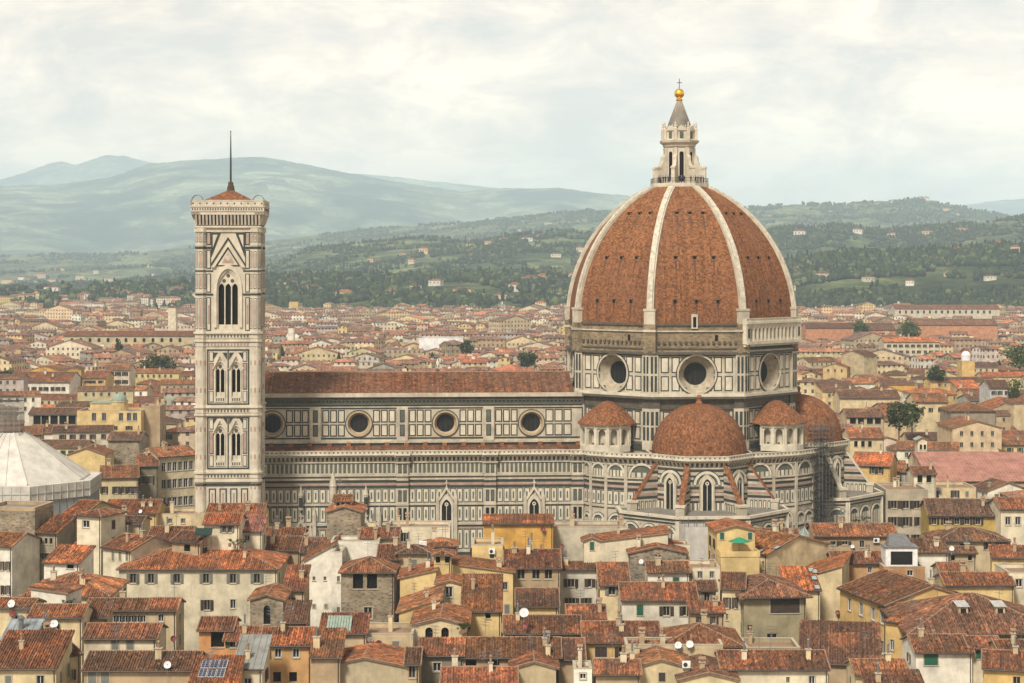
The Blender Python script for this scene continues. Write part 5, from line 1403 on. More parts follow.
h('narrow cream house with rust lean roofs in the gap beside the white wall', 283, 304, 590, 575, roof='sf', ze=19.5, D=8, wall=BEIGE, tile=T_OLD, wins=[('F', 293, 600, 4, 5, 'plain')], ch=1)
h('low rust roof at the foot of the tall white wall', 284, 306, 622, 612, roof='sf', ze=18.5, D=6, wall=TAN, tile=T_BROWN, ch=0)
h('orange house with four dark windows under a broad rust roof', 238, 311, 645, 628, ze=19.5, wall=(.54,.32,.14), tile=T_ORANGE, wins=[('F', [278, 296], 653, 6.5, 9, 'gl'), ('F', [277, 293], 677, 7.5, 10, 'open')], ch=1)
fg['green_sky'] = h('plain cream house with a pale green ribbed skylight on its roof', 320, 366, 633, roof='sf', pyr=622, ze=20.5, D=5, wall=BEIGE, tile=T_OLD, ch=0)
h('grey beige terrace house with a dish and open roof deck', 342, 413, 634, roof='terrace', ze=20.0, D=8, wall=BEIGE, ch=1)
h('rust lean roof behind the plain beige gable', 311, 340, 657, 645, roof='sf', ze=19.3, D=7, wall=TAN, tile=T_OLD, ch=1)
fg['beige_gable'] = h('plain blank beige gable with bent rust roof at the bottom', 320, 408, 667, roof='y', ze=17.6, D=12, pitch=.20, wall=(.43,.36,.24), tile=T_ORANGE, ch=0)
h('narrow tan sliver house right of the plain beige gable', 406, 419, 664, 655, ze=19.6, D=8, wall=TAN, tile=T_BROWN, wins=[('F', 412, 672, 7, 12, 'plain')], ch=0)
fg['arched'] = h('cream house with two arched windows below a wide gable', 413, 467, 625, roof='y', ze=20.5, D=12, pitch=.24, wall=CREAM, tile=T_ORANGE, wins=[('F', [429, 445], 634, 7.5, 13, 'arch')], ch=1)
h('narrow dark walled house with red gutter under the arched windows', 419, 463, 655, 651, roof='sf', ze=19.3, D=4, wall=(.22,.19,.14), tile=T_OLD, wins=[('F', 437, 667, 8, 9, 'gl')], ch=0)
h('house with broad even brown roof and glazed gallery below', 463, 560, 657, 638, ze=19.0, wall=TAN, tile=T_OLD, wins=[('F', [471, 494], 663, 11, 6, 'open')], ch=1)
h('rust roof house cut by the bottom edge near the centre', 442, 516, 685, 668, ze=18.0, wall=CREAM, tile=T_ORANGE, ch=2)
fg['turret_big'] = h('yellow house with wide orange gables around a small turret', 399, 440, 612, roof='sl', ze=20.3, D=12, pitch=.32, wall=LEMON, tile=T_ORANGE, ch=1)
h('orange roof slope right of the small turret', 462, 501, 611, 590, roof='sf', ze=20, D=11, wall=LEMON, tile=T_ORANGE, wins=[('F', [488], 616, 5, 5, 'open')], ch=1)
fg['turret'] = h('small cream turret house with one dark doorway on the orange roofs', 437, 462, 584, roof='y', ze=22.6, D=6, pitch=.24, wall=CREAM, tile=T_ORANGE, wins=[('F', 449, 592, 7, 11, 'gl')], ch=0)
h('yellow house with blank wall and lean roof below the hipped roofs', 400, 436, 578, roof='sl', ze=21.5, D=9, pitch=.22, wall=LEMON, tile=T_ORANGE, ch=2)
h('long yellow house with small windows stepping down under orange roof', 453, 513, 572, roof='sr', ze=21.8, D=9, pitch=.13, wall=LEMON, tile=T_ORANGE, wins=[('F', 470, 581, 4.5, 7, 'gl'), ('F', 505, 586, 4.5, 8, 'shw'), ('F', 488, 586, 3, 3, 'plain'), ('F', 507, 609, 4.5, 9, 'cly')], ch=1)
fg['tiny_tower'] = h('tiny cream belvedere with two windows and pyramid roof', 434, 451, 555, roof='hip', ze=25, D=4.5, pitch=.3, wall=LEMON, tile=T_ORANGE, wins=[('F', [438, 447], 560, 4, 6, 'open')], ch=0, over=.5)
h('rust roof strip house before the ochre block', 505, 560, 568, 550, ze=22, wall=TAN, tile=T_OLD, wins=[('F', [521, 536, 548.5], 574, 8, 10, 'plain')], ch=3)
fg['tanwin'] = h('tan orange house with three large dark windows under rust roof', 500, 557, 567, 552, ze=21, wall=(.52,.33,.17), tile=T_OLD, wins=[('F', [521, 536, 548.5], 574, 8, 10, 'plain')], ch=1)
h('pale house with paired dark shutters right of the tan house', 559, 600, 569, 562, ze=21.0, wall=(.58,.54,.45), tile=T_OLD, wins=[('F', [571, 588], 583, 7, 8, 'shb'), ('F', [572, 588], 602, 7, 8, 'shb')], ch=1)
h('house with steep square rust roof panel and cream wall', 600, 629, 585, 563, ze=20.5, wall=CREAM, tile=T_OLD, wins=[('F', 612, 590, 7, 10, 'shy')], ch=0)
h('white house with green door below short rust roof', 648, 689, 572, 561, ze=22.0, D=7, wall=WHITE, tile=T_OLD, wins=[('F', 676, 584, 6, 14, 'clg'), ('F', 659, 578, 2.6, 2.6, 'plain')], ch=1)
fg['whitegreen'] = h('cream house with bright green closed shutters and dark open shutters', 622, 697, 600, 583, ze=20.0, wall=(.62,.57,.46), tile=T_OLD, wins=[('F', 640, 610, 6.5, 11, 'clg'), ('F', [666.5, 683], 611, 7, 9.5, 'shb')], ch=1)
h('yellow house with low window under square brown roof left of the pale shutters', 517, 558, 606, 589, ze=20, wall=LEMON, tile=T_BROWN, wins=[('F', 545, 609, 5.5, 6, 'plain')], ch=0)
h('rust roof below the pale house with paired shutters', 568, 605, 619, 605, ze=19.8, wall=CREAM, tile=T_OLD, ch=1)
h('long yellow house with strip of low windows beneath wide rust roof', 505, 580, 633, 616, ze=19.5, wall=YELLOW, tile=T_OLD, wins=[('F', [516, 544, 559], 636, 7, 4, 'gl')], ch=1)
h('long even rust roof at the bottom beside the glazed gallery', 500, 584, 659, 639, ze=18.6, wall=TAN, tile=T_BROWN, ch=1)
fg['yellowmid'] = h('yellow house with two brown shuttered windows under broad rust roof', 584, 660, 642, 622, ze=19.5, wall=YELLOW, tile=T_OLD, wins=[('F', 601, 652, 12, 10, 'clb'), ('F', 622, 652, 7, 10, 'shb')], ch=2)
h('house under wide hipped roof with pale ridge tiles at right centre', 664, 742, 646, 615, roof='hip', ze=19.4, wall=BEIGE, tile=T_OLD, ch=1, pitch=.35)
fg['dishwall'] = h('plain beige parapet house with two white dishes', 626, 723, 645, roof='terrace', ze=20.0, D=5, wall=BEIGE, ch=2)
h('front gabled cream house with air conditioner beside rust slopes', 632, 690, 668, roof='y', ze=18.6, D=12, pitch=.28, wall=CREAM, tile=T_OLD, wins=[('F', 662, 677, 7, 9, 'clb')], ch=1)
h('second front gabled cream house with brown slopes at the bottom', 680, 737, 680, roof='y', ze=17.6, D=12, pitch=.25, wall=CREAM, tile=T_BROWN, ch=1)
h('pale pink house with rust roof and little balcony at the bottom', 722, 828, 669, 651, ze=18.2, wall=PALE, tile=T_OLD, wins=[('F', 788, 680, 3.5, 6, 'plain'), ('F', 812, 680, 6, 8, 'gl')], ch=2)
h('low rust roof with cluttered roof deck at the bottom centre', 596, 640, 674, 665, ze=18.8, D=7, wall=TAN, tile=T_OLD, ch=2)
h('cream gable with rust edge at the bottom left of centre', 512, 556, 668, roof='y', ze=18.6, D=10, pitch=.28, wall=BEIGE, tile=T_OLD, ch=1)
h('small white rooftop room with tank beside cluttered deck', 574, 592, 669, roof='terrace', ze=19.4, D=5, wall=WHITE, wins=[('F', 583, 676, 6, 6, 'gl')], ch=1)
h('narrow cream house with short brown roof left of the two shutter wing', 696, 716, 590, 581, ze=20.6, wall=CREAM, tile=T_BROWN, wins=[('F', 707, 597, 5.5, 9, 'shy')], ch=0)
h('low cream flat roofed house in front of the white sheeted scaffold', 684, 720, 568, roof='terrace', ze=22.0, D=8, wall=PALE, wins=[('F', [690, 700, 712], 575, 4, 7, 'gl')], ch=1)
h('tan terrace house stepping down behind the hipped roof with pale ridge', 690, 724, 612, roof='sf', pyr=603, ze=19.5, wall=TAN, tile=T_OLD, wins=[('F', [700, 714], 620, 4, 7, 'shb')], ch=1)
# ---- right
fg['bigwin'] = h('cream house with huge dark timber window beneath overhanging hipped roof', 744, 806, 596, 575, roof='hip', ze=21.0, wall=OLIVE, tile=T_BROWN, yaw=5, over=.9, D=15, wins=[('F', 785, 606, 30, 14, 'clb'), ('F', 750, 628, 5, 6, 'plain'), ('F', 772, 640, 10, 13, 'plain'), ('L', [726, 738], 603, 4, 11, 'shb')], ch=0)
fg['bigwin_side'] = h('cream side wing with two tall shuttered windows beside timber window house', 722, 744, 588, roof='x', pyr=577, ze=21.8, D=10, wall=CREAM, tile=T_OLD, yaw=-8, wins=[('F', [727, 736], 603, 4, 11, 'shb'), ('F', [727], 617, 2.5, 6, 'plain')], ch=0)
fg['neworange'] = h('cream house with blank wall under a brand new bright orange roof', 803, 842, 577, roof='sl', ze=19.8, D=15, pitch=.33, yaw=-16, wall=CREAM, tile=T_NEW, ch=0)
fg['neworange2'] = h('brand new bright orange roof slope with four small skylights', 786, 820, 590, 568, roof='sf', ze=19.8, wall=CREAM, tile=T_NEW, ch=0)
fg['yellow_big'] = h('bright yellow palace with grid of tall white framed windows', 840, 886, 588, roof='x', ze=20.0, D=16, yaw=-74, wall=YELLOW, tile=T_OLD, wins=[('F', [849.5, 861, 873], 0, 4.5, 11, 'gl'), ], ch=1)
fg['yellow_wing'] = h('yellow lower wing under the great dormer roof', 886, 912, 621, roof='sf', ze=19.6, D=6, pitch=.1, yaw=-38, wall=YELLOW, tile=T_OLD, wins=[('F', [892, 905], 645, 4, 11, 'gl')], ch=0)
fg['dormer_roof'] = h('huge brown hipped roof with two small white dormers', 912, 1060, 632, 594, roof='hip', ze=19.5, wall=(.30,.22,.08), tile=T_BROWN, pitch=.37, over=.8, yaw=0, ch=0)
h('white house with dark green shutters under rust roof right of yellow wing', 916, 972, 652, 633, ze=19.2, D=9, wall=WHITE, tile=T_OLD, wins=[('F', 931, 659, 14, 12, 'clg')], ch=1)
h('small white house with green window beside rust roof white house', 970, 1001, 648, 637, ze=19.6, D=6, wall=PALE, tile=T_OLD, wins=[('F', 980, 654, 8, 9, 'clg')], ch=0)
h('yellow house with rust roof in the bottom right corner', 984, 1050, 668, 650, roof='x', ze=18.8, wall=YELLOW, tile=T_OLD, yaw=-14, ch=1)
h('rust tiled roof corner with pale pipes right of the green window', 1000, 1050, 652, 643, roof='x', ze=20, D=6, wall=LEMON, tile=T_OLD, ch=2)
h('long low rust roof in the narrow court before the yellow palace', 800, 880, 662, 622, roof='sf', ze=15.0, wall=TAN, tile=T_BROWN, yaw=-10, ch=0)
h('flat roofed olive house beneath the huge timber window', 746, 800, 648, roof='terrace', ze=18.0, D=7, wall=OLIVE, wins=[], ch=1)
h('rust roofs with cream stair walls at the bottom right of centre', 856, 908, 674, 663, ze=18.6, D=7, wall=CREAM, tile=T_OLD, wins=[('F', 910, 668, 5, 6, 'gl')], ch=1)
h('brown roof with white flank wall at the bottom', 868, 925, 690, 672, roof='sf', ze=17.4, wall=WHITE, tile=T_BROWN, ch=1)

# windows that were easier to lay out in metres
b = fg['yellow_big']; b.ops['F'] = []; b.ops['R'] = []
for z in (17.9, 13.2, 8.5):
    for px in (849.5, 861, 873, 882): b.winm('F', b.face_uz('F', px, 600)[0], z, 1.25, 2.0, 'gl')
b.winm('R', 3.0, 17.5, 1.0, 1.6, 'gl')
# ================================================================== houses beyond, named ones first
GM = 'houses in the middle distance'
def hm(label, *a, **k):
    k.setdefault('group', GM); return H(label, *a, **k)
hm('palace with open columned loggia under long brown roof and arched windows', 29, 77, 414, 408, Y=640, wall=(.56,.50,.38), tile=T_BROWN, wins=[('F', [37, 45, 54, 63, 72], 420, 7.5, 9, 'open'), ('F', [34.5, 43, 51.5, 60, 69], 436, 5, 8, 'arch')], ch=1)
fgd = hm('yellow villa with balcony storey and small green copper dome', 77, 141, 411, roof='terrace', Y=600, D=14, wall=LEMON, wins=[('F', [94, 104, 121, 129, 135], 417, 4, 8, 'gl'), ('F', [91, 103, 114, 129], 428, 3.5, 4, 'shb'), ('F', [91, 103], 440, 3, 7, 'shb')], ch=0)
hm('grey tan tower wing beside the green domed villa', 141, 160, 406, roof='terrace', Y=605, D=10, wall=TAN, ch=1)
hm('long cream palace front with three storeys running back beside the bell tower', 158, 197, 457, roof='x', pyr=440, Y=470, D=11, yaw=36, wall=CREAM, tile=T_ORANGE, wins=[], ch=2)
pal = HOUSES[-1]
hm('dark olive house end between cream palace and white shuttered house', 137, 158, 466, 455, Y=466, D=14, wall=(.20,.17,.11), tile=T_OLD, wins=[('F', [143, 150], 480, 4, 8, 'shb')], ch=1, yaw=10)
hm('cream street house with shuttered windows behind the white covered roof', 101, 138, 478, 466, Y=455, yaw=12, wall=CREAM, tile=T_ORANGE, wins=[('F', [104, 116, 123, 130, 135], 490, 3.5, 7, 'shb'), ('F', [104, 116, 123, 130, 135], 508, 3.5, 7, 'shb')], ch=1)
hm('yellow gabled house behind the white covered roof', 67, 105, 455, roof='y', Y=530, D=12, pitch=.35, wall=LEMON, tile=T_OLD, wins=[('F', [86, 93], 458, 4, 6, 'gl')], ch=2)
hm('rubble stone house with brown roof right of the yellow gabled house', 108, 140, 440, roof='x', pyr=432, Y=545, wall=TAN, stone_=M['rubble'], tile=T_BROWN, ch=1)
hm('row of white villas with dark shutters and rust roofs far left', 8, 70, 382, 372, Y=800, wall=WHITE, tile=T_OLD, wins=[('F', [28+6*i for i in range(7)], 382+7, 2.5, 4, 'shb')], ch=3)
hm('yellow block with dark shutters and low roof beyond the green dome', 83, 106, 378, 371, Y=820, wall=YELLOW, tile=T_OLD, wins=[('F', [88, 94, 100], 382, 3.5, 3, 'shb'), ('F', [88, 94, 100], 388, 3.5, 3, 'shb')], ch=0)
hm('pale five window block beyond the green dome', 106, 130, 370, 365, Y=840, wall=PALE, tile=T_OLD, wins=[('F', [111, 118, 125], 374, 3, 4, 'shb'), ('F', [111, 118, 125], 382, 3, 4, 'shb')], ch=0)
hm('long ochre school like building with many arches far left', 64, 195, 336, 331, Y=1230, wall=(.50,.42,.26), tile=T_OLD, wins=[('F', [72+9*i for i in range(13)], 340, 3, 4, 'arch')], ch=0)
hm('grey brown apartment block of five shuttered storeys right of the apse', 886, 928, 490, roof='terrace', Y=425, D=14, yaw=0, wall=(.42,.36,.26), wins=[('F', [894, 906, 917, 926], 504.5, 6, 8, 'shb'), ('F', [894, 906, 917], 521.5, 6, 9, 'shb'), ('F', [894, 906, 917], 539, 6, 9, 'shb')], ch=2)
hm('low pale attic house with dark windows on the apartment block terrace', 914, 936, 474, 468, Y=436, D=8, wall=PALE, tile=T_OLD, wins=[('F', [920, 929], 479, 5, 7, 'open')], ch=1)
hm('cream house with small square windows right of the apartment block', 928, 976, 488, roof='terrace', Y=440, D=12, wall=CREAM, wins=[('F', [937, 955], 494, 4, 7, 'shb'), ('F', 967, 494, 3, 5, 'cly')], ch=1)
hm('large hall under bright pink red sheet roof', 930, 1040, 481, 453, roof='sf', Y=480, pitch=.30, wall=BEIGE, tile=(.38,.19,.145), wins=[], ch=0)
fgt = hm('slender white bell gable tower in front of pink roofed hall', 918, 927, 440, roof='y', Y=500, D=4, pitch=.5, wall=PALE, tile=(.30,.38,.30), wins=[('F', [921, 925], 447, 2.4, 5, 'arch')], ch=0)
hm('brown hall with open dark timber roof storey', 951, 996, 411, 398, roof='hip', Y=620, wall=(.30,.25,.18), tile=T_OLD, wins=[('F', [961, 978, 990], 415, 10, 8, 'open')], ch=0)
hm('cream house with stepped gables left of the open timber roof', 916, 948, 402, 393, Y=640, wall=CREAM, tile=T_OLD, wins=[('F', [922, 930, 941], 410, 3, 4, 'shb')], ch=2)
hm('yellow house with orange roof in front of the tall grey house', 852, 890, 465, 452, Y=490, yaw=-18, wall=YELLOW, tile=T_NEW, wins=[('F', [873, 880], 470, 3.5, 7, 'shb')], ch=1)
hm('long house with grey open gallery right of the apse dome', 847, 884, 417, 409, Y=640, wall=BEIGE, tile=T_BROWN, wins=[('F', [853, 861, 870, 878], 421, 6, 6, 'open')], ch=1)
hm('brown roofed long house above the grey open gallery', 840, 900, 398, 390, Y=720, wall=CREAM, tile=T_BROWN, ch=1)
hm('cream house with brown roof and paired windows above apse buttresses', 850, 884, 438, 428, Y=560, wall=CREAM, tile=T_ORANGE, wins=[('F', [856, 863, 870], 444, 3.5, 6, 'open')], ch=2)
hm('grey white apartment house with small windows at far right', 990, 1010, 388, 380, Y=740, wall=(.55,.54,.50), tile=T_BROWN, wins=[('F', [994, 1000, 1006], 393, 2.5, 4, 'shb'), ('F', [994, 1000, 1006], 402, 2.5, 4, 'shb')], ch=1)
hm('long orange brick barracks with brown roofs at far right', 806, 860, 328, 323, Y=1380, wall=(.50,.24,.13), tile=T_BROWN, wins=[], ch=0)
hm('second orange brick barracks block right of the first', 864, 896, 330, 323, Y=1400, wall=(.50,.23,.13), tile=T_BROWN, wins=[], ch=0)
hm('third long orange barracks behind green trees', 918, 998, 325, 319, Y=1420, wall=(.50,.25,.14), tile=T_BROWN, wins=[], ch=0)
hm('long pale institute building with rows of arches under the hills', 895, 1000, 309, 305, Y=1900, wall=(.55,.50,.38), tile=T_OLD, wins=[('F', [900+6*i for i in range(16)], 312, 2, 3, 'open')], ch=0)
hm('yellow apartment house with bright red roof beyond the apse', 884, 940, 342, 337, Y=1100, wall=(.58,.52,.38), tile=T_NEW, wins=[('F', [889+6*i for i in range(9)], 346, 2, 3, 'shb'), ('F', [889+6*i for i in range(9)], 352, 2, 3, 'shb')], ch=1)
hm('white modern flat roofed block in the town beyond the nave', 419, 463, 338, roof='terrace', Y=1250, D=25, wall=(.78,.78,.76), ch=0)
hm('yellow house with white observatory turret at the right', 962, 975, 361, roof='terrace', Y=880, D=10, wall=YELLOW, ch=0)
fgo = HOUSES[-1]
hm('pale square tower with plain walls in the town left of the bell tower', 168, 176, 307, roof='hip', Y=1500, D=7, wall=PALE, tile=T_OLD, ch=0)
hm('white square tower in the town right of the bell tower', 288, 294, 327, roof='hip', Y=1300, D=5, wall=WHITE, tile=T_OLD, ch=0)
hm('yellow castle like villa tower below the wooded belt', 289, 298, 302, roof='terrace', Y=2300, D=14, wall=YELLOW, ch=0)
b = pal
b.ops['F'] = []
b.wallc = (.62, .52, .34)
for z in (21.4, 17.0, 12.4, 7.8): b.grid('F', 6, [z], 1.1, 2.3, 'gl')

# ---- more houses, filled in street by street until the nearer town is closed
WALLS = [('cream', CREAM, 6), ('pale', PALE, 5), ('white', WHITE, 3), ('yellow', YELLOW, 1), ('light yellow', LEMON, 3), ('beige', BEIGE, 4), ('tan', TAN, 2), ('grey', GREYW, 2), ('ochre', OCHRE, 1)]
TILES = [('rust', T_OLD, 6), ('brown', T_BROWN, 5), ('orange', T_ORANGE, 4), ('dark brown', T_DARK, 2), ('bright red', T_NEW, 1)]
WB = [w_ for w_ in WALLS for _ in range(w_[2])]; TB = [t_ for t_ in TILES for _ in range(t_[2])]
placed = []
def footprint(hh): return (hh.x + (hh.W*hh.c - hh.D*hh.s_)/2, hh.y + (hh.W*hh.s_ + hh.D*hh.c)/2, math.hypot(hh.W, hh.D)/2, hh.W, hh.D, hh.yaw)
placed = [footprint(q) for q in HOUSES]
def inside(x, y, cx, cy, W_, D, yaw, pad):
    dx, dy = x-cx, y-cy; c, s_ = math.cos(yaw), math.sin(yaw)
    return abs(dx*c+dy*s_) < W_/2+pad and abs(-dx*s_+dy*c) < D/2+pad
def clear(x, y, r, W_=None, D=None, yaw=0, pad=0.0):
    for (a, b, c, w_, d_, yw) in placed:
        if (a-x)**2+(b-y)**2 > (c+r)**2: continue
        if W_ is None: return False
        cs, sn = math.cos(yaw), math.sin(yaw)
        for i in (-1, -.5, 0, .5, 1):
            for j in (-1, 0, 1):
                if inside(x+i*W_/2*cs-j*D/2*sn, y+i*W_/2*sn+j*D/2*cs, a, b, w_, d_, yw, pad): return False
        cs, sn = math.cos(yw), math.sin(yw)
        for i in (-1, -.5, 0, .5, 1):
            for j in (-1, 0, 1):
                if inside(a+i*w_/2*cs-j*d_/2*sn, b+i*w_/2*sn+j*d_/2*cs, x, y, W_, D, yaw, pad): return False
    return True
# keep the cathedral square, the bell tower, the baptistery and a few courts free
placed += [(CX-63, CY-4, 0, 0, 0, 0)]
KEEP = [(CX-62, CY-8, 92, 66, CROT), (CX+8, CY-8, 110, 100, CROT), (-97.0, 392, 22, 26, CROT), (-118, 421, 52, 50, 0)]
def kept(x, y, p=4): return any(inside(x, y, a, b, w_, d_, yw, p) for a, b, w_, d_, yw in KEEP)
def pix(x, y, z): return 512+F*x/y, HZ+(HC-z)*F/y
def hidden(px, py):
    if 186 < px < 272 and py > 200: return True
    if 266 < px < 566 and py > 366: return True
    if 560 < px < 806 and py > 300: return True
    if 806 <= px < 850 and py > 396: return True
    if 850 <= px < 888 and py > 470: return True
    if px < 100 and py > 436 + max(0, (px-15))*.6: return True
    return False
r3 = random.Random(21)
cands = []
y = 452.0
while y < 2400:
    step = 15 + (y-450)*.006
    half = y*(512+130)/F
    x = -half - r3.uniform(0, 14)
    while x < half:
        W_ = r3.choice([7, 9, 10, 12, 14, 17, 20, 30] if y > 900 else [9, 11, 13, 15, 18, 22, 30]); D = r3.uniform(9, 14)
        yaw = math.radians(r3.gauss(4, 7 if y < 900 else 15)) + (math.pi/2 if r3.random() < (.14 if y < 900 else .3) else 0)
        gap = 0 if r3.random() < .74 else r3.uniform(1.5, 7)
        cx, cy = x + W_/2, y + r3.uniform(-3, 3)
        if yaw > 1: W_, D = D*1.5, W_; cx = x + D/2; 
        base = 16.5 if y < 900 else 15
        ze = base + r3.gauss(0, 2.3 if y < 900 else 3.0) + (5 if r3.random() < .05 else 0)
        cands.append((cx, cy, W_, D, yaw, max(ze, 9)))
        x += (W_ if yaw < 1 else D) + gap
    y += step
y = 236.0                                # streets just outside the frame on either hand
while y < 452:
    for s_ in (-1, 1):
        x = y*548/F + r3.uniform(6, 10)
        while x < y*700/F:
            W_ = r3.choice([9, 11, 13, 16]); cands.append((s_*(x+W_/2), y, W_, r3.uniform(9, 12), math.radians(r3.gauss(0, 4)), 18+r3.gauss(0, 2))); x += W_+r3.uniform(0, 3)
    y += 15
ok = []
for c in cands:
    cx, cy, W_, D, yaw, ze = c
    if kept(cx, cy, 6): continue
    if cy < 545 and pix(cx, cy, 15)[0] < 290: continue
    if cy < 500 and 870 < pix(cx, cy, 15)[0] < 985: continue
    if cy < 1000 and not clear(cx, cy, math.hypot(W_, D)/2, W_, D, yaw, .3): continue
    if r3.random() < (.035 if cy < 900 else .10): continue      # a court or a garden
    ok.append(c)
    if cy < 900: placed.append((cx, cy, math.hypot(W_, D)/2, W_, D, yaw))
seen = [c for c in ok if not hidden(*pix(c[0], c[1]-c[3]/2, c[5])) and -12 < pix(c[0], c[1], c[5])[0] < 1036]
seen.sort(key=lambda c: c[1])
NMID = 297 - len(HOUSES)
near = seen[:NMID]; nearset = set(near)
far = [c for c in ok if c not in nearset]
ORD = ['first', 'second', 'third', 'fourth', 'fifth', 'sixth', 'seventh', 'eighth', 'ninth', 'tenth', 'eleventh', 'twelfth', 'thirteenth', 'fourteenth', 'fifteenth', 'sixteenth', 'seventeenth', 'eighteenth', 'nineteenth', 'twentieth']
zones = {}
for c in near:
    px, py = pix(c[0], c[1], c[5])
    zn = 0 if px < 230 else (1 if px < 620 else 2)
    zones.setdefault(zn, []).append((py, px, c))
ZN = {0: 'from the left edge, left of the bell tower', 1: 'from the bell tower, beyond the nave', 2: 'from the dome, towards the right edge'}
LABELLED = []
for zn, lst in zones.items():
    lst.sort(key=lambda q: -q[0])
    per = 9; rows = [sorted(lst[i:i+per], key=lambda q: q[1]) for i in range(0, len(lst), per)]
    for ri, row in enumerate(rows):
        for ci, (py, px, c) in enumerate(row): LABELLED.append((c, zn, ri, ci))
ROWN = ['nearest'] + ORD[1:]
for (cx, cy, W_, D, yaw, ze), zn, ri, ci in LABELLED:
    wn_, wc, _ = r3.choice(WB); tn, tcol, _ = r3.choice(TB)
    roof = r3.choices(['x', 'y', 'hip', 'sf'], [6, 2, 2, .8])[0]
    if W_ > 17 and roof == 'y': roof = 'x'
    rn = {'x': 'gabled', 'y': 'end gabled', 'hip': 'hipped', 'sf': 'lean'}[roof]
    lab = f"{wn_} house with {rn} {tn} roof, {ORD[ci]} in the {ROWN[ri]} row {['left of the bell tower', 'beyond the nave', 'right of the dome'][zn]}"
    if len(lab.split()) > 16: lab = lab.replace('end gabled', 'gabled').replace('dark brown', 'dark').replace('bright red', 'red').replace('light yellow', 'yellow')
    c_, s_ = math.cos(yaw), math.sin(yaw)
    x0, y0 = cx - W_/2*c_ + D/2*s_, cy - W_/2*s_ - D/2*c_
    hh = House(lab, x0, y0, yaw, W_, D, ze, roof, r3.uniform(.26, .38), vary(wc, .14, r3), vary(tcol, .16, r3), GM, detail=cy < 640)
    hh.nch = r3.choice([0, 1, 1, 2]) if cy < 900 else 0
    st = r3.choice(['shb', 'shb', 'shg', 'gl', 'cly', 'plain'])
    zs = [ze-1.7-3.4*i for i in range(2 if cy < 800 else 1)]
    for f in ('F',) + (('L',) if yaw > 1 or (yaw > .12 and cx > 0) else ()):
        L = hh.faceframe(f)[6]; n = int(L/3.3)
        if n and r3.random() < .88: hh.grid(f, n, zs, .95, 1.55, st)
# ================================================================== finish the houses: walls, roofs, windows, chimneys, dishes
for q in HOUSES:
    q.build()
    if q.roof == 'terrace' or q.roof == 'flat':
        n = q.nch
        for _ in range(n): chimney(q.root, rng.uniform(.8, q.W-.8), rng.uniform(.8, max(q.D-.8, .9)), q.ze-.6, rng.uniform(1.4, 2.4), rng.uniform(.5, .8), rng.randrange(3))
        continue
    for _ in range(q.nch):
        u, v = rng.uniform(.12, .88)*q.W, rng.uniform(.2, .62)*q.D
        chimney(q.root, u, v, q.top(u, v), rng.uniform(.9, 1.7), rng.uniform(.5, .9), rng.randrange(3))
    for _ in range(rng.choice([0, 0, 1, 1, 2]) if q.y < 420 else 0):
        u, v = rng.uniform(.2, .8)*q.W, rng.uniform(.35, .7)*q.D
        antenna(q.root, u, v, q.top(u, v), rng.uniform(2.2, 4.0))
D_ = lambda k, px, py, r=.5, m_='white_paint': fg[k].add_top(dish, px, py, r=r, mat=m_)
def D2(k, px, py, Yoff=-.6, r=.5, m_='white_paint'):
    """dish on the front wall or eave of a house"""
    hh = fg[k]; u, z, Y = hh.face_uz('F', px, py)
    dish(hh.root, u, -.45, z, r, m_)
D2('bigroof', 84, 576, r=.4, m_='red_paint'); D2('strip', 118, 604, r=.35, m_='red_paint')
D2('dishwall', 678, 644.5, r=.5); D2('dishwall', 689.5, 643.5, r=.52)
D2('tanwin', 524, 612-44, r=.3) if False else None
byl = {q.root['label']: q for q in HOUSES}
def dl(label_start, px, py, r, m_='white_paint'):
    for k, q in byl.items():
        if k.startswith(label_start):
            u, z, Y = q.face_uz('F', px, py); dish(q.root, u, -.5, z, r, m_); return
dl('cream wall house with white dish', 55, 623, .6); dl('cream house at the edge', 13, 603, .6); dl('cream house at the edge', 14, 613, .55, 'red_paint')
dl('cream wall house with white dish', 31, 617, .5, 'red_paint'); dl('wide low house', 168, 664, .5); dl('cream house with two pale green', 174, 638, .45, 'red_paint')
dl('long yellow house with strip', 524, 612, .68); dl('rust roof below the pale', 568, 618, .42); dl('long yellow house with strip', 525, 625, .5, 'red_paint')
dl('white house with green door', 641, 561, .4); dl('cream house with open loggia', 141, 511, .4); dl('grey beige terrace', 370, 639, .45); dl('grey beige terrace', 379, 643, .5, 'red_paint')
dl('cream house with blank wall', 838, 612, .4, 'red_paint'); dl('white house with dark green', 903, 662, .42, 'red_paint'); dl('white house with roof terrace', 951, 548, .45)
dl('yellow house with two brown', 612, 659, .4); dl('rust roof strip', 543, 553, .5, 'red_paint'); dl('ochre yellow', 0, 0, .4)
dl('large plain ochre', 543, 529, .45, 'red_paint'); dl('rust roof strip house', 562, 546, .4, 'red_paint'); dl('long tan house', 852, 546, .35)
# the little roof room on the rubble tower is part of that tower
qc, qt = fg['cupola'], fg['cupola_tower']
bpy.context.view_layer.update()
qc.root.parent = qt.root; qc.root.matrix_parent_inverse = qt.root.matrix_world.inverted(); qc.root.name = 'roof_room'
for kk in ('label', 'category', 'group'): del qc.root[kk]
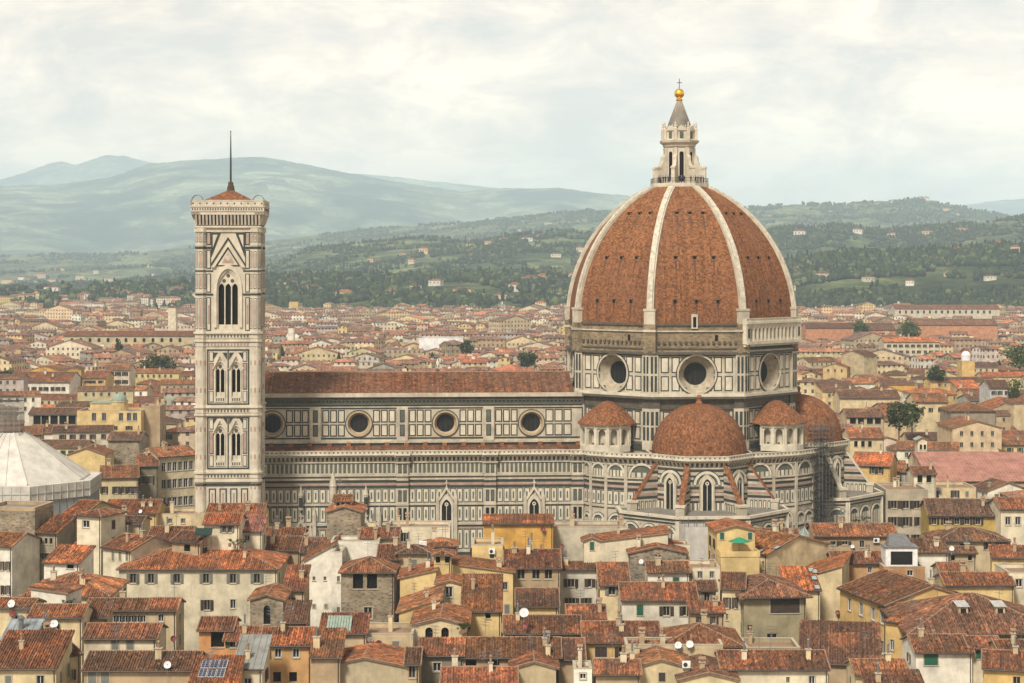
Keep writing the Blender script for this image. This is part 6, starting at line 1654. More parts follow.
# solar panels
hs = fg['solar']
k_ = math.sqrt(1+hs.p**2)
for i in range(3):
    for j in range(2):
        m = MB()
        u, v = hs.face_uz('F', 196+9*i, 670)[0], 1.2 + j*2.2
        a = lambda du, dv, e: (u+du, v+dv, hs.ze+hs.p*(v+dv)+.28+e)
        m.face([a(0,0,0), a(1.05,0,0), a(1.05,1.95,0), a(0,1.95,0)], M['white_paint'])
        for x in range(2):
            for y_ in range(4): m.face([a(.04+x*.5,.05+y_*.47,.02), a(.5+x*.5,.05+y_*.47,.02), a(.5+x*.5,.48+y_*.47,.02), a(.04+x*.5,.48+y_*.47,.02)], M['solar'])
        for p_, q_ in (((0,0),(1.05,0)), ((1.05,0),(1.05,1.95)), ((1.05,1.95),(0,1.95)), ((0,1.95),(0,0))):
            A, B = a(*p_, 0), a(*q_, 0); m.face([(A[0],A[1],A[2]-.16), (B[0],B[1],B[2]-.16), B, A], M['metal'])
        m.build('solar_panel', hs.root)
# skylights
def skylight(hh, px, py, w_=1.0, l_=1.4, dark=True):
    best = hh.add_top(lambda root, u, v, z: (u, v, z), px, py)
    u, v, z = best
    m = MB(); m.box(-w_/2, w_/2, -l_/2, l_/2, 0, .22, M['iron'] if dark else M['white_paint'])
    m.face([(-w_/2+.1,-l_/2+.1,.225), (w_/2-.1,-l_/2+.1,.225), (w_/2-.1,l_/2-.1,.225), (-w_/2+.1,l_/2-.1,.225)], M['skyglass'])
    o = m.build('skylight', hh.root, (u, v, z+.12))
    if hh.roof in ('x', 'sf', 'hip'): o.rotation_euler.x = math.atan(hh.p)
    elif hh.roof == 'sl': o.rotation_euler.y = -math.atan(hh.p)
    elif hh.roof == 'sr': o.rotation_euler.y = math.atan(hh.p)
for i in range(4): skylight(fg['neworange2'], 811+3.6*i, 571+1.5*i)
skylight(fg['hall'], 760, 552); skylight(fg['hall'], 777, 556)
for k, q in byl.items():
    if k.startswith('house with broad brown hipped'):
        u, v, z = q.add_top(lambda r_, u, v, z: (u, v, z), 423, 541); m = MB(); m.box(-.7,.7,-.4,.4,-.3,1.1, M['white_paint']); m.build('skylight', q.root, (u, v, z))
# two white dormers on the huge roof
for px, py in ((963, 613), (1000, 613)):
    q = fg['dormer_roof']
    u, v, z = q.add_top(lambda r_, u, v, z: (u, v, z), px, py)
    m = MB(); m.box(-.7,.7,-.2,2.6,-.4,1.1, M['plaster']); m.face([(-.95,-.5,1.1),(.95,-.5,1.1),(.95,2.6,1.5),(-.95,2.6,1.5)], M['white_paint']); m.face([(-.95,-.5,1.1),(-.95,2.6,1.5),(.95,2.6,1.5),(.95,-.5,1.1)][::1], M['white_paint'])
    m.box(-.4,.4,-.24,-.15,.05,.8, M['glass']); m.build('dormer', q.root, (u, v, z), color=BEIGE)
# pale green ribbed skylight
q = fg['green_sky']; m = MB()
u, z, Y = q.face_uz('F', 326, 628); u2 = q.face_uz('F', 351, 628)[0]
m.fr = (0, 0, 1, 0, 0, -1)
n = 9
for i in range(n):
    a, b = u+(u2-u)*i/n, u+(u2-u)*(i+1)/n
    m.face([(a,.1,q.ze+.4),(b-.06,.1,q.ze+.4),(b-.06,3.2,q.ze+1.9),(a,3.2,q.ze+1.9)], M['copper']); m.box(b-.07,b+.03,.05,3.2,q.ze+.2,q.ze+.47, M['metal'])
m.box(u, u2, .05, 3.2, q.ze-.3, q.ze+.38, M['trim']); m.build('skylight', q.root)
# teal loggia frame, zinc flue
q = fg['zinc']; m = MB(); m.tube((0,0,-.5),(0,0,1.5),.32,.32,M['metal'],10); m.lathe([(.5,1.5),(.5,1.7),(.1,2.0)],M['metal'],10); m.build('flue', q.root, (q.W*.45, q.D*.55, q.ze+q.p*q.D*.55))
# green copper dome of the yellow villa, glass pyramid, observatory turret
q = fgd
m = MB(); r_ = 2.5; m.lathe([(r_+.3, q.ze-.6), (r_+.3, q.ze+2.5), (r_+.5, q.ze+2.6), (r_+.5, q.ze+2.9)], M['plaster'], 16); m.lathe([(r_*math.cos(a), q.ze+2.9+r_*math.sin(a)) for a in [math.pi/2*k/8 for k in range(9)]], M['copper'], 18)
o = m.build('copper_dome', q.root, (q.face_uz('F', 115, 410)[0], 6.5, 0), color=LEMON)
m = MB(); m.box(0, q.W*.45, 5, 12, q.ze-.6, q.ze+2.0, M['plaster']); m.box(-.2, q.W*.45+.2, 4.8, 12.2, q.ze+2.0, q.ze+2.4, M['copper']); m.build('attic', q.root, (q.W*.15, 0, 0), color=LEMON)
q = fgo; m = MB(); m.lathe([(2.2, q.ze-.5), (2.2, q.ze+2.2)] + [(2.3*math.cos(a), q.ze+2.2+2.3*math.sin(a)) for a in [math.pi/2*k/6 for k in range(7)]], M['white_paint'], 14); m.build('turret', q.root, (q.W/2, q.D/2, 0))

M['awning_dark'] = flat('dark_green_cloth', (.012,.035,.025), .8)
# ---- things standing on the roofs
def at(px, py, Y): return px2(px, py, Y)
q = fg['yellow_tower']                   # roof terrace with its green parasol
u, z, Y = q.face_uz('F', 737, 535)
X, Yw = q.world(u, -2.0)
o = empty('parasol', (X, Yw, z-3.0)); tag(o, 'open green parasol on the yellow roof terrace', 'parasol')
m = MB(); m.tube((0,0,-.2),(0,0,2.9),.04,.03,M['wood'],6); m.lathe([(.3,-.2),(.3,-.05),(.05,0)],M['iron'],10); m.build('pole', o)
m = MB()
for k in range(8):
    a, b = 2*math.pi*k/8, 2*math.pi*(k+1)/8
    m.face([(1.9*math.cos(a),1.9*math.sin(a),2.2),(1.9*math.cos(b),1.9*math.sin(b),2.2),(0,0,2.95)], M['awning']); m.face([(0,0,2.93),(1.9*math.cos(b),1.9*math.sin(b),2.18),(1.9*math.cos(a),1.9*math.sin(a),2.18)], M['awning'])
m.build('canopy', o)
tz = z-3.2                                # its deck is the top of a lower front block
m = MB(); m.frame(0, 0); Wd = q.W
m.box(0, Wd, -3.8, -.02, 0, tz, M['plaster']); m.box(-.1, Wd+.1, -3.9, -3.7, tz, tz+.95, M['plaster']); m.box(-.1, .1, -3.7, 0, tz, tz+.95, M['plaster']); m.box(Wd-.1, Wd+.1, -3.7, 0, tz, tz+.95, M['plaster'])
m.build('terrace_block', q.root, color=LEMON)
q = fg['awning_house']
u, z, Y = q.face_uz('F', 206, 533); X, Yw = q.world(u, -1.2)
o = empty('awning', (X, Yw, 0)); tag(o, 'dark green folded cloth awning over the planted terrace', 'awning')
m = MB()
for k in range(6):
    a, b = math.pi*.5*k/6, math.pi*.5*(k+1)/6
    m.face([(-1.5,-1.6*math.sin(b)-.1,z+1.1*math.cos(b)),(1.5,-1.6*math.sin(b)-.1,z+1.1*math.cos(b)),(1.5,-1.6*math.sin(a)-.1,z+1.1*math.cos(a)),(-1.5,-1.6*math.sin(a)-.1,z+1.1*math.cos(a))], M['awning_dark'])
m.build('cloth', o); m = MB()
for s_ in (-1.4, 0, 1.4): m.tube((s_,-1.7,z-2.4),(s_,-1.7,z),.05,.05,M['iron'],5); m.tube((s_,-1.7,z),(s_,.9,z+1.0),.04,.04,M['iron'],5)
m.build('frame', o)
# white machine box on the terrace
q = fg['box_house']; u, z, Y = q.face_uz('F', 904, 566)
X, Yw = q.world(u, 2.0); o = empty('roof_machine', (X, Yw, q.ze-.6)); tag(o, 'white ventilation cabin with dark louvre on the roof terrace', 'ventilation unit')
m = MB(); m.box(-2.8,2.8,0,4,0,3.6,M['white_paint'],'d'); m.box(-3.0,3.0,-.2,4.2,3.6,3.8,M['metal']); m.build('cabin', o)
m = MB(); m.frame(-1.9,0); m.wb(0,3.8,.7,3.0,.06,M['iron'])
for i in range(11): m.wb(.1,3.7,.8+i*.2,.9+i*.2,.1,M['dark'])
m.build('louvre', o)
m = MB(); m.face([(-2.2,.5,3.82),(2.2,.5,3.82),(1.4,3.8,5.6),(-1.4,3.8,5.6)],M['metal']); m.face([(2.2,.5,3.82),(2.2,3.9,3.82),(1.4,3.8,5.6)],M['metal']); m.face([(-2.2,3.9,3.82),(-2.2,.5,3.82),(-1.4,3.8,5.6)],M['metal']); m.face([(2.2,3.9,3.82),(-2.2,3.9,3.82),(-1.4,3.8,5.6),(1.4,3.8,5.6)],M['metal']); m.build('hood', o)
# green glass pyramid
Y = 352; X, _, Z = at(804, 540, Y); o = empty('roof_lantern', (X, Y, Z)); tag(o, 'pale green glass pyramid roof light between tan houses', 'roof light')
m = MB(); hw = 2.0
for k in range(8):
    a, b = 2*math.pi*k/8, 2*math.pi*(k+1)/8
    m.face([(2.3*math.cos(a),2.3*math.sin(a),0),(2.3*math.cos(b),2.3*math.sin(b),0),(0,0,2.5)],M['copper'])
    m.tube((2.3*math.cos(a),2.3*math.sin(a),0),(0,0,2.55),.07,.05,M['metal'],4,False)
m.build('glazing', o); m = MB(); m.lathe([(2.25,-Z),(2.25,0),(2.45,.02),(2.45,.15),(0,.15)],M['plaster'],8); m.build('base', o, color=BEIGE)
# air conditioners
for i, (hl, px, py) in enumerate((('front gabled cream house with air', 686, 664), ('orange house with four', 266, 652), ('cream block with one small', 492, 551), ('long tan house', 876, 540))):
    for k, q in byl.items():
        if k.startswith(hl):
            u, z, Y = q.face_uz('F', px, py); m = MB(); m.box(-.55,.55,-.5,-.05,-.45,.45,M['white_paint']); m.frame(0,-.5); m.ext([(-.12+.3*math.cos(2*math.pi*k2/12), .3*math.sin(2*math.pi*k2/12)) for k2 in range(12)],-.02,.03,M['iron']); m.build('air_conditioner', q.root, (u, 0, z))
# plants on terraces
def leafmat(name, c0, c1):
    m, t, b = newmat(name); co = N(t, 'ShaderNodeTexCoord').outputs['Object']
    n = N(t, 'ShaderNodeTexNoise', {'Vector': co, 'Scale': 1.3, 'Detail': 4.0}).outputs['Fac']
    t.links.new(ramp(t, n, [(.35, c0), (.65, c1)]), b.inputs['Base Color']); b.inputs['Roughness'].default_value = .8; b.inputs['Specular IOR Level'].default_value = .1
    return m
LEAF = [leafmat('dark_leaves', (.018,.030,.012), (.050,.072,.025)), leafmat('green_leaves', (.035,.055,.015), (.085,.11,.035)), leafmat('light_leaves', (.06,.085,.02), (.13,.15,.05))]
BARK = stone('bark', (.12,.09,.06), .3, 1.5, .2)
def foliage(r, rx, ry, rz, n, leaf, mats, cz=0.0):
    """leaf-sized faces in clumps spread through the crown's volume"""
    m = MB(); cl = []
    for _ in range(max(6, n//26)):
        a, b = r.uniform(0, 2*math.pi), math.acos(r.uniform(-1, 1)); q = r.uniform(.45, 1.0)
        cl.append((rx*q*math.sin(b)*math.cos(a), ry*q*math.sin(b)*math.sin(a), cz+rz*q*math.cos(b), r.uniform(.22, .42), r.choice(mats)))
    for _ in range(n):
        c = r.choice(cl); k = c[3]
        p = Vector((c[0]+r.gauss(0, k*rx*.6), c[1]+r.gauss(0, k*ry*.6), c[2]+r.gauss(0, k*rz*.5)))
        d = Vector((r.gauss(0,1), r.gauss(0,1), r.gauss(0,1)+.6)).normalized(); x = d.orthogonal().normalized()*leaf*r.uniform(.6,1.3); y_ = d.cross(x)*r.uniform(.5,1.0)
        m.face([tuple(p-x), tuple(p-y_*.7), tuple(p+x), tuple(p+y_*.7)], c[4])
    return m
rp = random.Random(5)
def plant(hh, px, py, label, s_=.9, f='F', out_=.6, grp='potted plants on the roof terraces'):
    u, z, Y = hh.face_uz(f, px, py); X, Yw = hh.world(u, -out_)
    o = empty('potted_plant', (X, Yw, z-.5)); tag(o, label, 'plant', grp)
    m = MB(); m.lathe([(.22,-.3),(.3,.25),(.33,.3),(0,.3)], M['ridge'], 10); m.build('pot', o)
    foliage(rp, s_*.8, s_*.6, s_*.7, 70, .16, LEAF[1:], .3+s_*.6).build('leaves', o)
for i, px in enumerate((231, 236, 241, 247)): plant(fg['awning_house'], px, 541+(i%2), ('%s leafy pot plant on the planted terrace below orange roof' % ['dark bushy', 'tall', 'small', 'wide'][i]), .8, out_=1.5)
for i, px in enumerate((70, 75, 80)): plant(fg['dormer'], px-6, 604, ('%s pot plant beside the white dormer house' % ['low green', 'bushy', 'spiky'][i]), .8)
for i, px in enumerate((478, 484, 490)): plant(fg['arched'], 462+i*2, 628-i, ('%s terrace plant right of the arched windows' % ['rounded', 'leafy', 'trailing'][i]), .8)
for i, px in enumerate((860, 866, 872)):
    q = fg['pink_long']; u = q.face_uz('F', px, 528)[0]; zt = q.top(u, q.D*.45); X, Yw = q.world(u, q.D*.45)
    o = empty('potted_plant', (X, Yw, zt+.35)); tag(o, '%s plant in a trough on the long tan house ridge' % ['round', 'upright', 'small'][i], 'plant', 'potted plants on the roof terraces')
    m = MB(); m.box(-.5,.5,-.3,.3,-.6,.3,M['ridge']); m.build('trough', o); foliage(rp, .8,.5,.6,70,.16,LEAF[:2],.7).build('leaves', o)
# ================================================================== baptistery under its white cover, scaffolds
X, Y0, _ = px2(11, 0, 421)
bp = empty('baptistery', (X, Y0, 0), R(3.6)); tag(bp, 'octagonal baptistery wrapped in white sheeting with a pyramid roof', 'baptistery')
m = MB(); RBp = 20.6
octring(m, [(RBp-.3, 0), (RBp-.3, 24.0)], M['greysheet']); 
for k in range(8):
    oct_face(m, 45*k, (RBp-.3)*C45, (RBp-.3)*S45); L = 2*(RBp-.3)*S45
    for i in range(1, 8): m.wb(i*L/8-.05, i*L/8+.05, 0, 22, .08, M['metal'])
m.build('wall', bp)
m = MB()
octring(m, [(RBp, 21.2), (RBp+.1, 24.6), (RBp-1.0, 24.75), (RBp-1.1, 24.2), (RBp-2.6, 24.2)], M['sheet'])
for k in range(8):
    oct_face(m, 45*k, RBp*C45+.05, RBp*S45); L = 2*RBp*S45
    for i in range(9): m.wb(i*L/8-.06, i*L/8+.06, 21.2, 24.65, .12, M['sheet'])
    m.wb(0, L, 22.8, 22.95, .1, M['greysheet'])
m.build('parapet_cover', bp)
m = MB(); pr = [(RBp-2.4, 24.1), (3.3, 34.6)]
octring(m, [(RBp-2.4, 24.1), (RBp-2.6, 24.6), (3.2, 34.9)], M['sheet'])
A, B = oct_pts(RBp-2.5, 24.75), oct_pts(3.2, 35.0)
for k in range(8):
    m.tube(A[k], B[k], .16, .13, M['sheet'], 5)
    j = (k+1) % 8
    for t_ in (.33, .66):
        a = tuple(A[k][i]*(1-t_)+A[j][i]*t_ for i in range(3)); b = tuple(B[k][i]*(1-t_)+B[j][i]*t_ for i in range(3)); m.tube(a, b, .05, .05, M['sheet'], 4)
rfb = m.build('roof', bp)
def scaffold(name, label, loc, rz, w_, d_, z0, z1, bay=1.6, lift=2.0, net=None, inner=True):
    o = empty(name, (loc[0], loc[1], 0), rz); tag(o, label, 'scaffold')
    m = MB(); nx, ny = max(int(round(w_/bay)), 1), max(int(round(d_/bay)), 1)
    pts = [(i*w_/nx, j*d_/ny) for i in range(nx+1) for j in range(ny+1) if inner or i in (0, nx) or j in (0, ny)]
    for (x, y) in pts: m.tube((x, y, z0), (x, y, z1+.9), .07, .07, M['metal'], 4, False)
    m.build('poles', o)
    m = MB(); z = z0+lift
    while z <= z1+.1:
        for j in range(ny+1):
            if inner or j in (0, ny): m.tube((0, j*d_/ny, z), (w_, j*d_/ny, z), .06, .06, M['iron'], 4, False); m.tube((0, j*d_/ny, z+1), (w_, j*d_/ny, z+1), .045, .045, M['iron'], 4, False)
        for i in range(nx+1): m.tube((i*w_/nx, 0, z), (i*w_/nx, d_, z), .06, .06, M['iron'], 4, False)
        z += lift
    m.build('ledgers', o)
    m = MB(); z = z0+lift
    while z <= z1-.5:
        if inner: m.box(0, w_, .1, d_-.1, z-.06, z, M['wood'])
        else: m.box(0, w_, .1, 1.1, z-.06, z, M['wood']); m.box(0, w_, d_-1.1, d_-.1, z-.06, z, M['wood'])
        z += lift
    m.build('decks', o)
    if net:
        m = MB(); m.box(-.12, w_+.12, -.12, d_+.12, z0, z1, M[net], 'td')
        m.build('sheeting', o)
    return o
t, n_t, b_t = newmat('scaffold_net'); M['net'] = t
mpn = N(n_t, 'ShaderNodeBsdfTransparent'); mixn = N(n_t, 'ShaderNodeMixShader', {0: 0.16}); n_t.links.new(mpn.outputs[0], mixn.inputs[1]); n_t.links.new(b_t.outputs[0], mixn.inputs[2])
b_t.inputs['Base Color'].default_value = (.42, .38, .31, 1); n_t.links.new(mixn.outputs[0], n_t.nodes['Material Output'].inputs[0])
t2, n_t, b_t = newmat('dark_scaffold_net'); M['darknet'] = t2
mpn = N(n_t, 'ShaderNodeBsdfTransparent'); mixn = N(n_t, 'ShaderNodeMixShader', {0: 0.14}); n_t.links.new(mpn.outputs[0], mixn.inputs[1]); n_t.links.new(b_t.outputs[0], mixn.inputs[2])
b_t.inputs['Base Color'].default_value = (.05, .055, .05, 1); n_t.links.new(mixn.outputs[0], n_t.nodes['Material Output'].inputs[0])
c_ = math.cos(R(3.6)); s__ = math.sin(R(3.6))
scaffold('scaffold', 'tall tube scaffold wrapped in grey beige net on the white covered roof', (X-2.6, Y0-2.9), R(3.6), 5.2, 5.2, 33.6, 42.0, 1.3, 2.8, 'net')
def cw(lx, ly): return (CX + lx*c_ - ly*s__, CY + lx*s__ + ly*c_)
p_ = cw(25.6, -27.0)
scaffold('scaffold', 'dark tube scaffold filling the corner beside the apse of the cathedral', cw(27.3, -24.6), R(48), 5.6, 3.0, 0, 37.0, 1.4, 1.9, 'darknet')
xx = cw(31.4, -20.0)
p = px2(686, 0, 352); o = scaffold('scaffold', 'scaffold tower wrapped in translucent white sheets left of the yellow terrace house', (p[0], p[1]), R(6), 5.0, 6.0, 0, 73-(527-HZ)*352/F, 1.7, 2.0, 'sheet', False)

# ================================================================== hills
def vnoise(x, y, seed=0):
    xi, yi = np.floor(x).astype(np.int64), np.floor(y).astype(np.int64); fx, fy = x-xi, y-yi
    fx, fy = fx*fx*(3-2*fx), fy*fy*(3-2*fy)
    def hsh(a, b): 
        v = np.sin(a*127.1 + b*311.7 + seed*74.7)*43758.5453; return v - np.floor(v)
    return (hsh(xi,yi)*(1-fx)+hsh(xi+1,yi)*fx)*(1-fy) + (hsh(xi,yi+1)*(1-fx)+hsh(xi+1,yi+1)*fx)*fy
def fbm(x, y, o=5, seed=0):
    s_, a = 0, .5
    for i in range(o): s_ = s_ + a*vnoise(x, y, seed+i); x, y, a = x*2.03+17, y*2.03+9, a*.5
    return s_
def hillmat(name, forest, field, sc_, thr=(.44, .56), patch=.5):
    m, t, b = newmat(name); co = N(t, 'ShaderNodeTexCoord').outputs['Object']
    n1 = N(t, 'ShaderNodeTexNoise', {'Vector': co, 'Scale': sc_, 'Detail': 9.0, 'Roughness': 0.62}).outputs['Fac']
    c = ramp(t, n1, [(thr[0], forest), (thr[1], field)])
    vo = N(t, 'ShaderNodeTexVoronoi', {'Vector': co, 'Scale': sc_*5.0}); g = N(t, 'ShaderNodeSeparateColor', {0: vo.outputs['Color']}).outputs[0]
    c = mul(t, c, ramp(t, g, [(0, 1-patch), (1, 1+patch)]))
    n2 = N(t, 'ShaderNodeTexNoise', {'Vector': co, 'Scale': sc_*14, 'Detail': 6.0, 'Roughness': .7}).outputs['Fac']
    c = mul(t, c, ramp(t, n2, [(.35, .45), (.62, 1.3)]))
    t.links.new(c, b.inputs['Base Color']); b.inputs['Roughness'].default_value = 1.0; b.inputs['Specular IOR Level'].default_value = 0
    return m
HILLF = {}
def hill(name, prof, Yf, Yr, Yb, zf, amp, gscale, mat, power=1.25, seed=0, nx=300, ny=70):
    """terrain running from a foot at Yf up to a crest at Yr and down behind; the crest heights come from bearings"""
    pxs = np.array([p[0] for p in prof], float); zs = np.array([HC-(p[1]-HZ)*Yr/F for p in prof])
    def height(x, y):
        bx = 512 + F*x/np.maximum(y, 1)
        zr = np.interp(bx, pxs, zs)
        t_ = np.clip((y-Yf)/(Yr-Yf), 0, 1); s_ = t_**power*(1-.0*t_)
        bk = np.clip((y-Yr)/(Yb-Yr), 0, 1)
        z = zf + (zr-zf)*s_*(1-.55*bk*bk)
        g = fbm(x/gscale, y/gscale, 5, seed) - .48
        return z + (fbm(x/55., y/55., 3, seed+5)-.45)*min(gscale*.022, 22)*t_ + g*amp*np.clip(t_*3, 0, 1)*((.3 if amp < 500 else .12) + 1.1*t_*(1-t_)*2)
    xs = np.linspace(-.36, .36, nx); ts = np.linspace(Yf, Yb, ny)
    Yg, Kg = np.meshgrid(ts, xs, indexing='ij'); Xg = Kg*Yg*1.0
    Zg = height(Xg, Yg)
    V = np.stack([Xg, Yg, Zg], -1).reshape(-1, 3)
    idx = np.arange(nx*ny).reshape(ny, nx)
    Fc = np.stack([idx[:-1,:-1], idx[:-1,1:], idx[1:,1:], idx[1:,:-1]], -1).reshape(-1, 4)
    me = bpy.data.meshes.new(name); me.from_pydata(V.tolist(), [], Fc.tolist()); me.materials.append(mat); me.polygons.foreach_set('use_smooth', [True]*len(Fc)); me.update()
    tag(link(name, me), kind='structure'); HILLF[name] = height
    return height
hm_far = hillmat('mountain_forest', (.018,.036,.025), (.19,.22,.12), .0012, (.42, .60), .6)
hm_mid = hillmat('hill_fields', (.045,.065,.03), (.15,.165,.075), .0045, (.40, .60), .6)
hm_near = hillmat('near_slopes', (.03,.045,.02), (.11,.13,.05), .004, (.42, .60), .4)
hill('mountains', [(-140,190),(-60,186),(0,181),(25,174),(50,164),(62,162),(76,165),(105,155),(125,156),(150,163),(200,168),(300,170),(700,205),(900,212),(960,207),(1000,202),(1030,201),(1100,205),(1200,212)], 17500, 23500, 26500, -30, 380, 3400, hm_far, 1.3, 3)
hill('mountain_ridge', [(-140,186),(0,185),(60,183),(110,176),(150,163),(190,158),(225,156),(262,154),(285,158),(330,168),(380,179),(430,189),(465,194),(500,192),(560,192),(620,198),(680,206),(740,214),(820,222),(1200,235)], 10000, 16500, 19500, -30, 900, 2400, hm_far, 1.15, 11)
hill('far_hills', [(-140,258),(0,257),(120,252),(250,243),(330,232),(420,224),(520,216),(600,209),(680,208),(745,207),(800,204),(850,206),(890,201),(925,200),(965,209),(1010,217),(1060,222),(1200,224)], 5800, 8600, 10500, -20, 170, 1100, hm_mid, 1.0, 23)
hill('middle_hills', [(-140,292),(0,288),(120,282),(230,272),(270,262),(310,250),(360,244),(420,240),(480,241),(520,234),(560,231),(600,236),(680,245),(745,236),(780,229),(830,226),(880,232),(930,228),(980,226),(1024,220),(1100,216),(1200,220)], 3300, 4900, 5900, -4, 70, 500, hm_mid, .95, 31)
hill('near_hills', [(-140,293),(0,291),(100,289),(160,286),(200,282),(270,279),(330,277),(400,279),(460,276),(520,276),(590,279),(700,278),(790,263),(850,254),(900,256),(960,253),(1024,246),(1100,244),(1200,250)], 2420, 3150, 3800, 0, 20, 260, hm_near, .9, 47, 260, 40)

# ---- woods: small lumpy crowns in masses (nobody could count them)
def ico(sub):
    t_ = (1+5**.5)/2
    v = [(-1,t_,0),(1,t_,0),(-1,-t_,0),(1,-t_,0),(0,-1,t_),(0,1,t_),(0,-1,-t_),(0,1,-t_),(t_,0,-1),(t_,0,1),(-t_,0,-1),(-t_,0,1)]
    f = [(0,11,5),(0,5,1),(0,1,7),(0,7,10),(0,10,11),(1,5,9),(5,11,4),(11,10,2),(10,7,6),(7,1,8),(3,9,4),(3,4,2),(3,2,6),(3,6,8),(3,8,9),(4,9,5),(2,4,11),(6,2,10),(8,6,7),(9,8,1)]
    v = [np.array(q)/np.linalg.norm(q) for q in v]
    for _ in range(sub):
        c = {}; nf = []
        def mid(a, b):
            k = (min(a,b), max(a,b))
            if k not in c: q = v[a]+v[b]; v.append(q/np.linalg.norm(q)); c[k] = len(v)-1
            return c[k]
        for a, b, d in f: x, y_, z = mid(a,b), mid(b,d), mid(d,a); nf += [(a,x,z),(b,y_,x),(d,z,y_),(x,y_,z)]
        f = nf
    return np.array(v), np.array(f)
IV1, IF1 = ico(1); IV0, IF0 = ico(0)
def leaf_attr_mat():
    m, t, b = newmat('woodland_leaves'); base = col_source(t, 'attr'); co = N(t, 'ShaderNodeTexCoord').outputs['Object']
    n = N(t, 'ShaderNodeTexNoise', {'Vector': co, 'Scale': .35, 'Detail': 5.0, 'Roughness': .7}).outputs['Fac']
    c = mul(t, base, ramp(t, n, [(.35, .45), (.65, 1.4)]))
    t.links.new(c, b.inputs['Base Color']); b.inputs['Roughness'].default_value = 1; b.inputs['Specular IOR Level'].default_value = 0
    return m
WOODMAT = leaf_attr_mat()
def mesh_np(name, V, Fc, mats, mi=None, col=None, uv=None, smooth=False):
    me = bpy.data.meshes.new(name); n = Fc.shape[1]
    me.vertices.add(len(V)); me.vertices.foreach_set('co', V.astype(np.float32).ravel())
    me.loops.add(Fc.size); me.loops.foreach_set('vertex_index', Fc.astype(np.int32).ravel())
    me.polygons.add(len(Fc)); me.polygons.foreach_set('loop_start', np.arange(0, Fc.size, n, dtype=np.int32))
    for q in mats: me.materials.append(q)
    if mi is not None: me.polygons.foreach_set('material_index', mi.astype(np.int32))
    if smooth: me.polygons.foreach_set('use_smooth', [True]*len(Fc))
    me.update(calc_edges=True)
    if col is not None:
        a = me.color_attributes.new('Col', 'FLOAT_COLOR', 'CORNER'); a.data.foreach_set('color', np.repeat(np.concatenate([col, np.ones((len(col), 1))], 1), n, 0).astype(np.float32).ravel())
    if uv is not None:
        l_ = me.uv_layers.new(name='UVMap'); l_.data.foreach_set('uv', uv.astype(np.float32).ravel())
    return me
rs = np.random.RandomState(4)
def woods(name, pts, cypress=.08, size=(5, 10), fine=True):
    """pts: (n, 3) ground points"""
    n = len(pts); IV, IF = (IV1, IF1) if fine else (IV0, IF0)
    r = rs.uniform(size[0], size[1], n)*.5; cy = rs.rand(n) < cypress
    r = np.where(cy, r*.42, r); hz = np.where(cy, rs.uniform(6, 10, n), r*rs.uniform(.8, 1.25, n))
    J = 1 + rs.uniform(-.32, .32, (n, len(IV)))
    V = IV[None]*J[:, :, None]; V = V*np.stack([r, r*rs.uniform(.8, 1.2, n), hz], -1)[:, None, :]
    V = V + (pts + np.stack([0*r, 0*r, hz*.72+1.0], -1))[:, None, :]
    Fc = IF[None] + (np.arange(n)*len(IV))[:, None, None]
    tone = rs.uniform(0, 1, n)[:, None]
    c = np.array([.016,.026,.014])*(1-tone) + np.array([.055,.072,.026])*tone
    c = np.where((rs.rand(n) < .12)[:, None], np.array([.11,.13,.05]), c); c = np.where(cy[:, None], np.array([.018,.028,.016]), c)
    me = mesh_np(name, V.reshape(-1, 3), Fc.reshape(-1, 3), [WOODMAT], col=np.repeat(c, len(IF), 0))
    return tag(link(name, me), kind='stuff')
def ground_pts(hf, n, y0, y1, k0, k1, thr=None, gs=200., seed=0):
    y = np.sqrt(rs.uniform(y0*y0, y1*y1, n)); x = rs.uniform(k0, k1, n)*y
    if thr is not None:
        q = fbm(x/gs, y/gs, 4, seed) > thr; x, y = x[q], y[q]
    return np.stack([x, y, hf(x, y)], -1)
KX = lambda px: (px-512)/F
p1 = ground_pts(HILLF['near_hills'], 7000, 2440, 3250, KX(90), KX(610), .36, 110, 5)
p2 = ground_pts(HILLF['near_hills'], 8000, 2440, 3250, KX(770), KX(1060), .38, 180, 6)
p3 = ground_pts(HILLF['near_hills'], 800, 2450, 3250, KX(-30), KX(90), .47, 120, 7)
woods('woodland', np.concatenate([p1, p2, p3]), .10, (6, 12))
p4 = ground_pts(HILLF['middle_hills'], 19000, 3350, 5000, KX(-20), KX(620), .50, 75, 8)
p5 = ground_pts(HILLF['middle_hills'], 17000, 3350, 5000, KX(730), KX(1050), .455, 90, 9)
woods('hillside_woodland', np.concatenate([p4, p5]), .12, (5, 11), False)
p6 = ground_pts(HILLF['far_hills'], 30000, 5900, 8700, KX(-20), KX(1050), .485, 160, 10)
woods('far_woodland', p6, .05, (7, 16), False)
p7 = []
for i in range(60):                      # gardens inside the town
    y = rs.uniform(950, 2350); x = KX(rs.uniform(-20, 1040))*y
    for _ in range(rs.randint(2, 14)): p7.append((x+rs.normal(0, 14), y+rs.normal(0, 9), 4.0))
woods('garden_greenery', np.array(p7), .12, (7, 12))

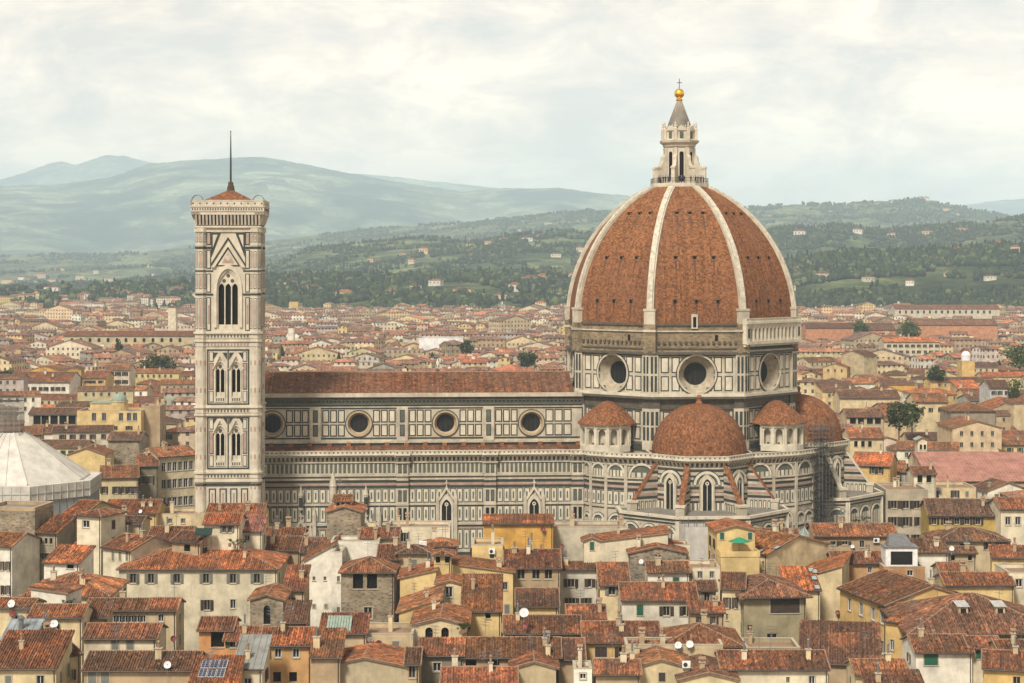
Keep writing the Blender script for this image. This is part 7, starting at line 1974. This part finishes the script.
# ---- villas on the slopes
rv = random.Random(3)
VC = MB(); VC.box(-6,6,-4.5,4.5,-6,7,M['plaster'],'d'); vil_wall = VC.mesh('wall')
VR = MB()
o_ = .6
for q in ([(-6-o_,-4.5-o_,7),(6+o_,-4.5-o_,7),(2,0,9.6),(-2,0,9.6)],[(6+o_,-4.5-o_,7),(6+o_,4.5+o_,7),(2,0,9.6)],[(6+o_,4.5+o_,7),(-6-o_,4.5+o_,7),(-2,0,9.6),(2,0,9.6)],[(-6-o_,4.5+o_,7),(-6-o_,-4.5-o_,7),(-2,0,9.6)]): VR.face(q, M['tile'], [(0,0),(12,0),(8,5),(4,5)][:len(q)])
vil_roof = VR.mesh('roof')
VW = MB(); VW.frame(-6, -4.5)
VW.wb(-.6,.6,-.9,.9,.1,M['sh_brown']); vil_win = VW.mesh('window')
vsp = [('near_hills', px, yy) for px, yy in ((36,3000),(52,3100),(110,2950),(125,2900),(178,2930),(206,3050),(292,2900),(330,3200),(375,3180),(436,2960),(543,3050),(530,3000),(575,3100),(800,2950),(846,3000),(886,3100),(935,3000),(960,3120),(1000,3150),(1016,3060),(20,2700),(60,2750),(85,2820),(140,2780),(160,2840),(276,2700),(310,2800),(345,2720),(392,2760),(415,2850),(462,2740),(500,2700),(515,2820),(560,2760),(790,2720),(822,2800),(868,2760),(910,2720),(950,2840),(990,2760))]
vsp += [('middle_hills', px, yy) for px, yy in ((12,3500),(70,3700),(84,3720),(96,3690),(140,3600),(282,3700),(300,3900),(372,4000),(402,4050),(412,3900),(424,4080),(440,3650),(455,4150),(470,4220),(489,4250),(505,4300),(527,4180),(540,4300),(556,3900),(580,4000),(800,4250),(812,3800),(836,3700),(858,4330),(872,3900),(893,4300),(905,3650),(927,4250),(940,3800),(962,4340),(975,3950),(985,4000),(996,4020),(1008,3960),(1015,3600))]
vsp += [('far_hills', px, 4900+py*12) for px, py in ((8,30),(14,34),(22,38),(28,33),(33,28),(41,40),(52,30),(60,26),(72,24),(80,36),(96,44),(108,30),(120,26),(150,60),(275,50),(310,60),(352,64),(398,58))]
vsp += [('far_hills', px, yy) for px, yy in ((30,5600),(48,5700),(60,5650),(152,5300),(172,5900),(180,5950),(440,6200),(470,6000),(520,6300),(548,6500),(770,6400),(830,6600),(893,6800),(921,6890),(927,6870),(936,6880),(946,6700),(958,6600))]
for i, (hn, px, yy) in enumerate(vsp):
    if hn == 'far_hills': yy = 5800 + (yy-4900)*1.4
    if hn == 'middle_hills': yy = 3300 + (yy-3250)*1.28
    x = KX(px)*yy; z = float(HILLF[hn](np.array([x]), np.array([yy*1.0]))[0])
    sc_v = {'near_hills': 1.0, 'middle_hills': 1.25, 'far_hills': 1.4}[hn]*rv.uniform(.8, 1.5)
    o = empty('villa', (x, yy, z), rv.uniform(-.5, .5)); o.scale = (sc_v*rv.uniform(.9, 1.9), sc_v, sc_v)
    tag(o, {'near_hills': 'pale villa with rust roof among the dark trees at the edge of the town', 'middle_hills': 'small pale villa with rust roof on the green middle hillside', 'far_hills': 'tiny pale villa high on the hazy far hill'}[hn], 'villa', {'near_hills': 'villas among the trees', 'middle_hills': 'villas on the middle hills', 'far_hills': 'villas on the far hill'}[hn])
    link('wall', vil_wall, o, color=vary(rv.choice([PALE, WHITE, CREAM, LEMON]), .1, rv)); link('roof', vil_roof, o, color=vary(rv.choice([T_OLD, T_ORANGE, T_BROWN]), .1, rv))
    if hn != 'far_hills':
        for a in (2.2, 6, 9.8): link('window', vil_win, o, (a-0, 0, 4.2))

# ---- the rest of the town as one mass
WBF = [q for q in WB if q[0] not in ('yellow', 'ochre') and (q[0] != 'light yellow' or q is WB[-9])] + [('y', LEMON, 1)]*2
def town_mass(name, lst):
    V, Q, T_, colq, uvq, mi = [], [], [], [], [], []
    for (cx, cy, W_, D, yaw, ze) in lst:
        c_, s_ = math.cos(yaw), math.sin(yaw)
        def P_(u, v, z): return (cx+u*c_-v*s_, cy+u*s_+v*c_, z)
        wc = vary(r3.choice(WBF)[1], .18, r3); tcol = vary(r3.choice(TB)[1], .2, r3); tcol = (tcol[0]*1.22+.03, tcol[1]*1.2+.035, tcol[2]*1.2+.038)  # roof colours lifted and pinkened to put distance haze into them
        hw, hd = W_/2, D/2
        z0 = 0; base = len(V); ph = r3.uniform(0, 9)
        for _ in range(r3.choice([0, 0, 1, 1, 2])):   # attics, stair heads and stacks on the roof
            bw, bd, bh = r3.uniform(.6, 3.2), r3.uniform(.6, 2.4), r3.uniform(1.5, 3.6); bu, bv = r3.uniform(-hw+2, hw-2), r3.uniform(-hd*.6, hd*.3)
            k8 = [(bu, bv), (bu+bw, bv), (bu+bw, bv+bd), (bu, bv+bd)]; bc = vary(r3.choice(WBF)[1], .15, r3)
            for i in range(4):
                (a, b), (c2, d2) = k8[i], k8[(i+1)%4]
                V += [P_(a,b,ze), P_(c2,d2,ze), P_(c2,d2,ze+bh), P_(a,b,ze+bh)]; Q.append((base, base+1, base+2, base+3)); base += 4; colq.append(bc); mi.append(0); uvq += [(0,20)]*4
            V += [P_(q[0], q[1], ze+bh) for q in k8]; Q.append((base, base+1, base+2, base+3)); base += 4; colq.append(tcol if bw > 1.5 else bc); mi.append(1 if bw > 1.5 else 0); uvq += [(0,20)]*4
        hip = r3.random() < .35; flatr = r3.random() < .07
        rise = r3.uniform(.26, .36)*hd
        e = .5
        c8 = [(-hw,-hd),(hw,-hd),(hw,hd),(-hw,hd)]
        for i in range(4):
            (a, b), (c2, d2) = c8[i], c8[(i+1)%4]; L = math.hypot(c2-a, d2-b)
            V += [P_(a,b,z0), P_(c2,d2,z0), P_(c2,d2,ze), P_(a,b,ze)]; Q.append((base, base+1, base+2, base+3)); base += 4
            colq.append(wc); mi.append(0); uvq += [(ph, 20-ze), (ph+L, 20-ze), (ph+L, 20), (ph, 20)]
        if flatr:
            V += [P_(-hw,-hd,ze),P_(hw,-hd,ze),P_(hw,hd,ze),P_(-hw,hd,ze)]; Q.append((base,base+1,base+2,base+3)); base += 4; colq.append((.3,.28,.25)); mi.append(1); uvq += [(0,0),(W_,0),(W_,D),(0,D)]
            continue
        k = hd if hip and W_ > D+1 else 0
        zo, zr = ze-.12, ze+rise
        A, B, C_, D_2 = P_(-hw-e,-hd-e,zo), P_(hw+e,-hd-e,zo), P_(hw+e,hd+e,zo), P_(-hw-e,hd+e,zo)
        E, Fp = P_(-hw+k-(0 if k else e),0,zr), P_(hw-k+(0 if k else e),0,zr)
        sl_ = math.hypot(hd+e, rise)
        for q, u in (([A,B,Fp,E], [(0,0),(W_,0),(W_-k,sl_),(k,sl_)]), ([C_,D_2,E,Fp], [(0,0),(W_,0),(W_-k,sl_),(k,sl_)])):
            V += q; Q.append((base,base+1,base+2,base+3)); base += 4; colq.append(tcol); mi.append(1); uvq += [(a+ph*7, b) for a, b in u]
        if k:
            for q in ([B,C_,Fp,Fp],[D_2,A,E,E]):
                m_ = tuple((np.array(q[1])+np.array(q[2]))/2)
                V += [q[0],q[1],m_,q[2]]; Q.append((base,base+1,base+2,base+3)); base += 4; colq.append(tcol); mi.append(1); uvq += [(0,0),(D,0),(D*.75,sl_/2),(D/2,sl_)]
        else:
            for s2 in (-1, 1):
                a, b, t_ = P_(s2*hw,-hd,ze), P_(s2*hw,hd,ze), P_(s2*hw,0,zr-.1)
                if s2 < 0: a, b = b, a
                m_ = tuple((np.array(b)+np.array(t_))/2)
                V += [a,b,m_,t_]; Q.append((base,base+1,base+2,base+3)); base += 4; colq.append(wc); mi.append(0); uvq += [(0,20),(0,20),(0,20),(0,20)]
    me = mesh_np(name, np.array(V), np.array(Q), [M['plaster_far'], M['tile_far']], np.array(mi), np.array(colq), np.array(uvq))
    return tag(link(name, me), kind='stuff')
extra = []                               # the town thins out into the trees
while len(extra) < 70:
    yy = r3.uniform(2380, 2800); px = r3.uniform(-15, 1040); x = KX(px)*yy
    if r3.random() < (yy-2380)/700: continue
    nz = float(fbm(np.array([x/110.]), np.array([yy/110.]), 4, 5)[0])
    if nz > .47 or px > 215: continue
    gz = float(HILLF['near_hills'](np.array([x]), np.array([yy*1.0]))[0])
    extra.append((x, yy, r3.choice([9, 12, 16, 22, 34]), r3.uniform(9, 13), math.radians(r3.gauss(3, 14)), max(gz, 0)+r3.uniform(9, 15)))
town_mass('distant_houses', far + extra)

# ---- single trees inside the town
def tree(label, px, pyb, Y, w_, h_, mats, grp='trees between the houses', kind='round', leaf=.45):
    X, _, Z = px2(px, pyb, Y)
    o = empty('tree', (X, Y, 0)); tag(o, label, 'tree', grp)
    zt = max(Z, 0)+h_; w_ *= 1.2; h_ *= 1.45; zb = zt-h_
    m = MB(); m.tube((0,0,0),(0,0,zt-h_*.5), .35, .2, BARK, 7)
    for k in range(5):
        a = 2*math.pi*k/5+.3; m.tube((0,0,zt-h_*.75),(w_*.3*math.cos(a),w_*.3*math.sin(a),zt-h_*.35),.14,.06,BARK,5)
    m.build('trunk', o)
    n = int(min(1300, 95*w_)); leaf *= 1.25
    foliage(rp, w_/2*.85, w_/2*.8, h_/2*.85, n, leaf, mats, zt-h_/2).build('crown', o)
tree('dark spreading pine in the town left of the bell tower', 153, 369, 900, 13, 8, LEAF[:2])
tree('second dark pine touching the larger spreading pine', 167, 369, 910, 9, 7, LEAF[:2])
tree('dark cypress like tree left of the bell tower', 119, 352, 1150, 5, 9, LEAF[:1])
tree('light green garden tree at the left edge of the town', 12, 380, 860, 12, 6, LEAF[1:])
tree('dark green tree beside the light green garden tree', 4, 384, 830, 9, 7, LEAF[:2])
tree('dark pair of trees behind the apse right of the dome', 899, 421, 600, 9, 7, LEAF[:2])
tree('smaller dark tree right of the pair behind the apse', 912, 419, 610, 7, 6, LEAF[:2])
tree('low dark tree by the paired villas right of the dome', 935, 377, 830, 8, 5, LEAF[:2])
tree('pale green tree between orange barracks', 908, 336, 1350, 16, 13, LEAF[1:], leaf=.8)
tree('second pale green tree left of the brick barracks', 861, 334, 1360, 10, 13, LEAF[1:], leaf=.8)
tree('bare branched green tree at the far right among roofs', 1014, 396, 720, 6, 7, LEAF[1:])
tree('green tree at the right edge of the town', 1020, 362, 900, 14, 10, LEAF[1:], leaf=.6)
tree('round dark tree above the nave roof ridge', 467, 350, 1150, 9, 6, LEAF[:2], leaf=.6)
tree('dark tree right of the white modern block', 527, 362, 1020, 10, 7, LEAF[:2], leaf=.6)

# ---- visitors at the lantern railing
def person_mesh(r, top, legs):
    m = MB()
    def limb(prof, mat, sq=.62): 
        n = 10
        rings = [[(cx+rx*math.cos(2*math.pi*k/n), cy+rx*sq*math.sin(2*math.pi*k/n), z) for k in range(n)] for (cx, cy, rx, z) in prof]
        for A, B in zip(rings[:-1], rings[1:]):
            for k in range(n): j = (k+1)%n; m.face([A[k],A[j],B[j],B[k]], mat)
        m.face(rings[-1], mat); m.face(rings[0][::-1], mat)
    for s_ in (-1, 1):
        limb([(s_*.09,-.05,.06,0),(s_*.09,-.02,.055,.1),(s_*.09,0,.065,.3),(s_*.09,0,.06,.48),(s_*.09,0,.085,.7),(s_*.075,0,.1,.88)], legs, .95)
        limb([(s_*.22,-.22+r.uniform(-.05,.05),.035,1.0+r.uniform(0,.1)),(s_*.25,-.05,.045,1.1),(s_*.21,0,.055,1.38)], top, 1)
        limb([(s_*.22,-.27,.03,1.02),(s_*.22,-.2,.035,1.03)], SKIN, 1)
    limb([(0,0,.16,.82),(0,0,.15,1.0),(0,0,.18,1.2),(0,0,.2,1.38),(0,0,.11,1.46),(0,0,.06,1.5)], top)
    limb([(0,0,.055,1.46),(0,-.01,.06,1.54),(0,-.02,.085,1.6),(0,-.01,.1,1.68),(0,0,.07,1.75)], SKIN, 1.05)
    limb([(0,.03,.1,1.62),(0,.02,.108,1.7),(0,.01,.075,1.77),(0,.01,.02,1.78)], HAIR, 1.0)
    return m.mesh('person')
SKIN, HAIR = flat('skin', (.42,.26,.19), .6), flat('hair', (.03,.022,.018), .7)
PC = [('dark jacket', (.02,.022,.03)), ('red top', (.3,.03,.03)), ('blue jacket', (.05,.09,.2)), ('white shirt', (.6,.6,.58)), ('grey coat', (.15,.15,.15)), ('black coat', (.012,.012,.014)), ('green jacket', (.05,.09,.05)), ('beige coat', (.35,.28,.18))]
PM = [(n, person_mesh(rv, flat('cloth_'+n.replace(' ', '_'), c, .8), flat('trousers', (.03,.035,.05), .8))) for n, c in PC]
for i, a in enumerate((-66, -60, -55, -47, -41, -34, -28, -9, -4, 2, 18, 23, 30, 37, 44, 49, 58, 66)):
    t_ = R(a); rr = 5.98
    x, y = cw(rr*math.sin(t_), -rr*math.cos(t_)); n, me = PM[(i*5+i//3) % len(PM)]
    o = link('person', me, None, (x, y, 91.9), R(a)+R(3.6)); tag(o, f"person in a {n} at the lantern railing, {['first','second','third','fourth','fifth','sixth','seventh','eighth','ninth','tenth','eleventh','twelfth','thirteenth','fourteenth','fifteenth','sixteenth','seventeenth','eighteenth'][i]} from the western end", 'person', 'visitors at the lantern railing')

# ================================================================== the air
hz = MB(); hz.box(-9900, 9900, -60, 27000, -200, 1330, M['white'])
o = hz.build('haze'); o.data.materials.clear()
hmz = bpy.data.materials.new('haze'); hmz.use_nodes = True; t = hmz.node_tree; t.nodes.clear()
ou = t.nodes.new('ShaderNodeOutputMaterial'); pv = t.nodes.new('ShaderNodeVolumePrincipled')
pv.inputs['Color'].default_value = (.69, .87, 1.0, 1); pv.inputs['Density'].default_value = 7.2e-5; pv.inputs['Anisotropy'].default_value = -0.22
t.links.new(pv.outputs[0], ou.inputs['Volume']); o.data.materials.append(hmz); tag(o, kind='stuff')
